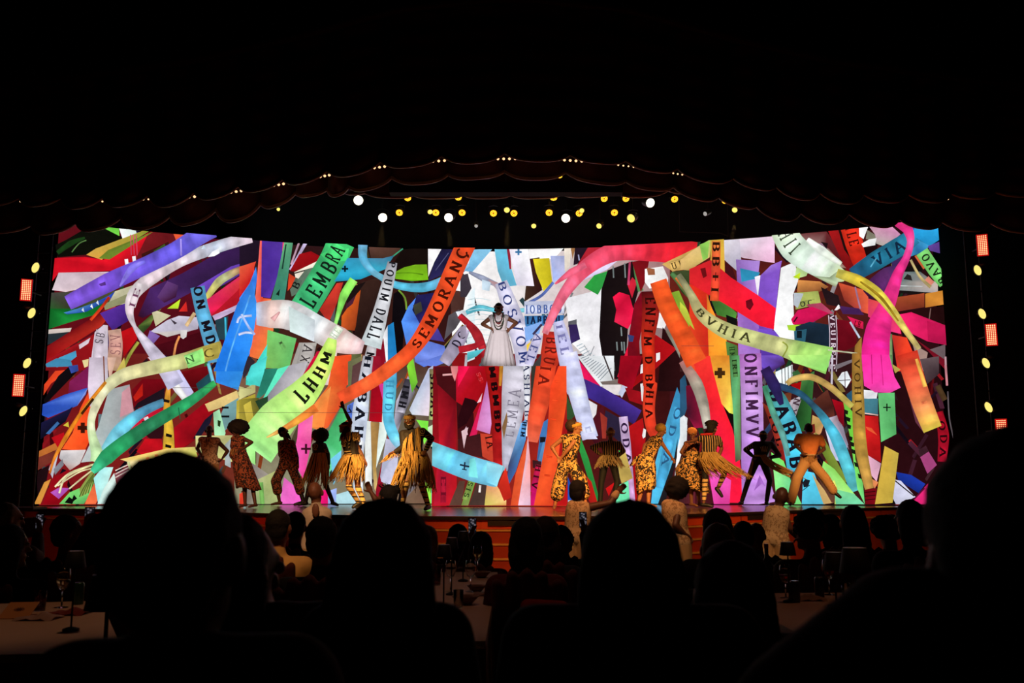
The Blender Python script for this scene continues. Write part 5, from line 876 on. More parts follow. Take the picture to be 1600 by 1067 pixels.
CU_A = [(-40, 316), (32, 314), (97, 314), (162, 313), (233, 309), (304, 305), (373, 296), (442, 285), (511, 272), (594, 258), (690, 249), (788, 245), (891, 248), (978, 257), (1058, 269), (1145, 284), (1212, 297), (1280, 306), (1348, 309), (1418, 309), (1484, 308), (1552, 306), (1640, 304)]
CU_A = [(x, y - 8) for (x, y) in CU_A]
LO_A = [327, 327, 331, 328, 328, 316, 304, 292, 280, 267, 261, 258, 261, 274, 290, 301, 317, 323, 321, 321, 315, 312]
zt_tab = [(-100, 150), (60, 140), (300, 108), (470, 70), (620, 30), (800, 12), (980, 30), (1130, 70), (1300, 108), (1540, 140), (1700, 150)]
top_a = lambda X: arch_z(X / DA * F * 0.985 + CX, zt_tab, DA)
valance('tall front swagged dark red valance under the proscenium arch', CU_A, LO_A, DA, top_a, 26)
CU_B = [(-30, 352), (50, 350), (120, 346), (190, 338), (266, 336), (338, 326), (408, 316), (462, 300), (512, 294), (545, 290), (612, 276), (700, 272), (788, 267), (884, 268), (978, 282), (1052, 290), (1122, 306), (1181, 320), (1250, 330), (1325, 331), (1404, 340), (1470, 344), (1546, 346), (1640, 346)]
LO_B = [368, 370, 365, 363, 356, 351, 328, 312, 312, 302, 293, 285, 286, 292, 302, 317, 329, 349, 354, 359, 362, 365, 368]
valance('second swagged dark red valance hanging behind the row of small bulbs', CU_B, LO_B, DB, lambda X: top_a(X) + 0.2, 22)
CU_C = [(540, 300), (570, 300), (646, 304), (724, 304), (798, 304), (878, 303), (960, 300), (1044, 296), (1090, 294)]
LO_C = [308, 313, 314, 314, 314, 312, 312, 306]
vc = valance('short upstage swagged border behind the black lighting beam', CU_C, LO_C, DC, lambda X: P(800, 225, DC).z, 10)
for x in (620, 800, 980):
    q = P(x, 226, DC); MB().tube([q, (q.x, DC, 11.995)], .012, 5).build('hanger_cable', BLACK, vc)

# dark arch wall above the valance and side returns
V = []; Fc = []
xs = np.linspace(-15.8, 15.8, 60)
for X in xs: V += [(X, DA - .35, top_a(X)), (X, DA - .35, 12), (X, DA + .1, top_a(X)), (X, DA + .1, 12)]
for i in range(len(xs) - 1):
    a = 4 * i; b = a + 4
    Fc += [(a, b, b + 1, a + 1), (a + 2, a + 3, b + 3, b + 2), (a, a + 2, b + 2, b)]
wf = mk('wall_front', V, Fc, WALLM); tag(wf, kind='structure')
mold = MB().tube([(X, DA - .38, top_a(X)) for X in xs], 0.09, 8).build('edge_tube_1', mat('arch_moulding', srgb(70, 46, 36), 0.6), None, True); tag(mold, kind='structure')
for s, n in ((-1, 'wall_stage_left'), (1, 'wall_stage_right')):
    xa = SX0 - 0.05 if s < 0 else SX1 + 0.05
    xb = s * 15.9
    y = ysc(xa) + 0.25
    tag(MB().box((min(xa, xb), y, ZS + .001), (max(xa, xb), y + .1, 11.9)).build(n, BLACK), kind='structure')

# row of little bulbs along the arch
BULB = glow('small_bulb_glow', srgb(255, 196, 140), 1.6)
pts = []
for xx in np.linspace(-40, 1640, 80):
    yy = float(np.interp(xx, [c[0] for c in CU_A], [c[1] for c in CU_A])); pts.append(P(xx, yy + 5, DA + .3))
bar = empty('light_bar', P(788, 247, DA + .3), 'thin arched bar of small warm bulbs glowing between the swags', 'light bar')
MB().tube([p + Vector((0, .05, .03)) for p in pts], 0.02, 6).build('bar', BLACK, bar)
rows = [(32, 314, 1, 0), (160, 314, 3, 8), (232, 310.5, 3, 8), (304, 306.5, 3, 8.5), (373, 298, 4, 8), (443, 286.5, 5, 7.5), (511, 273.5, 4, 7), (593, 260.5, 5, 8), (690, 250.5, 4, 9), (787, 247.5, 5, 9), (891, 250, 5, 9), (978, 258.5, 4, 8), (1059, 271, 3, 7), (1477, 310.5, 2, 8)]
first = None
for (x, y, n, dx) in rows:
    for k in range(n):
        xx = x + (k - (n - 1) / 2) * dx
        sl = (float(np.interp(x + 30, [c[0] for c in CU_A], [c[1] for c in CU_A])) - float(np.interp(x - 30, [c[0] for c in CU_A], [c[1] for c in CU_A]))) / 60
        p = P(xx, y + 1 + sl * (xx - x), DA + .3)
        r = 0.020 if 300 < x < 900 else 0.013
        b = MB().lathe(p + Vector((0, 0, r)), [(0.001, -2 * r), (r * .8, -1.5 * r), (r * 1.25, -.8 * r), (r * .6, 0)], 8).build('bulb', BULB, bar, True)

# ================================================================== stage lights
HOUSING = mat('lamp_housing', srgb(30, 28, 28), 0.5, 0.2, 20)
SUN = glow('amber_led', srgb(255, 200, 50), 3.2); SUNB = glow('amber_lens', srgb(255, 120, 10), 0.65)
WHT = glow('white_lens', (1.0, 0.92, 0.74), 3.0); YEL = glow('yellow_lens', (1.0, 0.78, 0.16), 1.25)
DIMW = glow('dim_lens', (0.8, 0.75, 0.7), 0.5); OVAL = glow('oval_lens', (1.0, 0.80, 0.20), 1.1)
def fixture(name, label, p, n, r, kind, group, hang=None, depth=None, bolt=None):
    n = Vector(n).normalized(); p = Vector(p)
    t = empty(name, p, label, 'stage light', group)
    dp = depth or r * 2.2
    MB().lathe(p, [(r * .55, -dp), (r * 1.05, -dp * .75), (r * 1.12, -.02), (r * 1.12, .015), (r * 1.02, .015), (r * 1.02, -.004)], 18, n, cap=False).lathe(p, [(r * .55, -dp - .002), (r * .55, -dp)], 18, n).build('housing', HOUSING, t, True)
    m = {'sun': SUNB, 'white': WHT, 'yellow': YEL, 'dim': DIMW, 'oval': OVAL}[kind]
    MB().lathe(p, [(r, -.012), (r, 0.0), (r * .7, .008)], 18, n).build('lens', m, t)
    if kind == 'sun':
        a = n.cross(Vector((0, 0, 1))).normalized(); b = n.cross(a)
        mb = MB()
        for (q, rr) in [(k * PI / 6, .78) for k in range(12)] + [(k * PI / 3 + .2, .42) for k in range(6)]:
            c = p + n * .012 + r * rr * (math.cos(q) * a + math.sin(q) * b)
            mb.lathe(c, [(r * .155, 0), (r * .10, .006)], 6, n)
        mb.build('led_ring', SUN, t)
    if hang is not None:
        q = p - n * dp * .5
        PY, PZ = hang
        MB().tube([q + Vector((-r * 1.3, 0, 0)), q + Vector((-r * 1.3, 0, r * 1.6)), q + Vector((0, 0, r * 1.9)), q + Vector((r * 1.3, 0, r * 1.6)), q + Vector((r * 1.3, 0, 0))], .012, 6).tube([q + Vector((0, 0, r * 1.9)), Vector((q.x, PY, (q.z + PZ) / 2 + r)), Vector((q.x, PY, PZ - .0305))], .014, 6).build('yoke', HOUSING, t)
    if bolt is not None:
        q = p - n * dp
        MB().tube([q, Vector((q.x + (bolt.x - q.x) * .5, bolt.y, q.z)), Vector((bolt.x, bolt.y, q.z))], .014, 6).build('bracket', HOUSING, t)
    return t
LD = 19.5
PIPES = [(17.35, P(800, 238, 17.35).z, 560, 1060), (LD + .1, P(800, 266, LD + .1).z, 380, 1200), (LD - .35, P(800, 284, LD - .35).z, 400, 1180)]
suns = [(709, 271), (637, 309), (716, 308), (624, 332), (681, 332), (722, 332), (771, 333), (803, 333), (875, 273), (903, 273), (865, 309), (944, 310), (978, 310), (858, 332), (905, 333), (960, 332), (1054, 311), (1133, 313)]
words = ['highest amber LED lamp left of centre under the swags', 'amber LED lamp partly cut by the left end of the black beam', 'amber LED lamp just under the black beam left of centre', 'leftmost amber LED lamp of the lower row', 'amber LED lamp touching a small yellow lamp left of centre', 'amber LED lamp right of the second white lamp', 'lower amber LED lamp just left of the yellow beam at centre', 'lower amber LED lamp just right of the yellow beam at centre', 'high amber LED lamp turned right, left one of the facing pair', 'high amber LED lamp turned left, right one of the facing pair', 'flat amber LED lamp under the beam right of centre', 'upper amber LED lamp right of centre, left of a close pair', 'upper amber LED lamp right of centre, right of a close pair', 'lower amber LED lamp left of the white lamp right of centre', 'amber LED lamp half hidden by a small yellow lamp right of centre', 'lower amber LED lamp left of the tilted pale lamp', 'amber LED lamp alone right of the big white lamp', 'rightmost amber LED lamp under the right swags']
for (q, wd) in zip(suns, words):
    nx = 0.0
    if q == (875, 273): nx = .9
    if q == (903, 273): nx = -.9
    D = LD if q[1] > 290 else 17.2
    nn = (nx, -1, -.75)
    if q == (865, 309): nn = (0, -.75, -1.2)
    fixture('stage_light', wd, P(q[0], q[1], D), nn, .075 if D == LD else .068, 'sun', 'amber LED stage lamps', hang=PIPES[1 if D == LD else 0][:2])
for (x, y, r, nx, lb) in ((560, 313, .098, .1, 'big white spotlight at the far left of the rig'), (598, 340, .09, .2, 'white spotlight low left next to amber lamps'), (701, 340, .09, -.15, 'white spotlight low beside the amber lamps left of centre'), (884, 341, .09, -.25, 'white spotlight low right of centre'), (1016, 317, .095, .25, 'big white spotlight high right of centre')):
    fixture('spotlight', lb, P(x, y, LD), (nx, -1, -.45), r, 'white', 'white spotlights', hang=PIPES[1][:2], depth=.34)
for (x, y, r, nx, lb, kd) in ((986, 341, .085, -.6, 'tilted pale yellow spotlight at lower right of the rig', 'yellow'), (672, 331, .05, .2, 'small yellow lamp left of an amber lamp', 'yellow'), (792, 328, .058, 0, 'yellow moving head at centre with a visible beam', 'yellow'), (834, 353, .05, 0, 'small low yellow lamp right of centre', 'yellow'), (936, 353, .055, -.4, 'small low tilted yellow lamp at right', 'yellow'), (996, 298, .06, -.5, 'small high tilted yellow lamp under the swags', 'yellow'), (909, 329, .05, 0, 'small yellow lamp in front of an amber lamp', 'yellow'), (1148, 328, .055, -.4, 'yellow lamp at the right edge of the swags with beam', 'yellow'), (435, 327, .035, .3, 'tiny yellow lamp peeping at the left swags', 'yellow'), (744, 353, .035, 0, 'dim little lamp hanging low left of centre', 'dim'), (1102, 334, .045, -.9, 'dim narrow lamp turned sideways at right', 'dim')):
    fixture('moving_head', lb, P(x, y, LD - .4), (nx, -1, -.6), r, kd, 'small moving lamps', hang=PIPES[2][:2], depth=.24)
# pipes that carry the lamps, and the black beam in front
for k, (D, pz, x0, x1) in enumerate(PIPES):
    a = P(x0, 300, D); b = P(x1, 300, D); a.z = b.z = pz
    o = MB().tube([a, b], .03, 8).tube([a + Vector((.5, 0, 0)), a + Vector((.5, 0, 11.995 - a.z))], .008, 5).tube([b - Vector((.5, 0, 0)), b + Vector((-.5, 0, 11.995 - b.z))], .008, 5).build('lighting_pipe', HOUSING)
    tag(o, ['front lighting pipe above the black beam', 'main lighting pipe carrying the amber lamps', 'lower lighting pipe carrying the small lamps'][k], 'pipe')
a = P(609, 303, 16.6); b = P(972, 286, 16.6)
bm = empty('rigging_beam', (a.x, 16.6, a.z), 'long flat black beam hung across the middle of the swags', 'beam')
MB().box((a.x, 16.5, a.z), (b.x, 16.75, b.z)).build('beam_body', BLACK, bm)
for t in (.1, .5, .9):
    x = a.x + (b.x - a.x) * t
    MB().tube([(x, 16.62, b.z), (x, 16.62, 11.995)], .01, 5).build('hanger_cable', HOUSING, bm)
p0 = P(1062, 362, 20.5); p1 = P(1138, 369, 20.5)
o = MB().tube([p0, P(1125, 364, 20.5), p1], .012, 5).tube([p0, Vector((p0.x, 20.5, 11.99))], .006, 4).tube([p1, Vector((p1.x, 20.5, 11.99))], .006, 4).build('batten', mat('grey_batten', srgb(120, 116, 112), .5)); tag(o, 'thin grey batten hanging just above the LED wall at right', 'batten')
# two lamps really throw their amber light on the stage from above
for (x, tx, ty) in ((792, -.1, 20.4), (1148, 3.6, 21.4), (598, -2.9, 20.6), (701, -.9, 20.4)):
    p = P(x, 335, LD - .6)
    spot('rig_lamp', p - Vector((0, .1, .15)), (tx, ty, ZS), 2400, (1.0, .66, .2), 9, .6, .05)

# side light towers
REDL = glow('red_led', (1.0, .36, .17), 2.6); REDP = glow('red_led_board', (1.0, .012, .008), .55)
def tower(s, label, pans, ovals, x_px, D):
    base = P(x_px, 762, D); X = base.x
    t = empty('light_tower', (X, D, ZS), label, 'lighting tower')
    for dx in (-.14, .14):
        MB().tube([(X + dx, D + .28, ZS), (X + dx, D + .28, 7.2)], .025, 8).build('upright', HOUSING, t)
    for k in range(16): MB().tube([(X - .14, D + .28, ZS + .3 + k * .4), (X + .14, D + .28, ZS + .3 + k * .4)], .014, 6).build('rung', HOUSING, t)
    MB().box((X - .3, D, ZS), (X + .3, D + .55, ZS + .04)).build('base_plate', HOUSING, t)
    for i, (x, y) in enumerate(pans):
        p = P(x, y, D - .25)
        n = Vector((s * -.45, -1, -.1)).normalized(); a = n.cross(Vector((0, 0, 1))).normalized() * .085; b = Vector((0, 0, 1)) * .2
        lean = Vector((-s * -.035, 0, 0))
        side = 'left' if s < 0 else 'right'
        pos = (['upper', 'lower'] if len(pans) == 2 else ['top', 'middle', 'bottom'])[i]
        h = empty('red_wash_light', p, f'{pos} red LED wash light on the {side} light tower', 'stage light', 'red LED wash lights')
        MB().obox(p - n * .06, a * 1.25, b * 1.1, n * .055).tube([p - n * .1, Vector((X, D + .28, p.z))], .016, 6).build('housing', HOUSING, h)
        MB().obox(p, a * 1.18, b * 1.08, n * .006).build('led_board', REDP, h)
        mb = MB()
        for i2 in range(5):
            for j in range(11):
                mb.obox(p + n * .008 + a * ((i2 + .5) / 2.5 - 1) + b * ((j + .5) / 5.5 - 1), a * .115, b * .055, n * .004)
        o = mb.build('led_grid', REDL, h, kind='stuff')
    for i, (x, y) in enumerate(ovals):
        side = 'left' if s < 0 else 'right'
        pos = ['topmost', 'second', 'third', 'lowest'][i]
        fixture('side_lamp', f'{pos} round yellow lamp on the {side} light tower', P(x, y, D - .2), (-s * 1.2, -.25, -.45), .105, 'oval', 'yellow tower lamps', depth=.24, bolt=Vector((X, D + .28, 0)))
tower(-1, 'black ladder tower of lamps left of the LED wall', [(41, 453), (29, 602)], [(55, 418), (49, 489), (42, 567), (36, 642)], 30, 18.6)
tower(1, 'black ladder tower of lamps right of the LED wall', [(1535, 383), (1549, 523), (1565, 672)], [(1528, 422), (1535, 490), (1541, 567), (1545, 636)], 1558, 18.6)

# thin stage haze in front of the rig, lit by the lamps themselves
hz = bpy.data.materials.new('stage_haze'); hz.use_nodes = True
nt = hz.node_tree; nt.nodes.remove(nt.nodes['Principled BSDF'])
vs = nt.nodes.new('ShaderNodeVolumeScatter'); vs.inputs['Density'].default_value = .008; vs.inputs['Anisotropy'].default_value = .2
nt.links.new(vs.outputs[0], nt.nodes['Material Output'].inputs['Volume'])
o = MB().box((-5.5, 18.75, 6.15), (7.5, 20.6, 7.6)).build('stage_haze', hz)
tag(o, 'thin haze hanging among the lamps above the LED wall', 'haze', kind='stuff')

# ================================================================== people
def _ico(sub):
    bm = bmesh.new(); bmesh.ops.create_icosphere(bm, subdivisions=sub, radius=1.0)
    V = np.array([v.co[:] for v in bm.verts]); Fc = [tuple(v.index for v in f.verts) for f in bm.faces]; bm.free(); return V, Fc
ICO1, ICO2, ICO4 = _ico(1), _ico(2), _ico(4)
def ortho(u, f):
    u = Vector(u).normalized(); f = Vector(f); f = (f - u * f.dot(u))
    f = f.normalized() if f.length > 1e-5 else u.orthogonal().normalized()
    return u, f, f.cross(u).normalized()
class Blob:
    """overlapping rounded masses that are melted into ONE continuous surface"""
    def __init__(s): s.V = []; s.F = []; s.n = 0
    def _add(s, V, Fc):
        s.V.append(np.asarray(V)); s.F += [tuple(i + s.n for i in f) for f in Fc]; s.n += len(V)
    def ell(s, c, ax, ay, az, I=ICO2):
        M = np.array([tuple(ax), tuple(ay), tuple(az)]); s._add(I[0] @ M + np.array(tuple(c)), I[1]); return s
    def ball(s, c, r, I=ICO2): s._add(I[0] * r + np.array(tuple(c)), I[1]); return s
    def cap(s, a, ra, b, rb, n=12):
        a = Vector(a); b = Vector(b)
        I = ICO1 if max(ra, rb) < .02 else ICO2
        s.ball(a, ra, I); s.ball(b, rb, I)
        mb = MB().tube([a, b], [ra, rb], n); s._add(mb.V, mb.F); return s
    def chain(s, pts):
        for (a, ra), (b, rb) in zip(pts[:-1], pts[1:]): s.cap(a, ra, b, rb)
        return s
    def build(s, name, m, parent, voxel=.012, smooth=3, noise=0.0):
        V = np.vstack(s.V)
        o = mk(name, V, s.F, m, parent)
        md = o.modifiers.new('melt', 'REMESH'); md.mode = 'VOXEL'; md.voxel_size = voxel; md.use_smooth_shade = True
        if smooth:
            sm = o.modifiers.new('soft', 'SMOOTH'); sm.factor = .5; sm.iterations = smooth
        dg = bpy.context.evaluated_depsgraph_get()
        me = bpy.data.meshes.new_from_object(o.evaluated_get(dg))
        o.modifiers.clear(); old = o.data; o.data = me; bpy.data.meshes.remove(old)
        if not me.materials: me.materials.append(m)
        if noise:
            co = np.empty(len(me.vertices) * 3); me.vertices.foreach_get('co', co); no = np.empty_like(co); me.vertices.foreach_get('normal', no)
            co = co.reshape(-1, 3); no = no.reshape(-1, 3)
            h = np.sin(co[:, 0] * 90 + 3 * np.sin(co[:, 2] * 70)) * np.sin(co[:, 1] * 85 + 2) * np.sin(co[:, 2] * 95 + 1)
            co += no * (h * noise)[:, None]; me.vertices.foreach_set('co', co.ravel())
        me.polygons.foreach_set('use_smooth', [True] * len(me.polygons)); me.update()
        return o
SKIN = {k: mat('skin_' + k, c, .55, .2, 14) for k, c in dict(deep=srgb(92, 56, 40), brown=srgb(128, 78, 52), tan=srgb(170, 108, 74), fair=srgb(205, 150, 124)).items()}
HAIRK = mat('black_hair', srgb(24, 18, 17), .85, .3, 60, .4)
HAIRB = mat('brown_hair', srgb(58, 34, 24), .8, .3, 60, .4)
HAIRL = mat('blond_hair', srgb(190, 140, 96), .7, .3, 60, .4)
HAIRG = mat('grey_hair', srgb(196, 176, 160), .7, .3, 60, .4)
EYEW = mat('eye_white', srgb(225, 220, 215), .3); EYED = mat('eye_dark', srgb(20, 12, 10), .2); LIP = mat('lips', srgb(120, 52, 48), .5)
def head_parts(b, c, f, u, k=1.0):
    u, f, s = ortho(u, f)
    b.ell(c + u * .022 * k - f * .008 * k, s * .074 * k, f * .094 * k, u * .098 * k)
    b.ell(c - u * .05 * k + f * .018 * k, s * .056 * k, f * .066 * k, u * .066 * k)
    b.cap(c + f * .083 * k + u * .012 * k, .010 * k, c + f * .104 * k - u * .024 * k, .014 * k)
    b.cap(c + f * .080 * k + u * .032 * k - s * .032 * k, .011 * k, c + f * .080 * k + u * .032 * k + s * .032 * k, .011 * k)
    b.cap(c + f * .078 * k - u * .056 * k - s * .018 * k, .011 * k, c + f * .078 * k - u * .056 * k + s * .018 * k, .011 * k)
    b.ball(c + f * .068 * k - u * .095 * k, .022 * k)
    for q in (-1, 1): b.ell(c + s * q * .078 * k - u * .005 * k, s * .012 * k, f * .02 * k, u * .032 * k)
def face_bits(c, f, u, k, parent):
    u, f, s = ortho(u, f)
    for q in (-1, 1):
        e = c + f * .084 * k + u * .012 * k + s * q * .030 * k
        o = mk('eye', ICO2[0] * np.array([.0125 * k] * 3) + np.array(e), ICO2[1], EYEW, parent, True)
        mk('pupil', ICO1[0] * .0065 * k + np.array(e + f * .0085 * k), ICO1[1], EYED, o, True)
    l = c + f * .089 * k - u * .057 * k
    MB().tube([l - s * .022 * k, l + f * .004 * k, l + s * .022 * k], [.003, .006 * k, .003], 6).build('mouth', LIP, parent, True)
def hand_parts(b, w_, d, n, k=1.0, curl=.6, side=1, point=False):
    """wrist, direction, palm normal: palm, four unequal bent fingers, thumb off the side of the palm"""
    d = Vector(d).normalized(); n = Vector(n); n = (n - d * n.dot(d)); n = n.normalized() if n.length > 1e-4 else d.orthogonal().normalized()
    s = d.cross(n).normalized() * side
    pc = w_ + d * .045 * k
    b.ell(pc, s * .040 * k, d * .050 * k, n * .018 * k)
    for i, (off, L) in enumerate(((-.030, .068), (-.010, .078), (.010, .073), (.029, .058))):
        cu = 0.05 if (point and i == 3) else curl
        r0 = w_ + d * .085 * k + s * off * k
        m1 = r0 + (d * math.cos(cu) + n * math.sin(cu)) * L * .5 * k
        m2 = m1 + (d * math.cos(cu * 2.1) + n * math.sin(cu * 2.1)) * L * .5 * k
        b.cap(r0 - d * .02 * k, .0105 * k, m1, .0098 * k, 8); b.cap(m1, .0098 * k, m2, .0085 * k, 8)
    t0 = w_ + d * .028 * k + s * .034 * k; t1 = t0 + (d * .6 + s * .75 + n * .25).normalized() * .04 * k; t2 = t1 + (d * .9 + s * .2 + n * .4).normalized() * .032 * k
    b.cap(t0, .0135 * k, t1, .011 * k, 8); b.cap(t1, .011 * k, t2, .0095 * k, 8)
class Fig:
    """joints in metres; ''l''/''r'' are picture-left / picture-right"""
    def __init__(s, label, cat='person', group=None, base=None):
        s.label = label; s.group = group; s.J = {}
    def from_pixels(s, D, o, sc, **kw):
        for k, v in kw.items():
            x, y = o[0] + v[0] / sc, o[1] + v[1] / sc
            s.J[k] = P(x, y, D + (v[2] if len(v) > 2 else 0))
        return s
def torso(b, J, o=0.0, k=1.0, up=True, down=True, belly=0.0):
    ch, pe, sl, sr, hl, hr = (J[q] for q in ('chest', 'pelvis', 'sl', 'sr', 'hl', 'hr'))
    wa = pe.lerp(ch, .45)
    cl, cr = ch.lerp(sl, .52), ch.lerp(sr, .52)
    wl, wr = wa.lerp(hl + (wa - pe), .55), wa.lerp(hr + (wa - pe), .55)
    r = lambda v: v * k + o
    if up:
        b.chain([(wl, r(.088 + belly)), (cl, r(.098)), (sl.lerp(ch, .28) - (ch - wa).normalized() * .0, r(.072))])
        b.chain([(wr, r(.088 + belly)), (cr, r(.098)), (sr.lerp(ch, .28), r(.072))])
        b.cap(wa, r(.095 + belly), ch, r(.105)); b.cap(sl, r(.055), sr, r(.055)); b.cap(ch, r(.08), J['neck'], r(.05) if o == 0 else .055 * k)
    if down:
        b.cap(wl, r(.088 + belly), hl, r(.096)); b.cap(wr, r(.088 + belly), hr, r(.096)); b.cap(wa, r(.092 + belly), pe, r(.108))
def complete(J, face, k):
    up = (J['neck'] - J['pelvis']).normalized()
    side = (J['sr'] - J['sl']).normalized()
    J.setdefault('chest', J['neck'] - up * .17 * k)
    if (J['chest'] - J['pelvis']).length < .15: J['chest'] = J['pelvis'].lerp(J['neck'], .6)
    J.setdefault('hl', J['pelvis'] - side * .085 * k - Vector((0, 0, .03))); J.setdefault('hr', J['pelvis'] + side * .085 * k - Vector((0, 0, .03)))
    return J
def person(label, J, face, skin='brown', k=1.0, voxel=.0105, group=None, hands=True, curl=.5, barefoot=True, headup=None, handn=None, eyes=True, belly=0.0, point=None, hk=1.1):
    """ONE continuous body; returns root, J"""
    face = Vector(face).normalized(); complete(J, face, k)
    low = min(J[q].z for q in ('al', 'ar') if q in J) if 'al' in J or 'ar' in J else J['pelvis'].z
    base = Vector((J['pelvis'].x, J['pelvis'].y, low - .07 if 'al' in J or 'ar' in J else low - .1))
    t = empty('person', base, label, 'person', group)
    b = Blob(); torso(b, J, 0, k, belly=belly)
    hd = J['head']; up = headup or (hd - J['neck'])
    b.cap(J['neck'] - (J['neck'] - J['chest']).normalized() * .02, .056 * k, hd - Vector(up).normalized() * .05, .052 * k)
    head_parts(b, hd, face, up, k * hk)
    for q in 'lr':
        sgn = -1 if q == 'l' else 1
        if 'e' + q in J:
            b.chain([(J['s' + q], .056 * k), (J['s' + q].lerp(J['e' + q], .45), .047 * k), (J['e' + q], .039 * k), (J['e' + q].lerp(J['w' + q], .35), .040 * k), (J['w' + q], .026 * k)])
            if hands:
                d = (J['w' + q] - J['e' + q])
                if 'd' + q in J: d = J['d' + q] - J['w' + q]
                hand_parts(b, J['w' + q], d, handn or Vector((-sgn * .4, -.6, -.5)), k, curl, sgn, point == q)
        if 'k' + q in J:
            b.chain([(J['h' + q], .094 * k), (J['h' + q].lerp(J['k' + q], .5), .074 * k), (J['k' + q], .054 * k), (J['k' + q].lerp(J['a' + q], .3), .056 * k), (J['a' + q], .034 * k)])
            toe = J.get('t' + q)
            if toe is None:
                fd = Vector((face.x, face.y, 0)); fd = fd.normalized() if fd.length > .1 else Vector((0, -1, 0))
                toe = J['a' + q] + fd * .17 * k + Vector((0, 0, -.045)); J['t' + q] = toe
            ft = (toe - J['a' + q]).normalized()
            b.chain([(J['a' + q] - ft * .035 * k - Vector((0, 0, .02)), .034 * k), (J['a' + q].lerp(toe, .5) , .032 * k), (toe, .026 * k)])
            fs = ft.cross(Vector((0, 0, 1)))
            fs = fs.normalized() if fs.length > .1 else Vector((1, 0, 0))
            b.ball(toe - ft * .03 + fs * .018, .022 * k); b.ball(toe - ft * .03 - fs * .018, .022 * k)
    b.build('body', SKIN[skin], t, voxel, 3)
    if eyes: face_bits(hd, face, up, k * hk, t)
    return t, J
# garments -----------------------------------------------------------
def top(t, J, m, k=1.0, o=.014, sleeve=None, voxel=.013, name='top', belly=0.0):
    b = Blob(); torso(b, J, o, k, belly=belly)
    for q in 'lr':
        if 'e' + q not in J: continue
        if sleeve == 'long': b.chain([(J['s' + q], .056 * k + o), (J['e' + q], .042 * k + o), (J['w' + q].lerp(J['e' + q], .08), .030 * k + o)])
        elif sleeve == 'short': b.chain([(J['s' + q], .058 * k + o), (J['s' + q].lerp(J['e' + q], .55), .05 * k + o * 1.4)])
        else: b.ball(J['s' + q], .058 * k + o * .6)
    return b.build(name, m, t, voxel, 3)
def trousers(t, J, m, k=1.0, o=.014, end=.93, flare=0.0, voxel=.013, name='trousers'):
    b = Blob(); torso(b, J, o, k, up=False)
    for q in 'lr':
        if 'k' + q in J:
            b.chain([(J['h' + q], .096 * k + o), (J['h' + q].lerp(J['k' + q], .5), .078 * k + o + flare * .4), (J['k' + q], .058 * k + o + flare), (J['k' + q].lerp(J['a' + q], end), .042 * k + o + flare * 1.2)])
    return b.build(name, m, t, voxel, 3)
def sleeves_legs(t, J, m, segs, o=.006, name='stocking', k=1.0):
    for (a, ra, c, rc, s0, s1) in segs:
        p, q = J[a].lerp(J[c], s0), J[a].lerp(J[c], s1)
        Blob().cap(p, ra * k + o, q, rc * k + o).build(name, m, t, .012, 2)
def shoes(t, J, m, k=1.0, which='lr', shaft=.0):
    for q in which:
        if 'a' + q not in J or 't' + q not in J: continue
        ft = (J['t' + q] - J['a' + q]).normalized()
        b = Blob().chain([(J['a' + q] - ft * .035 * k - Vector((0, 0, .018)), .045 * k), (J['a' + q].lerp(J['t' + q], .5), .044 * k), (J['t' + q], .034 * k)])
        if shaft: b.cap(J['a' + q], .046 * k, J['a' + q].lerp(J['k' + q], shaft), .052 * k)
        b.build('shoe', m, t, .012, 2)
def loft(t, name, rings, m, pleats=0, pd=.0, n=40, thick=.012):
    """skirt-like cloth: rings of (centre, rx_vec, ry_vec)"""
    V = []; Fc = []; R_ = len(rings)
    sub = []
    for i in range(R_ - 1):
        for j in range(5 if i < R_ - 2 else 6):
            f = j / 5; sub.append((rings[i][0].lerp(rings[i + 1][0], f), rings[i][1].lerp(rings[i + 1][1], f), rings[i][2].lerp(rings[i + 1][2], f), (i + f) / (R_ - 1)))
    for (c, ax, ay, f) in sub:
        for q in range(n):
            a = 2 * PI * q / n; w_ = 1 + pd * f * math.sin(pleats * a + 2 * f) if pleats else 1
            V.append(c + ax * math.cos(a) * w_ + ay * math.sin(a) * w_ + (Vector((0, 0, .02 * f * math.sin(3 * a + 1)))))
    for i in range(len(sub) - 1):
        for q in range(n): Fc.append((i * n + q, i * n + (q + 1) % n, (i + 1) * n + (q + 1) % n, (i + 1) * n + q))
    m0 = len(V)
    for i, (c, ax, ay, f) in enumerate(sub):
        for q in range(n):
            p = V[i * n + q]; V.append(p + (c - p).normalized() * thick)
    Fc += [tuple(x + m0 for x in reversed(g)) for g in list(Fc)]
    for q in range(n):
        e = (len(sub) - 1) * n
        Fc.append((e + q, e + (q + 1) % n, m0 + e + (q + 1) % n, m0 + e + q)); Fc.append((q, m0 + q, m0 + (q + 1) % n, (q + 1) % n))
    return mk(name, V, Fc, m, t, True)
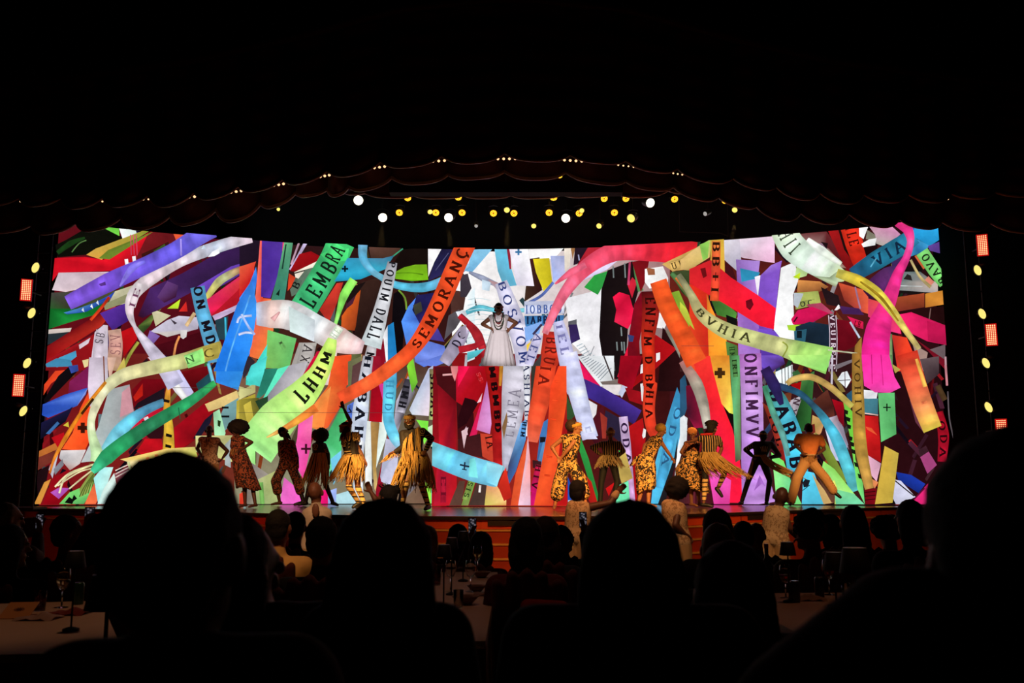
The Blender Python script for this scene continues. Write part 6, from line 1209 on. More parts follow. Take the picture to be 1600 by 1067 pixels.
def fringe(t, name, roots, m, L, n=90, sway=(0, 0, 0), spread=.12, w_=.008, seed=1, curl=.05, drop=1.0, lvar=.35):
    """many straw strands hanging from a polyline of roots"""
    r = random.Random(seed); mb = MB()
    c = sum((Vector(p) for p in roots), Vector()) / len(roots)
    sway = Vector(sway)
    for i in range(n):
        f = r.random() * (len(roots) - 1); j = min(int(f), len(roots) - 2)
        p = Vector(roots[j]).lerp(Vector(roots[j + 1]), f - j) + Vector((r.uniform(-.01, .01),) * 3)
        out = (p - c); out.z = 0; out = out.normalized() if out.length > .01 else Vector((0, -1, 0))
        ln = L * (1 - lvar * r.random()); ph = r.uniform(0, 6)
        pts = []
        for k in range(5):
            s_ = k / 4
            q = p + Vector((0, 0, -1)) * ln * s_ * drop + out * spread * ln * s_ ** .7 + sway * ln * s_ ** 1.5 + Vector((math.sin(ph + 5 * s_), math.cos(ph * 2 + 4 * s_), 0)) * curl * ln * s_ + Vector((0, 0, .3 * r.uniform(-.2, .4))) * ln * s_ * spread
            pts.append(q)
        mb.tube(pts, [w_, w_, w_ * .9, w_ * .8, w_ * .4], 3, cap=False)
    return mb.build(name, m, t, True, kind='stuff')
def ring(c, rx, ry, n=24, tilt=0.0, up=None, face=(0, -1, 0)):
    c = Vector(c); u, f, s = ortho(up or (0, 0, 1), face)
    return [c + s * rx * math.cos(2 * PI * i / n) + f * ry * math.sin(2 * PI * i / n) for i in range(n + 1)]
def afro(t, c, rx, ry, rz, m=HAIRK, seed=1, name='hair', rough=.10):
    V, Fc = ICO4; r = np.random.default_rng(seed)
    k = r.uniform(20, 40, (5, 3)); ph = r.uniform(0, 6, 5)
    h = sum(np.sin(V @ k[i] * .35 + ph[i]) for i in range(5)) / 5
    V2 = V * (1 + rough * h + r.normal(0, rough * .28, len(V)))[:, None] * np.array([rx, ry, rz]) + np.array(tuple(c))
    return mk(name, V2, Fc, m, t, True)
def cap_hair(t, c, f, u, k=1.0, m=HAIRK, grow=1.0, back=.0, name='hair', low=0.0):
    """short hair: skull-cap that leaves the face free"""
    u, f, s = ortho(u, f); b = Blob(); k = k * 1.1
    b.ell(c + u * .036 * k - f * .02 * k, s * .082 * k * grow, f * .092 * k * grow, u * .094 * k * grow)
    b.ell(c - u * (.01 + low) * k - f * .045 * k, s * .076 * k * grow, f * .058 * k * grow, u * (.075 + low) * k * grow)
    return b.build(name, m, t, .011, 2, .002)
def band(t, c, f, u, m, r=.09, h=.02, name='headband', off=.05, k=1.0):
    k = k * 1.09
    u, f, s = ortho(u, f)
    V = []; Fc = []; n = 24
    for j, (dr, dh) in enumerate(((0, -h), (.012, -h * .6), (.012, h * .6), (0, h))):
        for i in range(n):
            a = 2 * PI * i / n; V.append(c + u * (off * k + dh) + s * math.cos(a) * (r * .92 + dr) * k + f * (math.sin(a) * (r * 1.14 + dr) - .008) * k)
    for j in range(3):
        for i in range(n): Fc.append((j * n + i, j * n + (i + 1) % n, (j + 1) * n + (i + 1) % n, (j + 1) * n + i))
    return mk(name, V, Fc, m, t, True)
def spiral(t, c, n, r, m, turns=2.2, name='painted_spiral'):
    n = Vector(n).normalized(); a = n.orthogonal().normalized(); b = n.cross(a)
    pts = [Vector(c) + (a * math.cos(q) + b * math.sin(q)) * r * (q / (2 * PI * turns)) for q in np.linspace(.6, 2 * PI * turns, 34)]
    return MB().tube(pts, .008, 5).build(name, m, t, True)
def bars(t, segs, m, name='painted_stripe', r=.011):
    for pts in segs: MB().tube(pts, r, 6).build(name, m, t, True)

STRAW = mat('straw', srgb(214, 170, 98), .8, .35, 30)
PRINT = print_mat('amber_print', srgb(224, 168, 92), srgb(30, 17, 12), 11, .49, 'noise', distort=2.5)
PRINTD = print_mat('dark_print', srgb(156, 84, 52), srgb(38, 22, 18), 14, .49, 'noise', distort=2.0)
PRINTV = print_mat('vest_print', srgb(206, 172, 128), srgb(160, 124, 84), 26, .56, 'noise', distort=1.5)
BTOP = mat('black_bodysuit', srgb(36, 26, 24), .7)
BSTR = print_mat('black_stripe_top', srgb(34, 24, 20), srgb(200, 160, 108), 6.5, .78, 'wavex', distort=1.2)
PAINT = mat('cream_paint', srgb(220, 186, 132), .6)
BEIGE = mat('beige_cloth', srgb(196, 160, 120), .8, .25, 20); KHAKI = mat('khaki_cloth', srgb(190, 150, 100), .8, .2, 8)
ORNG = mat('orange_shirt', srgb(216, 130, 70), .8, .35, 10); YEL_T = mat('yellow_turban', srgb(224, 170, 70), .7, .4, 18)
BLKP = mat('black_trousers', srgb(22, 19, 18), .75); SHOE = mat('black_shoe', srgb(22, 18, 17), .5); STOCK = print_mat('banded_stocking', srgb(222, 186, 122), srgb(44, 28, 22), 3.4, .80, 'wavez', distort=.3)
WHITED = mat('white_dress_cloth', srgb(214, 206, 210), .8, .08, 8)
def gnd(J, D, q, px_, oy=0):
    """ankle on the stage boards at pixel column px_"""
    x = P(px_, 790, D).x; return Vector((x, D + oy, ZS + .075))
c1, c2, c3, c4, c5, c6, c7, c8 = (290, 640), (410, 640), (500, 640), (590, 640), (840, 650), (970, 650), (1130, 650), (735, 460)
s6 = 6.667
DANCERS = 'dancers on the stage'
# 1 bald man, hands on hips
D = 21.0; f = Fig('').from_pixels(D, c1, s6, head=(247, 222), neck=(245, 292), sl=(168, 315), sr=(328, 325), el=(122, 405, .1), wl=(170, 490, -.08), er=(438, 432, .05), wr=(385, 505, -.1), pelvis=(255, 540)); J = f.J
J['kl'] = P(323, 745, D - .03); J['kr'] = P(336, 745, D - .03); J['al'] = gnd(J, D, 'l', 320); J['ar'] = gnd(J, D, 'r', 341)
t, J = person('man in a beige sleeveless tunic with hands on hips behind the bald viewer', J, (.25, -1, 0), 'deep', 1.0, group=DANCERS)
top(t, J, print_mat('tunic_print', srgb(226, 202, 170), srgb(150, 126, 100), 16, .54), name='tunic', o=.026); MB().tube([J['neck'] + Vector((-.03, -.10, -.02)), J['neck'] + Vector((.0, -.15, -.19)), J['neck'] + Vector((.035, -.10, -.02))], .012, 6).build('neck_slit', SKIN['deep'], t, True); trousers(t, J, KHAKI, o=.02)
# 2 woman with afro, hand on hip, print skirt
D = 19.8; J = Fig('').from_pixels(D, c1, s6, head=(525, 222), neck=(540, 278), sl=(500, 305), sr=(592, 300), er=(690, 340, .05), wr=(585, 412, -.1), el=(478, 380, .1), wl=(500, 432, -.05), pelvis=(545, 455)).J
J['kl'] = P(382, 750, D); J['kr'] = P(393, 750, D); J['al'] = gnd(J, D, 'l', 383); J['ar'] = gnd(J, D, 'r', 401, -.1); J['tr'] = J['ar'] + Vector((-.09, -.13, -.045))
t, J = person('woman with a big dark afro, bare shoulders and a long brown print skirt', J, (-.55, -1, 0), 'deep', .92, group=DANCERS)
top(t, J, PRINTD, .9, name='bodice'); afro(t, P(372.5, 667, D + .04), .215, .19, .165, seed=3)
wc = J['pelvis'] + Vector((0, 0, .09)); hc = P(389, 764, D)
loft(t, 'skirt', [(wc, Vector((.15, 0, 0)), Vector((0, .12, 0))), (wc.lerp(hc, .4), Vector((.19, 0, 0)), Vector((0, .17, 0))), (hc, Vector((.24, .02, -.03)), Vector((0, .22, 0)))], PRINTD, 11, .07)
fringe(t, 'waist_fringe', ring(wc, .15, .12), STRAW, .16, 40, seed=4, w_=.006)
# 3 man lunging, leaning back, dark print suit
D = 22.2; J = Fig('').from_pixels(D, c2, s6, head=(222, 238), neck=(248, 305), sl=(192, 350), sr=(308, 345), er=(352, 500), wr=(362, 610), el=(192, 470, .1), wl=(240, 560, .1), pelvis=(252, 565), hl=(215, 590), hr=(298, 590), kl=(140, 745, -.1), kr=(365, 745), al=(182, 915), ar=(432, 920)).J
J['al'].z = ZS + .08; J['ar'].z = ZS + .08; J['tl'] = J['al'] + Vector((-.17, -.06, -.045)); J['tr'] = J['ar'] + Vector((-.19, -.06, -.045))
t, J = person('dancer in a dark patterned suit lunging and leaning back with raised chin', J, (.75, -.25, .65), 'deep', 1.0, group=DANCERS, headup=Vector((-.4, 0, .9)))
top(t, J, PRINTD, o=.02, sleeve='long', name='tunic'); trousers(t, J, PRINTD, flare=.045, end=.45); shoes(t, J, SHOE, which='r', shaft=.35); cap_hair(t, J['head'], (.75, -.25, .65), (-.4, 0, .9), 1.05)
Blob().cap(J['head'] + Vector((.09, -.02, -.06)), .05, J['head'] + Vector((.17, -.03, -.15)), .018).build('beard', HAIRK, t, .012, 2)
# 4 woman with afro turned left, straw skirt
D = 21.5; J = Fig('').from_pixels(D, c2, s6, head=(556, 262), neck=(580, 325), sl=(545, 375, -.05), sr=(640, 372, .05), er=(682, 465), wr=(690, 570), el=(548, 470, .1), wl=(530, 540, .12), pelvis=(592, 500), kl=(500, 740), kr=(650, 755), al=(450, 930), ar=(738, 905)).J
J['al'].z = ZS + .08; J['ar'].z = ZS + .08; J['tl'] = J['al'] + Vector((-.14, -.06, -.04)); J['tr'] = J['ar'] + Vector((.12, -.1, -.045))
t, J = person('woman with an afro facing left in a black top and long straw skirt', J, (-1, -.25, 0), 'deep', .92, group=DANCERS)
top(t, J, BTOP, .92, sleeve='long'); afro(t, P(502.5, 679.5, D + .03), .155, .16, .165, seed=5); trousers(t, J, BLKP, .9, .006)
spiral(t, J['sl'].lerp(J['chest'], .5) + Vector((0, -.13, 0)), (0, -1, 0), .075, PAINT); fringe(t, 'straw_skirt', ring(J['pelvis'] + Vector((0, 0, .1)), .15, .12), STRAW, .82, 150, (-.12, 0, 0), .18, .011, 6); shoes(t, J, SHOE, .9, shaft=.3)
bars(t, [[J['sr'].lerp(J['er'], q) + Vector((-.03, -.055, 0)), J['sr'].lerp(J['er'], q) + Vector((.045, -.05, -.02))] for q in (.3, .5, .7)], PAINT)
# 5 man with one arm thrown up
D = 18.6; J = Fig('').from_pixels(D, c3, s6, head=(258, 200), neck=(290, 255), sl=(245, 282, -.05), sr=(348, 268, .05), pelvis=(335, 505), er=(400, 400, .1), wr=(468, 535, .0), hl=(300, 520), hr=(375, 520), kl=(300, 800, -.1), kr=(395, 810), al=(405, 935, .2), ar=(468, 950)).J
J['el'] = P(548, 660, D - .1); J['wl'] = P(537, 638, D - .12); J['dl'] = P(534, 630, D - .12)
J['al'].z = ZS + .12; J['ar'].z = ZS + .08; J['tr'] = J['ar'] + Vector((-.13, -.13, -.045)); J['tl'] = J['al'] + Vector((-.1, -.05, -.08))
t, J = person('man throwing one arm up in a black painted top and short straw skirt', J, (-1, -.4, 0), 'brown', 1.0, group=DANCERS)
top(t, J, BTOP, sleeve='short'); cap_hair(t, J['head'], (-1, -.4, 0), (0, 0, 1), 1.05); band(t, J['head'], (-1, -.4, 0), (0, 0, 1), STRAW)
fringe(t, 'shoulder_fringe', ring(J['neck'].lerp(J['sr'], .5) + Vector((0, -.03, .05)), .14, .11), STRAW, .2, 70, (0, 0, 0), .35, .009, 7)
fringe(t, 'straw_skirt', ring(J['pelvis'] + Vector((0, 0, .06)), .17, .14), STRAW, .56, 130, (-.22, 0, 0), .32, .013, 8)
spiral(t, J['sl'] + Vector((.03, -.1, -.12)), (-.3, -1, 0), .07, PAINT)
bars(t, [[P(500 + (250 + 10 * i) / s6, 640 + (440 + 26 * i) / s6, D - .15), P(500 + (318 + 10 * i) / s6, 640 + (432 + 26 * i) / s6, D - .17)] for i in range(3)], PAINT)
for i in range(3): bars(t, [[P(545, 640 + (318 + 35 * i) / s6, D - .16), P(546, 640 + (322 + 35 * i) / s6, D - .16)]], PAINT, 'painted_dot', .018)
sleeves_legs(t, J, STOCK, [('kl', .056, 'al', .036, 0, .9), ('kr', .056, 'ar', .036, 0, .92)]); shoes(t, J, SHOE)
# 6 bearded man in straw sash, centre-left
D = 17.6; J = Fig('').from_pixels(D, c4, s6, head=(333, 125), neck=(345, 200), sl=(262, 250), sr=(468, 225), el=(268, 385, -.1), wl=(180, 442, -.2), er=(562, 300, .05), wr=(500, 425, -.1), pelvis=(392, 480), hl=(345, 500), hr=(440, 500), kl=(300, 770, -.15), kr=(460, 780, -.1), al=(258, 935, .25), ar=(530, 950, -.05)).J
J['al'].z = ZS + .08; J['ar'].z = ZS + .08; J['dl'] = P(590 + 90 / s6, 640 + 480 / s6, D - .25); J['tr'] = J['ar'] + Vector((-.04, -.17, -.045)); J['tl'] = J['al'] + Vector((-.12, -.08, -.045))
t, J = person('smiling bearded man in a straw sash and skirt with one hand on hip', J, (-.1, -1, .05), 'brown', 1.08, group=DANCERS)
top(t, J, BTOP, 1.05, sleeve='long'); band(t, J['head'], (-.1, -1, 0), (0, 0, 1), STRAW, h=.036, off=.062, k=1.06); cap_hair(t, J['head'] + Vector((0, .015, 0)), (-.1, -1, 0), (0, 0, 1), 1.02)
hh = J['head']; Blob().chain([(hh + Vector((-.075, -.02, -.04)), .03), (hh + Vector((-.05, -.065, -.09)), .035), (hh + Vector((0, -.085, -.115)), .036), (hh + Vector((.05, -.065, -.09)), .035), (hh + Vector((.075, -.02, -.04)), .03)]).build('beard', HAIRK, t, .012, 2)
MB().tube([hh + Vector((-.028, -.118, -.058)), hh + Vector((0, -.124, -.066)), hh + Vector((.028, -.118, -.058))], [.004, .008, .004], 6).build('teeth', EYEW, t, True)
fringe(t, 'straw_sash', [P(590 + 430 / s6, 640 + 175 / s6, D - .12), P(590 + 390 / s6, 640 + 205 / s6, D - .2), P(590 + 300 / s6, 640 + 290 / s6, D - .18), P(590 + 275 / s6, 640 + 330 / s6, D - .15)], STRAW, .72, 40, (.02, -.03, 0), .08, .011, 9)
fringe(t, 'straw_skirt', ring(J['pelvis'] + Vector((0, 0, .07)), .19, .15), STRAW, .78, 150, (-.06, 0, 0), .3, .013, 10)
fringe(t, 'arm_fringe', [J['el'], J['wl'], J['dl']], STRAW, .16, 46, (-.5, 0, 0), .4, .007, 11)
spiral(t, J['sr'] + Vector((.0, -.085, -.01)), (.1, -1, .1), .075, PAINT)
bars(t, [[J['sr'].lerp(J['er'], q) + Vector((-.03, -.065, -.03)), J['sr'].lerp(J['er'], q) + Vector((.055, -.055, .0))] for q in (.5, .72, .92)] + [[J['er'].lerp(J['wr'], q) + Vector((-.04, -.06, .01)), J['er'].lerp(J['wr'], q) + Vector((.05, -.055, -.01))] for q in (.2, .42, .64, .85)], PAINT)
sleeves_legs(t, J, STOCK, [('kl', .056, 'al', .036, 0, .9), ('kr', .06, 'ar', .038, 0, .94)], k=1.05); shoes(t, J, SHOE, 1.05)
# 7 woman in amber print, turned right
D = 18.1; J = Fig('').from_pixels(D, c5, s6, head=(408, 125), neck=(388, 195), sl=(275, 225, .08), sr=(412, 225, -.08), el=(150, 325, .1), wl=(212, 425, .05), er=(320, 345, -.18), wr=(255, 425, -.12), pelvis=(310, 470), hl=(275, 495), hr=(350, 495), kl=(235, 680), kr=(440, 660, -.05), al=(178, 880), ar=(505, 850, -.1)).J
J['al'].z = ZS + .08; J['ar'].z = ZS + .08; J['tl'] = J['al'] + Vector((-.02, -.16, -.045)); J['tr'] = J['ar'] + Vector((.14, -.06, -.045))
t, J = person('woman in an amber and black print top and loose trousers stepping right', J, (1, -.25, .05), 'tan', .94, group=DANCERS)
top(t, J, PRINT, .95, .02, name='print_top'); trousers(t, J, PRINT, .95, .02, end=.55, flare=.06); afro(t, P(893, 665, D + .05), .12, .12, .12, HAIRB, 12, rough=.05); band(t, J['head'], (1, -.25, 0), (-.25, 0, 1), YEL_T, h=.03, k=.95)
# 8 dancer seen from behind
D = 21.6; J = Fig('').from_pixels(D, c5, s6, head=(760, 190), neck=(760, 248), sl=(682, 290), sr=(848, 290), el=(568, 325, .05), wl=(645, 395, -.02), er=(895, 365, .05), wr=(815, 430, -.05), pelvis=(740, 440), kl=(665, 690), kr=(830, 680), al=(650, 885), ar=(790, 885)).J
J['al'].z = ZS + .08; J['ar'].z = ZS + .08
t, J = person('dancer seen from behind in a striped black top and white-fringed hips', J, (.1, 1, 0), 'brown', .96, group=DANCERS)
top(t, J, BSTR, .96, sleeve='long'); trousers(t, J, BLKP, .96); shoes(t, J, SHOE); band(t, J['head'], (.1, 1, 0), (0, 0, 1), BEIGE, h=.04); afro(t, J['head'] + Vector((0, -.02, .09)), .07, .07, .07, BEIGE, 13, 'bun', .04)
fringe(t, 'hip_fringe', ring(J['pelvis'] + Vector((0, 0, .06)), .17, .14), PAINT, .3, 110, (.1, 0, 0), .55, .008, 14, .15)
# 9 woman in print dress and turban, bending right
D = 19.8; J = Fig('').from_pixels(D, c6, s6, head=(425, 150), neck=(392, 205), sl=(330, 245, .08), sr=(405, 250, -.08), el=(250, 300, .05), wl=(228, 390, .05), er=(470, 345, -.05), wr=(530, 430, -.02), pelvis=(255, 450), kl=(222, 740), kr=(290, 740), al=(180, 905), ar=(288, 905)).J
J['al'].z = ZS + .08; J['ar'].z = ZS + .08; J['tl'] = J['al'] + Vector((.13, -.09, -.045)); J['tr'] = J['ar'] + Vector((.15, -.06, -.045))
t, J = person('woman in a yellow turban and amber print dress bending forward to the right', J, (1, -.3, 0), 'tan', .92, group=DANCERS)
top(t, J, PRINT, .93, .02, name='bodice'); wc = J['pelvis'] + Vector((.03, 0, .08)); hc = P(1010, 766, D)
loft(t, 'skirt', [(wc, Vector((.16, 0, -.03)), Vector((0, .14, 0))), (wc.lerp(hc, .35) + Vector((-.02, 0, 0)), Vector((.21, 0, -.02)), Vector((0, .19, 0))), (hc, Vector((.19, 0, .06)), Vector((0, .18, 0)))], PRINT, 10, .06)
afro(t, J['head'] + Vector((-.02, 0, .055)), .112, .108, .095, YEL_T, 15, 'turban', .05); fringe(t, 'back_frill', [J['pelvis'] + Vector((-.18, -.1, .06)), J['pelvis'] + Vector((-.2, .1, .04))], PRINT, .2, 40, (-.5, 0, 0), .5, .012, 16)
# 10 woman in wide print skirt
D = 20.4; J = Fig('').from_pixels(D, c6, s6, head=(748, 190), neck=(748, 250), sl=(685, 290), sr=(800, 285, .1), el=(628, 375), wl=(690, 425, -.1), er=(835, 235, .05), wr=(880, 180, .0), pelvis=(740, 420), kl=(730, 700), kr=(790, 700), al=(735, 880), ar=(820, 880)).J
J['al'].z = ZS + .08; J['ar'].z = ZS + .08; J['tl'] = J['al'] + Vector((.1, -.12, -.045)); J['tr'] = J['ar'] + Vector((.15, -.08, -.045))
t, J = person('woman with an orange head wrap swinging a wide brown print skirt', J, (-.3, -1, 0), 'brown', .93, group=DANCERS)
top(t, J, PRINTD, .93, .016, name='bodice'); wc = J['pelvis'] + Vector((0, 0, .1)); hc = P(1083, 766, D)
loft(t, 'skirt', [(wc, Vector((.15, 0, 0)), Vector((0, .13, 0))), (wc.lerp(hc, .45) + Vector((-.05, 0, 0)), Vector((.3, 0, -.02)), Vector((0, .24, 0))), (hc, Vector((.34, 0, -.06)), Vector((0, .28, 0)))], PRINT, 12, .07)
afro(t, J['head'] + Vector((-.01, .0, .06)), .105, .105, .09, ORNG, 17, 'head_wrap', .05); fringe(t, 'waist_fringe', ring(wc, .15, .13), STRAW, .2, 40, seed=18)
# 11 dancer with flying straw skirt
D = 19.9; J = Fig('').from_pixels(D, c6, s6, head=(955, 135), neck=(938, 195), sl=(862, 228), sr=(1012, 235), el=(790, 240, .1), wl=(735, 262, .0), er=(1052, 335, .1), wr=(1012, 445, -.05), pelvis=(912, 405), kl=(880, 640), kr=(1078, 600, -.05), al=(862, 880), ar=(1008, 762, .2)).J
J['al'].z = ZS + .08; J['tr'] = J['ar'] + Vector((.08, -.02, -.14)); J['tl'] = J['al'] + Vector((.16, -.06, -.045))
t, J = person('dancer with tied-up dark hair kicking one boot back in a flying straw skirt', J, (.8, .5, 0), 'brown', .96, group=DANCERS)
top(t, J, BSTR, .96, sleeve='short'); trousers(t, J, BLKP, .93, .006, end=.2); cap_hair(t, J['head'], (.8, .5, 0), (0, 0, 1), 1.1); afro(t, J['head'] + Vector((-.02, 0, .11)), .13, .11, .075, HAIRK, 19, 'hair_knot', .2)
fringe(t, 'straw_skirt', ring(J['pelvis'] + Vector((0, 0, .05)), .17, .14), STRAW, .62, 200, (.75, 0, .12), .42, .009, 20, .1); sleeves_legs(t, J, STOCK, [('kr', .056, 'ar', .036, .1, .85), ('kl', .056, 'al', .036, .1, .85)]); shoes(t, J, SHOE, 1.0)
Blob().cap(J['sl'] + Vector((-.05, -.02, .07)), .025, J['sl'] + Vector((.16, -.05, .08)), .03).build('red_scarf', mat('red_scarf', srgb(200, 30, 36), .8), t, .012, 2)
# 12 dancer seen from behind, black suit, straw tails
D = 22.4; J = Fig('').from_pixels(D, c7, s6, head=(415, 212), neck=(410, 268), sl=(332, 292), sr=(500, 292), el=(232, 350, .05), wl=(305, 415, -.05), er=(585, 410, .05), wr=(490, 432, -.05), pelvis=(378, 455), kl=(262, 670), kr=(485, 670), al=(190, 890), ar=(450, 880)).J
J['al'].z = ZS + .08; J['ar'].z = ZS + .08; J['tl'] = J['al'] + Vector((-.02, .16, -.04)); J['tr'] = J['ar'] + Vector((.06, .16, -.04))
t, J = person('dancer seen from behind in a tight black suit with straw tails at the waist', J, (.15, 1, 0), 'deep', 1.0, group=DANCERS)
top(t, J, BTOP, 1.0, sleeve='long'); trousers(t, J, BLKP, 1.0, .008); shoes(t, J, SHOE); cap_hair(t, J['head'], (.15, 1, 0), (0, 0, 1), 1.0, low=.01); band(t, J['head'], (.15, 1, 0), (0, 0, 1), STRAW, h=.012)
wc = J['pelvis'] + Vector((0, 0, .09)); Blob().chain([(p, .022) for p in ring(wc, .15, .12, 10)]).build('straw_belt', STRAW, t, .012, 2)
fringe(t, 'straw_tail', [wc + Vector((.0, -.12, 0)), wc + Vector((.1, -.12, .02))], STRAW, .62, 60, (1.35, -.05, .1), .12, .011, 21, .06); fringe(t, 'straw_tail', [wc + Vector((-.14, -.04, -.02)), wc + Vector((-.1, .05, 0))], STRAW, .62, 22, (-.35, 0, 0), .2, .009, 22)
bars(t, [[J['neck'] + Vector((x, -.135, -.10 - .25 * abs(x))), J['neck'] + Vector((x * .6, -.145, -.23))] for x in (-.09, -.05, -.01, .03, .07)] + [[J['sl'].lerp(J['el'], q) + Vector((-.02, -.06, .03)), J['sl'].lerp(J['el'], q) + Vector((.0, -.06, -.03))] for q in (.3, .5, .7, .9)], PAINT, r=.008)
# 13 man in khaki lunging away from us
D = 22.0; J = Fig('').from_pixels(D, c7, s6, head=(887, 140, .1), neck=(893, 190), sl=(790, 215), sr=(1010, 228), el=(752, 300, .05), wl=(825, 378, -.1), er=(1052, 345, .05), wr=(985, 395, -.1), pelvis=(888, 480), kl=(765, 650, -.05), kr=(1060, 645, -.02), al=(702, 870), ar=(1150, 785)).J
J['al'].z = ZS + .08; J['tl'] = J['al'] + Vector((-.05, -.13, -.045)); J['tr'] = J['ar'] + Vector((.13, -.05, -.13))
t, J = person('man seen from behind in an orange shirt and khaki trousers lunging sideways', J, (0, 1, -.3), 'deep', 1.08, group=DANCERS)
top(t, J, ORNG, 1.08, .02, sleeve='short', name='shirt'); trousers(t, J, KHAKI, 1.08, .02, flare=.03); shoes(t, J, SHOE); cap_hair(t, J['head'], (0, 1, -.3), (0, 0, 1), 1.05)
Blob().chain([(p, .026) for p in ring(J['pelvis'] + Vector((0, 0, .16)), .17, .14, 10)]).build('belt', BEIGE, t, .013, 2)
# singer on the raised platform behind the low LED panel
D = 21.75; J = Fig('').from_pixels(D, c8, 8.889, head=(392, 215), neck=(390, 292), sl=(288, 322), sr=(498, 322), el=(165, 412, .05), wl=(275, 470, -.12), er=(640, 392, .05), wr=(545, 480, -.12), pelvis=(400, 560)).J
PLZ = PRECT[3] - .42
J['kl'] = J['pelvis'] + Vector((-.1, 0, -.45)); J['kr'] = J['pelvis'] + Vector((.1, 0, -.45)); J['al'] = Vector((J['kl'].x, D, PLZ + .08)); J['ar'] = Vector((J['kr'].x, D, PLZ + .08))
t, J = person('singer in a white dress with long bead necklaces above the low LED panel', J, (-.05, -1, 0), 'brown', 1.08)
top(t, J, WHITED, 1.08, .015, name='bodice'); wc = J['pelvis'].lerp(J['chest'], .35); hc = P(779, 583, D)
loft(t, 'skirt', [(wc, Vector((.19, 0, 0)), Vector((0, .15, 0))), (wc.lerp(hc, .3), Vector((.27, 0, 0)), Vector((0, .22, 0))), (hc, Vector((.41, 0, 0)), Vector((0, .34, 0)))], WHITED, 16, .06, 64)
cap_hair(t, J['head'] + Vector((0, .01, .02)), (0, -1, 0), (0, 0, 1), 1.12); band(t, J['head'], (0, -1, 0), (0, 0, 1), WHITED, h=.024, off=.055, k=1.1)
for i, (m_, L, wd) in enumerate(((mat('red_beads', srgb(140, 30, 36), .4), .24, .085), (mat('green_beads', srgb(40, 56, 40), .4), .38, .12), (mat('white_beads', srgb(220, 210, 205), .4), .3, .10), (mat('dark_beads', srgb(40, 30, 34), .4), .22, .10))):
    nk = J['neck'] + Vector((0, -.02, .03)); pts = []
    for q in np.linspace(-1, 1, 26):
        pts.append(nk + Vector((wd * math.sin(q * PI / 2) * (1 if abs(q) < 1 else 1), -.15 - .03 * i * .3 - .02 * (1 - q * q), -L * (1 - abs(q) ** 2.2))))
    pts = [nk + Vector((-wd * .6, .07, .03))] + pts + [nk + Vector((wd * .6, .07, .03))]
    MB().tube(pts, .013, 6).build('necklace', m_, t, True)
pl = empty('platform', (0, 0, 0), 'raised black platform hidden behind the low LED panel', 'platform'); ORG[pl.name] = Vector((J['pelvis'].x, D + .1, ZS)); pl.location = ORG[pl.name]
xx = J['pelvis'].x
MB().box((xx - .8, D - .35, PLZ - .06), (xx + .8, D + .75, PLZ)).build('deck', BLACK, pl)
for dx in (-.74, .74):
    for dy in (-.3, .7): MB().box((xx + dx - .03, D + dy - .03, ZS), (xx + dx + .03, D + dy + .03, PLZ - .06)).build('leg', BLACK, pl)

# dancers down on the floor in front of the stage
PIT = -.30
def stand_legs(J, z, dy=0.0, w_=.11):
    p = J['pelvis']; L = p.z - z
    for q, s in (('l', -1), ('r', 1)):
        J['k' + q] = Vector((p.x + s * w_, p.y - .02, z + L * .53)); J['a' + q] = Vector((p.x + s * w_, p.y + .03, z + .08))
VEST = 'dancers in pale vests on the floor'
DD = 11.2
J = Fig('').from_pixels(DD, (870, 730), s6, head=(228, 262), neck=(225, 350), sl=(165, 400, -.02), sr=(305, 425, -.05), er=(560, 370, -.1), wr=(625, 265, -.05), el=(150, 560, .15), wl=(210, 700, .1), pelvis=(205, 720)).J
J['dr'] = P(870 + 700 / s6, 730 + 190 / s6, DD - .05); stand_legs(J, PIT)
t, J = person('man in a pale print vest stretching one arm out towards the stage', J, (.7, .8, 0), 'deep', .98, group=VEST, point='r')
top(t, J, PRINTV, .98, .018, name='vest'); trousers(t, J, KHAKI, .98); cap_hair(t, J['head'], (.7, .8, 0), (0, 0, 1), 1.08); sleeves_legs(t, J, BEIGE, [('er', .04, 'wr', .034, .62, .92)], .008, 'cuff')
J = Fig('').from_pixels(DD, (870, 730), s6, head=(1235, 258), neck=(1225, 350), sl=(1150, 395, -.02), sr=(1282, 425, -.05), er=(1232, 600, -.15), wr=(1330, 690, -.1), el=(1130, 560, .1), wl=(1170, 690, .1), pelvis=(1240, 730)).J
stand_legs(J, PIT)
t, J = person('woman with a round afro in a pale print vest standing before the stage', J, (-.4, .9, 0), 'deep', .95, group=VEST)
top(t, J, PRINTV, .95, .02, name='vest'); trousers(t, J, KHAKI, .95); afro(t, P(870 + 1255 / s6, 730 + 215 / s6, DD), .135, .135, .135, seed=31)
J = Fig('').from_pixels(DD, (1150, 750), s6, head=(467, 185), neck=(445, 278), sl=(360, 325, -.02), sr=(498, 350, -.05), er=(555, 500, -.05), wr=(640, 600, .1), el=(350, 480, .1), wl=(360, 620, .1), pelvis=(385, 610)).J
stand_legs(J, PIT)
t, J = person('shaven-headed man in a pale print vest standing right of centre before the stage', J, (.3, .95, 0), 'deep', .98, group=VEST)
top(t, J, PRINTV, .98, .018, name='vest'); trousers(t, J, KHAKI, .98)
J = Fig('').from_pixels(10.8, (460, 740), s6, head=(218, 205), neck=(225, 300), sl=(140, 420), sr=(330, 420), el=(110, 600), wl=(130, 740), er=(370, 590), wr=(330, 730), pelvis=(235, 740)).J
stand_legs(J, PIT)
t, J = person('bald dancer in a white vest standing left of centre before the stage', J, (.1, 1, 0), 'brown', .98, group=VEST)
top(t, J, mat('white_vest', srgb(214, 190, 160), .8), .98, .016, name='vest'); trousers(t, J, KHAKI, .98)
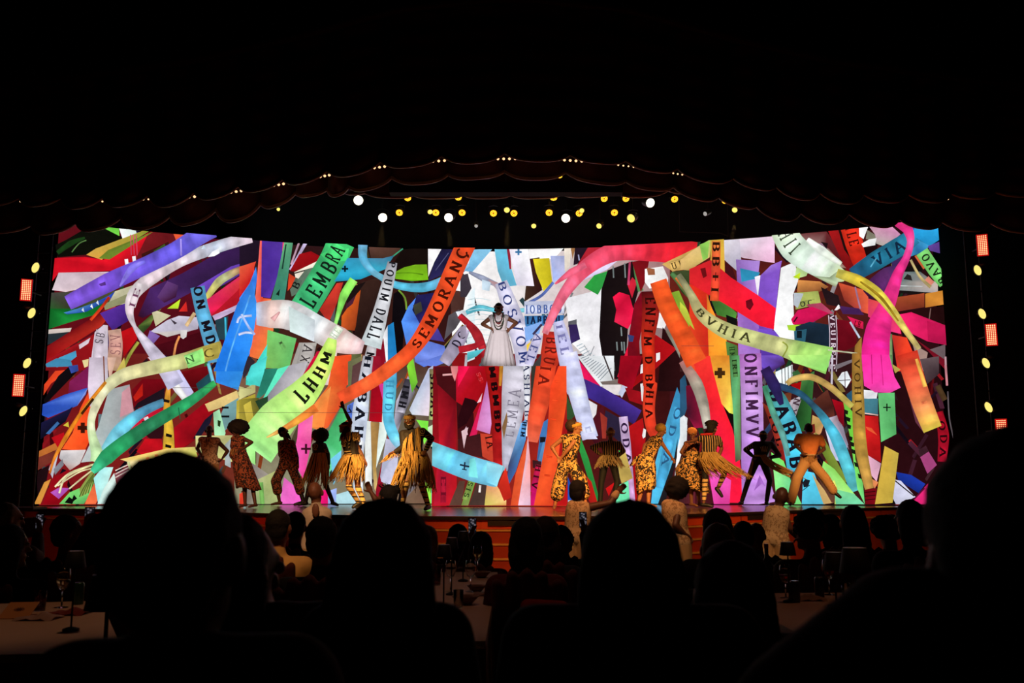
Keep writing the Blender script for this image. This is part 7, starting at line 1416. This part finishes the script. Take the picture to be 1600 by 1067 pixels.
Blob().ell(P(493, 797, 10.66), Vector((.045, 0, 0)), Vector((0, .02, 0)), Vector((0, 0, .085))).build('bare_back', SKIN['brown'], t, .012, 2)
J = Fig('').from_pixels(DD, (460, 740), s6, head=(958, 250), neck=(985, 335), sl=(940, 375, .0), sr=(1075, 390), el=(865, 300, -.05), wl=(800, 195, -.05), er=(1110, 560), wr=(1060, 690, .1), pelvis=(1010, 690)).J
J['dl'] = P(460 + 755 / s6, 740 + 100 / s6, DD - .05); stand_legs(J, PIT)
t, J = person('woman with a spiky hair bun in a peach top raising one hand to the stage', J, (-1, .3, 0), 'brown', .93, group=VEST)
top(t, J, mat('peach_top', srgb(206, 140, 100), .8), .93, .016); trousers(t, J, KHAKI, .93); cap_hair(t, J['head'], (-1, .3, 0), (.1, 0, 1), 1.12)
afro(t, P(460 + 1052 / s6, 740 + 172 / s6, DD), .055, .05, .05, HAIRK, 33, 'hair_bun', .2); fringe(t, 'loose_hair', [J['head'] + Vector((-.02, 0, .11)), J['head'] + Vector((.08, 0, .12))], HAIRK, .09, 26, (0, 0, 1.6), .9, .004, 34, .4)

# ================================================================== audience, tables, chairs
FL = -.12                                            # main dining floor; the camera's row is one step up
tag(MB().box((-16, 3.0, -.30), (16, 10.2, FL)).build('floor_dining', CARPET), kind='structure')
CHAIRM = mat('maroon_chair_cover', srgb(104, 44, 40), .85, .2, 20); LEGM = mat('chair_leg_metal', srgb(60, 50, 44), .4, metal=.6)
CLOTH = mat('tablecloth_linen', srgb(216, 176, 146), .85, .1, 18)
CH0 = None
def chair(x, y, z, label, rz=0.0):
    """covered banquet chair facing +Y: seat, backrest, four legs"""
    global CH0
    if CH0 is None:
        r = empty('banquet_chair', (0, 0, 0), label, 'chair', 'banquet chairs')
        Blob().cap((-.17, -.12, .44), .05, (.17, -.12, .44), .05).cap((-.17, .17, .44), .05, (.17, .17, .44), .05).ell((0, .02, .45), Vector((.22, 0, 0)), Vector((0, .21, 0)), Vector((0, 0, .05))).build('seat', CHAIRM, r, .016, 4)
        b = Blob()
        for q in np.linspace(-.16, .16, 5): b.cap((q, -.21, .46), .035, (q * 1.05, -.27, .90 + .06 * (1 - (q / .16) ** 2)), .034)
        b.build('backrest', CHAIRM, r, .016, 4)
        for sx in (-.17, .17):
            for sy in (-.17, .17): MB().tube([(sx, sy, .42), (sx * 1.1, sy * 1.15, 0)], [.016, .012], 8).build('leg', LEGM, r)
        CH0 = r; o = r
    else:
        o = CH0.copy(); COL.objects.link(o)
        for c in CH0.children:
            d = c.copy(); COL.objects.link(d); d.parent = o
        o['label'] = label
    o.location = (x, y, z); o.rotation_euler = (0, 0, rz)
    return o
def chair_label(label):
    w_ = label.split()[:9]
    while w_[-1] in ('in', 'a', 'the', 'with', 'at', 'of', 'and', 'next', 'to', 'an', 'right', 'left', 'far', 'front', 'up', 'behind'): w_.pop()
    return 'maroon banquet chair of the ' + ' '.join(w_)
def longhair(t, c, w_, h, m, back=.02, drop=.3, name='hair', k=1.0):
    b = Blob().ell(c + Vector((0, -back, .035)), Vector((w_, 0, 0)), Vector((0, .115 * k, 0)), Vector((0, 0, h)))
    for dx in (-.6, -.2, .2, .6):
        b.chain([(c + Vector((dx * w_, -back - .03, 0)), w_ * .45), (c + Vector((dx * w_ * 1.15, -back - .06, -drop * .55)), w_ * .42), (c + Vector((dx * w_ * 1.2, -back - .05, -drop)), w_ * .22)])
    return b.build(name, m, t, .014, 3, .003)
def seated(label, cx, ytop, D, shirt, hair=HAIRK, style='short', skin='fair', face=(0, 1, 0), k=1.0, z0=FL, sw=.19, lean=0.0, phone=None, fix=None, hw=.1, drop=.3, grow=1.0, seat=True, sleeve='long', group='seated audience', tall=.13, slope=.06, seatlabel=None, voxel=.014, hands=True):
    tp = P(cx, ytop, D); c = tp - Vector((0, 0, tall * k))
    J = {}
    J['head'] = c; J['neck'] = c + Vector((0, -.015, -(.135 if slope > 0 else .115) * k))
    sz = c.z - .20 * k - slope
    J['sl'] = Vector((c.x - sw * k, D - .02, sz)); J['sr'] = Vector((c.x + sw * k, D - .02, sz))
    pz = min(z0 + .55, sz - .30)
    J['chest'] = Vector((c.x, D - .02, sz - .1)); J['pelvis'] = Vector((c.x + lean, D - .06, pz))
    for q, s in (('l', -1), ('r', 1)):
        J['h' + q] = J['pelvis'] + Vector((s * .09, .02, -.02)); J['k' + q] = Vector((J['pelvis'].x + s * .13, D + .38, pz - .01)); J['a' + q] = Vector((J['pelvis'].x + s * .13, D + .36, z0 + .075)); J['t' + q] = J['a' + q] + Vector((0, .17, -.045))
        J['e' + q] = Vector((c.x + s * (sw + .05) * k, D + .07, sz - .27)); J['w' + q] = Vector((c.x + s * .12, D + .26, sz - .30))
    if phone:
        pp = P(phone[0], phone[1], D + phone[2]); q = 'r' if pp.x > c.x else 'l'
        J['w' + q] = pp + Vector((0, -.01, -.12)); J['e' + q] = J['s' + q].lerp(J['w' + q], .5) + Vector((.05 if q == 'r' else -.05, -.02, -.12)); J['d' + q] = pp
    if fix: J.update(fix)
    t, J = person(label, J, face, skin, k, voxel, group, hands=hands, headup=Vector((0, 0, 1)), curl=.5)
    top(t, J, shirt, k, .018, sleeve, .016, 'shirt'); trousers(t, J, BLKP, k, .012, voxel=.016)
    if style == 'short': cap_hair(t, c, face, (0, 0, 1), k, hair, grow)
    elif style == 'long': longhair(t, c, hw, .115 * k * grow, hair, drop=drop, k=k)
    elif style == 'bob': longhair(t, c, hw, .112 * k * grow, hair, drop=.16, k=k)
    elif style == 'curly': afro(t, c + Vector((0, 0, .03)), hw, .11, .12, hair, 40 + int(cx), rough=.12)
    if seat: chair(J['pelvis'].x, D - .05, pz - .56 if pz - .56 < z0 else z0, seatlabel or chair_label(label))
    if phone:
        ph = empty('phone', pp, phone[3], 'phone', 'phones held up')
        MB().obox(pp, (.036, 0, 0), (0, .005, 0), (0, 0, .074)).build('phone_body', BLACK, ph)
        MB().obox(pp + Vector((0, -.006, 0)), (.032, 0, 0), (0, .0008, 0), (0, 0, .066)).build('screen', PHONE, ph)
    return t, J
def phone_mat():
    m = bpy.data.materials.new('phone_screen'); m.use_nodes = True
    nt = m.node_tree; nt.nodes.remove(nt.nodes['Principled BSDF'])
    tc = nt.nodes.new('ShaderNodeTexCoord'); v = nt.nodes.new('ShaderNodeTexVoronoi'); v.inputs['Scale'].default_value = 45
    nt.links.new(tc.outputs['Object'], v.inputs['Vector'])
    r = nt.nodes.new('ShaderNodeValToRGB'); r.color_ramp.elements[0].color = (.5, .45, .55, 1); r.color_ramp.elements[1].color = (.01, .01, .015, 1); r.color_ramp.elements[1].position = .55
    e = nt.nodes.new('ShaderNodeEmission'); e.inputs[1].default_value = .45
    nt.links.new(v.outputs['Distance'], r.inputs[0]); nt.links.new(r.outputs[0], e.inputs[0]); nt.links.new(e.outputs[0], nt.nodes['Material Output'].inputs[0])
    return m
PHONE = phone_mat()
CLD = mat('dark_shirt', srgb(30, 24, 26), .9); CLG = mat('dark_green_shirt', srgb(52, 52, 34), .9); CLY = mat('cream_shirt', srgb(226, 180, 110), .85, .15, 10); CLP = mat('dusty_red_top', srgb(110, 46, 44), .85, .2, 10)
CLO = mat('olive_shirt', srgb(92, 84, 56), .9); CLT = mat('tan_jacket', srgb(128, 94, 66), .9); CLR = mat('dark_red_blouse', srgb(112, 26, 26), .9); CLB = mat('brown_plaid_shirt', srgb(86, 46, 32), .9, .5, 14)
# nearest row (raised floor)
seated('man with a round cropped head sitting closest at left', 287, 716, 1.30, CLB, HAIRK, 'short', 'brown', (.15, 1, 0), 1.0, 0, .23, fix=dict(sl=P(120, 1085, 1.3), sr=P(452, 1075, 1.3), er=P(500, 1300, 1.36), el=P(80, 1300, 1.36)), seatlabel='maroon banquet chair under the nearest man at left', slope=-.02)
seated('person in a dusty red top right of the nearest round head', 370, 803, 2.5, CLP, HAIRK, 'bob', 'brown', (.6, .8, 0), 1.2, 0, .25, hw=.095, slope=-.10, fix=dict(sl=P(300, 1000, 2.5), sr=P(515, 990, 2.5), er=P(553, 1110, 2.55), wr=P(480, 1180, 2.8)), seatlabel='maroon banquet chair under the person in dusty red')
seated('woman with a wide dark hair dome and black shawl left of the centre table', 602, 789, 2.0, CLD, HAIRK, 'long', 'fair', (.1, 1, 0), 1.0, 0, .145, hw=.105, drop=.36, fix=dict(sl=P(520, 995, 2), sr=P(686, 995, 2), er=P(712, 1090, 2.05), wr=P(650, 1150, 2.25)), slope=-.03, seatlabel='maroon banquet chair under the woman in the black shawl')
seated('viewer with a large dark domed head right of centre', 982, 792, 2.0, CLD, HAIRK, 'long', 'fair', (0, 1, 0), 1.0, 0, .19, hw=.105, drop=.4, slope=-.07, seatlabel='maroon banquet chair with a pale rounded corner right of centre')
seated('viewer with long smooth dark hair beside the large domed head', 1140, 850, 2.75, CLD, HAIRK, 'long', 'fair', (.1, 1, 0), 1.1, 0, .21, hw=.108, drop=.42, slope=-.05, seatlabel='maroon banquet chair under the long-haired viewer')
seated('viewer in a brown shirt sitting closest at far right', 1565, 690, 1.10, CLB, HAIRK, 'long', 'fair', (-.1, 1, 0), 1.0, 0, .25, hw=.098, drop=.2, slope=-.08, fix=dict(sl=P(1420, 985, 1.08), el=P(1225, 1110, 1.1), wl=P(1330, 1250, 1.3)), seatlabel='maroon banquet chair under the closest viewer at far right')
# the tables further on
seated('man with cropped black hair in a dark green shirt left of centre', 505, 808, 5.4, CLG, HAIRK, 'short', 'tan', (.1, 1, 0), 1.0)
seated('man in a cream shirt with dark hair at left', 437, 797, 7.0, CLY, HAIRK, 'short', 'tan', (.2, 1, 0))
seated('dark head just right of the man in the cream shirt', 463, 800, 8.2, CLD, HAIRK, 'short', 'tan')
seated('white-haired viewer with glasses at the far left', 14, 786, 8.6, CLB, HAIRG, 'short', 'fair', (.8, .6, 0), 1.15, phone=(62, 815, .5, 'dim phone held up at far left beside the white-haired viewer'))
seated('dark-haired viewer in front of the white-haired one', 18, 820, 6.5, CLD, HAIRK, 'bob', 'fair', (.8, .6, 0), 1.1)
seated('man in an olive shirt turned to the right at left table', 108, 805, 7.7, CLO, HAIRK, 'short', 'tan', (1, .5, 0), 1.12)
seated('woman with a dark bob holding up a phone at left', 162, 803, 6.6, CLD, HAIRK, 'bob', 'tan', (.4, 1, 0), 1.1, hw=.11, phone=(140, 808, .5, 'bright phone held up left of the dark bob'))
seated('person with short blond hair at the far end of the centre table', 667, 822, 8.4, CLB, HAIRL, 'bob', 'fair', (.2, 1, 0), 1.0, hw=.1)
seated('dark-haired guest behind the centre lamps', 716, 820, 9.3, CLR, HAIRB, 'bob', 'tan', (.1, 1, 0), .95)
seated('guest in red lifting a phone behind the centre table', 752, 832, 8.4, CLR, HAIRB, 'bob', 'fair', (-.1, 1, 0), .92, phone=(738, 822, .35, 'phone held up above the centre table'))
seated('guest with thick dark hair at the right of the centre table', 822, 810, 5.8, CLR, HAIRK, 'bob', 'tan', (-.2, 1, 0), 1.0, hw=.1, sw=.17)
seated('guest with reddish brown hair next to the thick-haired one', 852, 808, 6.7, CLD, HAIRB, 'bob', 'tan', (-.1, 1, 0), 1.0, hw=.098)
seated('child-size guest in profile at the foot of the steps', 880, 821, 9.0, CLD, HAIRB, 'short', 'tan', (1, .3, 0), .92, phone=(911, 812, .2, 'phone held up beside the pale-vested man'))
seated('guest with black bob in front of the afro dancer', 1119, 796, 6.5, CLD, HAIRK, 'bob', 'tan', (.1, 1, 0), 1.0, hw=.1)
seated('guest with long blond hair hanging straight', 1120, 821, 4.9, CLD, HAIRL, 'long', 'fair', (0, 1, 0), .95, hw=.085, drop=.36, sleeve='short')
seated('small dark head right of the long blond hair', 1160, 815, 8.0, CLD, HAIRK, 'short', 'tan')
seated('bald guest far back right of the blond hair', 1181, 816, 8.9, CLD, HAIRK, 'bald', 'fair', (0, 1, 0), .98)
seated('guest in a tan jacket turned left at the right table', 1266, 796, 7.0, CLT, HAIRK, 'curly', 'tan', (-.9, .5, 0), 1.1, hw=.115)
seated('small dark head behind the tan jacket', 1296, 804, 9.3, CLD, HAIRK, 'bob', 'tan')
seated('woman with long straight dark hair in a red blouse at right', 1331, 791, 8.0, CLR, HAIRK, 'long', 'tan', (.1, 1, 0), 1.1, hw=.105, drop=.3)
seated('guest with bushy dark hair at the right', 1387, 803, 9.2, CLD, HAIRK, 'curly', 'tan', (-.2, 1, 0), 1.2, hw=.165)
seated('guest with a tall dark hairdo next to the far right viewer', 1420, 782, 6.95, CLD, HAIRK, 'bob', 'fair', (-.3, 1, 0), 1.1, hw=.1)

c0 = P(850, 948, 5.42)
o = Blob().cap(c0 + Vector((-.09, 0, 0)), .045, c0 + Vector((.10, 0, -.01)), .045).cap(c0 + Vector((-.09, -.03, 0)), .03, c0 + Vector((-.11, -.04, -.3)), .035).cap(c0 + Vector((0, -.03, 0)), .035, c0 + Vector((0, -.04, -.34)), .04).cap(c0 + Vector((.09, -.03, 0)), .03, c0 + Vector((.11, -.04, -.3)), .035).build('shawl', mat('red_shawl', srgb(150, 24, 24), .9, .2, 12), None, .014, 3)
tag(o, 'red shawl hung over a chair back right of the centre table', 'shawl')
# tables -------------------------------------------------------------
TZ = FL + .74
def table(label, corners):
    cs = [Vector((x, y, TZ)) for (x, y) in corners]; c = sum(cs, Vector()) / 4
    t = empty('dining_table', (c.x, c.y, FL), label, 'table', 'dining tables')
    ins = [c + (p - c) * .97 for p in cs]
    V = [p - Vector((0, 0, .012)) for p in ins] + [p - Vector((0, 0, .045)) for p in ins]
    mk('tabletop', V, [(0, 1, 2, 3), (7, 6, 5, 4)] + [(i, i + 4, (i + 1) % 4 + 4, (i + 1) % 4) for i in range(4)], LEGM, t)
    for p in cs:
        q = c + (p - c) * .86; MB().tube([(q.x, q.y, TZ - .045), (q.x, q.y, FL)], .022, 8).build('leg', LEGM, t)
    # cloth lies on the top and hangs in folds
    V = []; Fc = []; per = []
    for i in range(4):
        a, b = cs[i], cs[(i + 1) % 4]
        n = max(8, int((b - a).length / .09))
        for k in range(n): per.append((a.lerp(b, k / n), i, k / n))
    n = len(per)
    V.append(c + Vector((0, 0, .001)))
    for j, (dz, gr) in enumerate(((0, 0), (-.03, .012), (-.14, .02), (-.30, .03))):
        for i, (p, s, f) in enumerate(per):
            out = (p - c); out.z = 0; out.normalize()
            V.append(p + out * (gr * (1 + .9 * math.sin(i * 1.3) * (j / 3))) + Vector((0, 0, dz)))
    for i in range(n): Fc.append((0, 1 + i, 1 + (i + 1) % n))
    for j in range(3):
        for i in range(n): Fc.append((1 + j * n + i, 1 + (j + 1) * n + i, 1 + (j + 1) * n + (i + 1) % n, 1 + j * n + (i + 1) % n))
    o = mk('tablecloth', V, Fc, CLOTH); so = o.modifiers.new('thick', 'SOLIDIFY'); so.thickness = .003; so.offset = 1
    tag(o, label.replace('dining table', 'cloth hanging over the dining table'), 'tablecloth', 'tablecloths')
    return t
table('long cream dining table in the centre aisle', [(-.84, 4.45), (-.12, 4.45), (-.12, 8.0), (-.84, 8.0)])
table('cream dining table at left with a menu card', [(-3.5, 3.95), (-1.62, 4.15), (-2.5, 6.0), (-4.4, 5.45)])
table('cream dining table at right with lamps', [(1.35, 4.7), (2.9, 4.9), (2.9, 6.5), (1.35, 6.4)])
SHADE = mat('black_lamp_shade', srgb(30, 26, 26), .7); RIM = mat('pale_shade_rim', srgb(190, 170, 170), .5)
def lamp(px_, ytop, D, label, k=1.0):
    s = P(px_, ytop, D); z1 = s.z; t = empty('table_lamp', (s.x, D, TZ + .002), label, 'lamp', 'cordless table lamps')
    h = .11 * k; r1, r0 = .052 * k, .072 * k
    MB().lathe((s.x, D, TZ + .002), [(.055 * k, 0), (.055 * k, .012), (.012, .02)], 20).build('base', SHADE, t)
    MB().tube([(s.x, D, TZ + .015), (s.x, D, z1 - h * .4)], .007 * k, 8).build('stem', SHADE, t)
    MB().lathe((s.x, D, z1), [(r0, -h), (r1, 0), (r1 - .004, 0), (r0 - .004, -h), (r0, -h)], 28, cap=False).build('shade', SHADE, t, True)
    MB().lathe((s.x, D, z1), [(r1 - .002, -.004), (r1 - .002, .0015)], 28).build('shade_top', RIM, t)
lamp(171, 898, 4.35, 'black table lamp with a pale disc top beside the nearest round head', 1.35)
lamp(119, 861, 4.75, 'small black table lamp on the left table behind the larger one', .7)
lamp(694, 851, 5.5, 'nearest of three black table lamps in a row on the centre table', .62)
lamp(706, 840, 6.3, 'middle of three black table lamps in a row on the centre table', .62)
lamp(724, 830, 7.2, 'farthest of three black table lamps in a row on the centre table', .66)
lamp(1335, 856, 5.05, 'large black table lamp on the right table', 1.15)
lamp(1303, 863, 5.7, 'black table lamp half hidden behind the large one at right', .9)
lamp(1230, 847, 5.9, 'slim black table lamp near the shaven-headed dancer', .7)
GL = glass_mat(); WINE = mat('white_wine', srgb(220, 190, 120), .1, .05, 5); WINE.node_tree.nodes['Principled BSDF'].inputs['Transmission Weight'].default_value = .8; REDW = mat('red_drink', srgb(150, 20, 20), .1, .05, 5); REDW.node_tree.nodes['Principled BSDF'].inputs['Transmission Weight'].default_value = .5
def on_table(px_, py_):
    D = 1.0
    r = P(px_, py_, 1.0); D = (TZ - ZC) / (r.z - ZC); return Vector((r.x * D, D, TZ + .003))
def wineglass(px_, py_, label, drink=None, k=1.0):
    c = on_table(px_, py_); t = empty('wine_glass', c, label, 'glass', 'glasses on the tables')
    MB().lathe(c, [(.034 * k, 0), (.034 * k, .003), (.005, .008), (.004, .085 * k), (.022 * k, .10 * k), (.036 * k, .135 * k), (.036 * k, .16 * k), (.030 * k, .20 * k), (.0285 * k, .20 * k), (.0345 * k, .16 * k), (.0345 * k, .135 * k), (.02 * k, .103 * k), (.001, .098 * k)], 20, cap=True).build('glass_bowl', GL, t, True)
    if drink: MB().lathe(c, [(.002, .101 * k), (.019 * k, .105 * k), (.0335 * k, .135 * k), (.0335 * k, .142 * k)], 16).build('drink', drink, t, True)
def tumbler(px_, py_, label, drink=None, k=1.0):
    c = on_table(px_, py_); t = empty('tumbler', c, label, 'glass', 'glasses on the tables')
    MB().lathe(c, [(.028 * k, 0), (.034 * k, .11 * k), (.032 * k, .11 * k), (.026 * k, .006), (.001, .006)], 18).build('glass_wall', GL, t, True)
    if drink: MB().lathe(c, [(.0255 * k, .008), (.030 * k, .07 * k)], 16).build('drink', drink, t, True)
wineglass(746, 895, 'wine glass with pale wine at the far end of the centre table', WINE, 1.05)
tumbler(682, 915, 'red tumbler at the left edge of the centre table', REDW)
wineglass(704, 925, 'empty wine glass beside the nearest centre lamp')
wineglass(735, 925, 'empty wine glass in the middle of the centre table')
tumbler(716, 950, 'small tumbler near the front of the centre table', None, .9)
wineglass(96, 950, 'wine glass with bright wine on the left table', WINE, 1.1)
tumbler(62, 955, 'tumbler with a dark drink on the left table', REDW)
wineglass(1228, 935, 'wine glass with red drink at the left of the right table', REDW)
wineglass(1296, 930, 'round wine glass in front of the hidden right lamp', REDW, 1.1)
tumbler(1322, 934, 'short tumbler under the large right lamp', None, .8)
def can(px_, py_, label, col):
    c = on_table(px_, py_); t = empty('drink_can', c, label, 'can', 'drink cans')
    MB().lathe(c, [(.026, 0), (.029, .008), (.029, .115), (.025, .125)], 20).build('can_body', mat('can_' + str(px_), col, .3, .2, 6, metal=.4), t, True)
    MB().lathe(c + Vector((0, 0, .124)), [(.025, 0), (.024, .003)], 20).build('can_lid', mat('can_lid', srgb(170, 170, 170), .3, metal=.9), t)
can(122, 945, 'green drink can on the left table', srgb(60, 110, 80)); can(1243, 942, 'grey drink can on the right table', srgb(70, 74, 78)); can(1281, 935, 'dark drink can between glasses on the right table', srgb(50, 40, 40))
c = on_table(1200, 925); t = empty('bottle', c, 'dark bottle at the left edge of the right table', 'bottle')
MB().lathe(c, [(.036, 0), (.038, .01), (.038, .17), (.014, .22), (.013, .29)], 20).build('bottle_body', mat('dark_glass', srgb(22, 30, 20), .1), t, True); MB().lathe(c + Vector((0, 0, .28)), [(.015, 0), (.015, .03)], 12).build('bottle_neck_foil', mat('red_foil', srgb(150, 30, 26), .3, metal=.5), t)
def bowl(px_, py_, label, k=1.0):
    c = on_table(px_, py_); t = empty('bowl', c, label, 'bowl', 'bowls on the centre table')
    MB().lathe(c, [(.03 * k, 0), (.035 * k, .004), (.075 * k, .045 * k), (.072 * k, .045 * k), (.03 * k, .010), (.001, .009)], 24).build('bowl_body', mat('stoneware', srgb(150, 110, 90), .6), t, True)
    Blob().ell(c + Vector((0, 0, .03 * k)), Vector((.05 * k, 0, 0)), Vector((0, .05 * k, 0)), Vector((0, 0, .022 * k))).build('food', mat('snack', srgb(120, 76, 46), .8, .4, 60, .5), t, .008, 1)
bowl(727, 945, 'larger stoneware bowl at the front of the centre table', 1.1); bowl(745, 925, 'smaller stoneware bowl behind the larger one', .9); bowl(752, 903, 'stoneware bowl near the pale wine glass')
def napkin(px_, py_, label, col, k=1.0):
    c = on_table(px_, py_); V = []; Fc = []; n = 9
    for j in range(n):
        for i in range(n):
            u, v = i / (n - 1) - .5, j / (n - 1) - .5
            V.append(c + Vector((u * .2 * k, v * .17 * k, .006 + .028 * k * (math.sin(7 * u + 3 * v) * .5 + .5) * (1 - 3 * (u * u + v * v)) + .004 * math.sin(17 * u + 5 * v))))
    for j in range(n - 1):
        for i in range(n - 1): Fc.append((j * n + i, j * n + i + 1, (j + 1) * n + i + 1, (j + 1) * n + i))
    o = mk('napkin', V, Fc, mat('napkin_' + str(px_), col, .9)); so = o.modifiers.new('thick', 'SOLIDIFY'); so.thickness = .003; so.offset = 1; tag(o, label, 'napkin', 'crumpled napkins')
napkin(60, 968, 'crumpled pale napkin in the middle of the left table', srgb(200, 160, 150)); napkin(108, 960, 'crumpled red napkin by the can on the left table', srgb(150, 50, 40)); napkin(765, 930, 'crumpled napkin at the right edge of the centre table', srgb(160, 120, 96)); napkin(1262, 938, 'crumpled pale napkin between cans on the right table', srgb(190, 150, 120))
# menu card with a sun mark
c = on_table(20, 968); t = empty('menu_card', c, 'cream menu card with a dark sun emblem on the left table', 'card')
a = Vector((.075, .01, 0)); b = Vector((-.02, .10, .03)); MB().obox(c + b * .95 + Vector((0, 0, .004)), a, b, Vector((0, -.0003, .0012))).build('card', mat('menu_paper', srgb(226, 150, 90), .8, .08, 8), t)
cc = c + b * 1.0 + Vector((0, 0, .0062)); nb = b.normalized(); na = a.normalized(); mb = MB()
def disc(r, off): return [cc + nb.cross(na) * -off + na * r * math.cos(q) + nb * r * math.sin(q) for q in np.linspace(0, 2 * PI, 16, endpoint=False)]
mb.add(disc(.016, .001), [tuple(range(16))])
for i in range(12):
    q = 2 * PI * i / 12; d = na * math.cos(q) + nb * math.sin(q); e = na * -math.sin(q) + nb * math.cos(q)
    mb.add([cc + d * .019 + e * .004 - nb.cross(na) * .001, cc + d * .030 - nb.cross(na) * .001, cc + d * .019 - e * .004 - nb.cross(na) * .001], [(0, 1, 2)])
mb.build('sun_emblem', mat('sun_ink', srgb(90, 40, 30), .8), t)
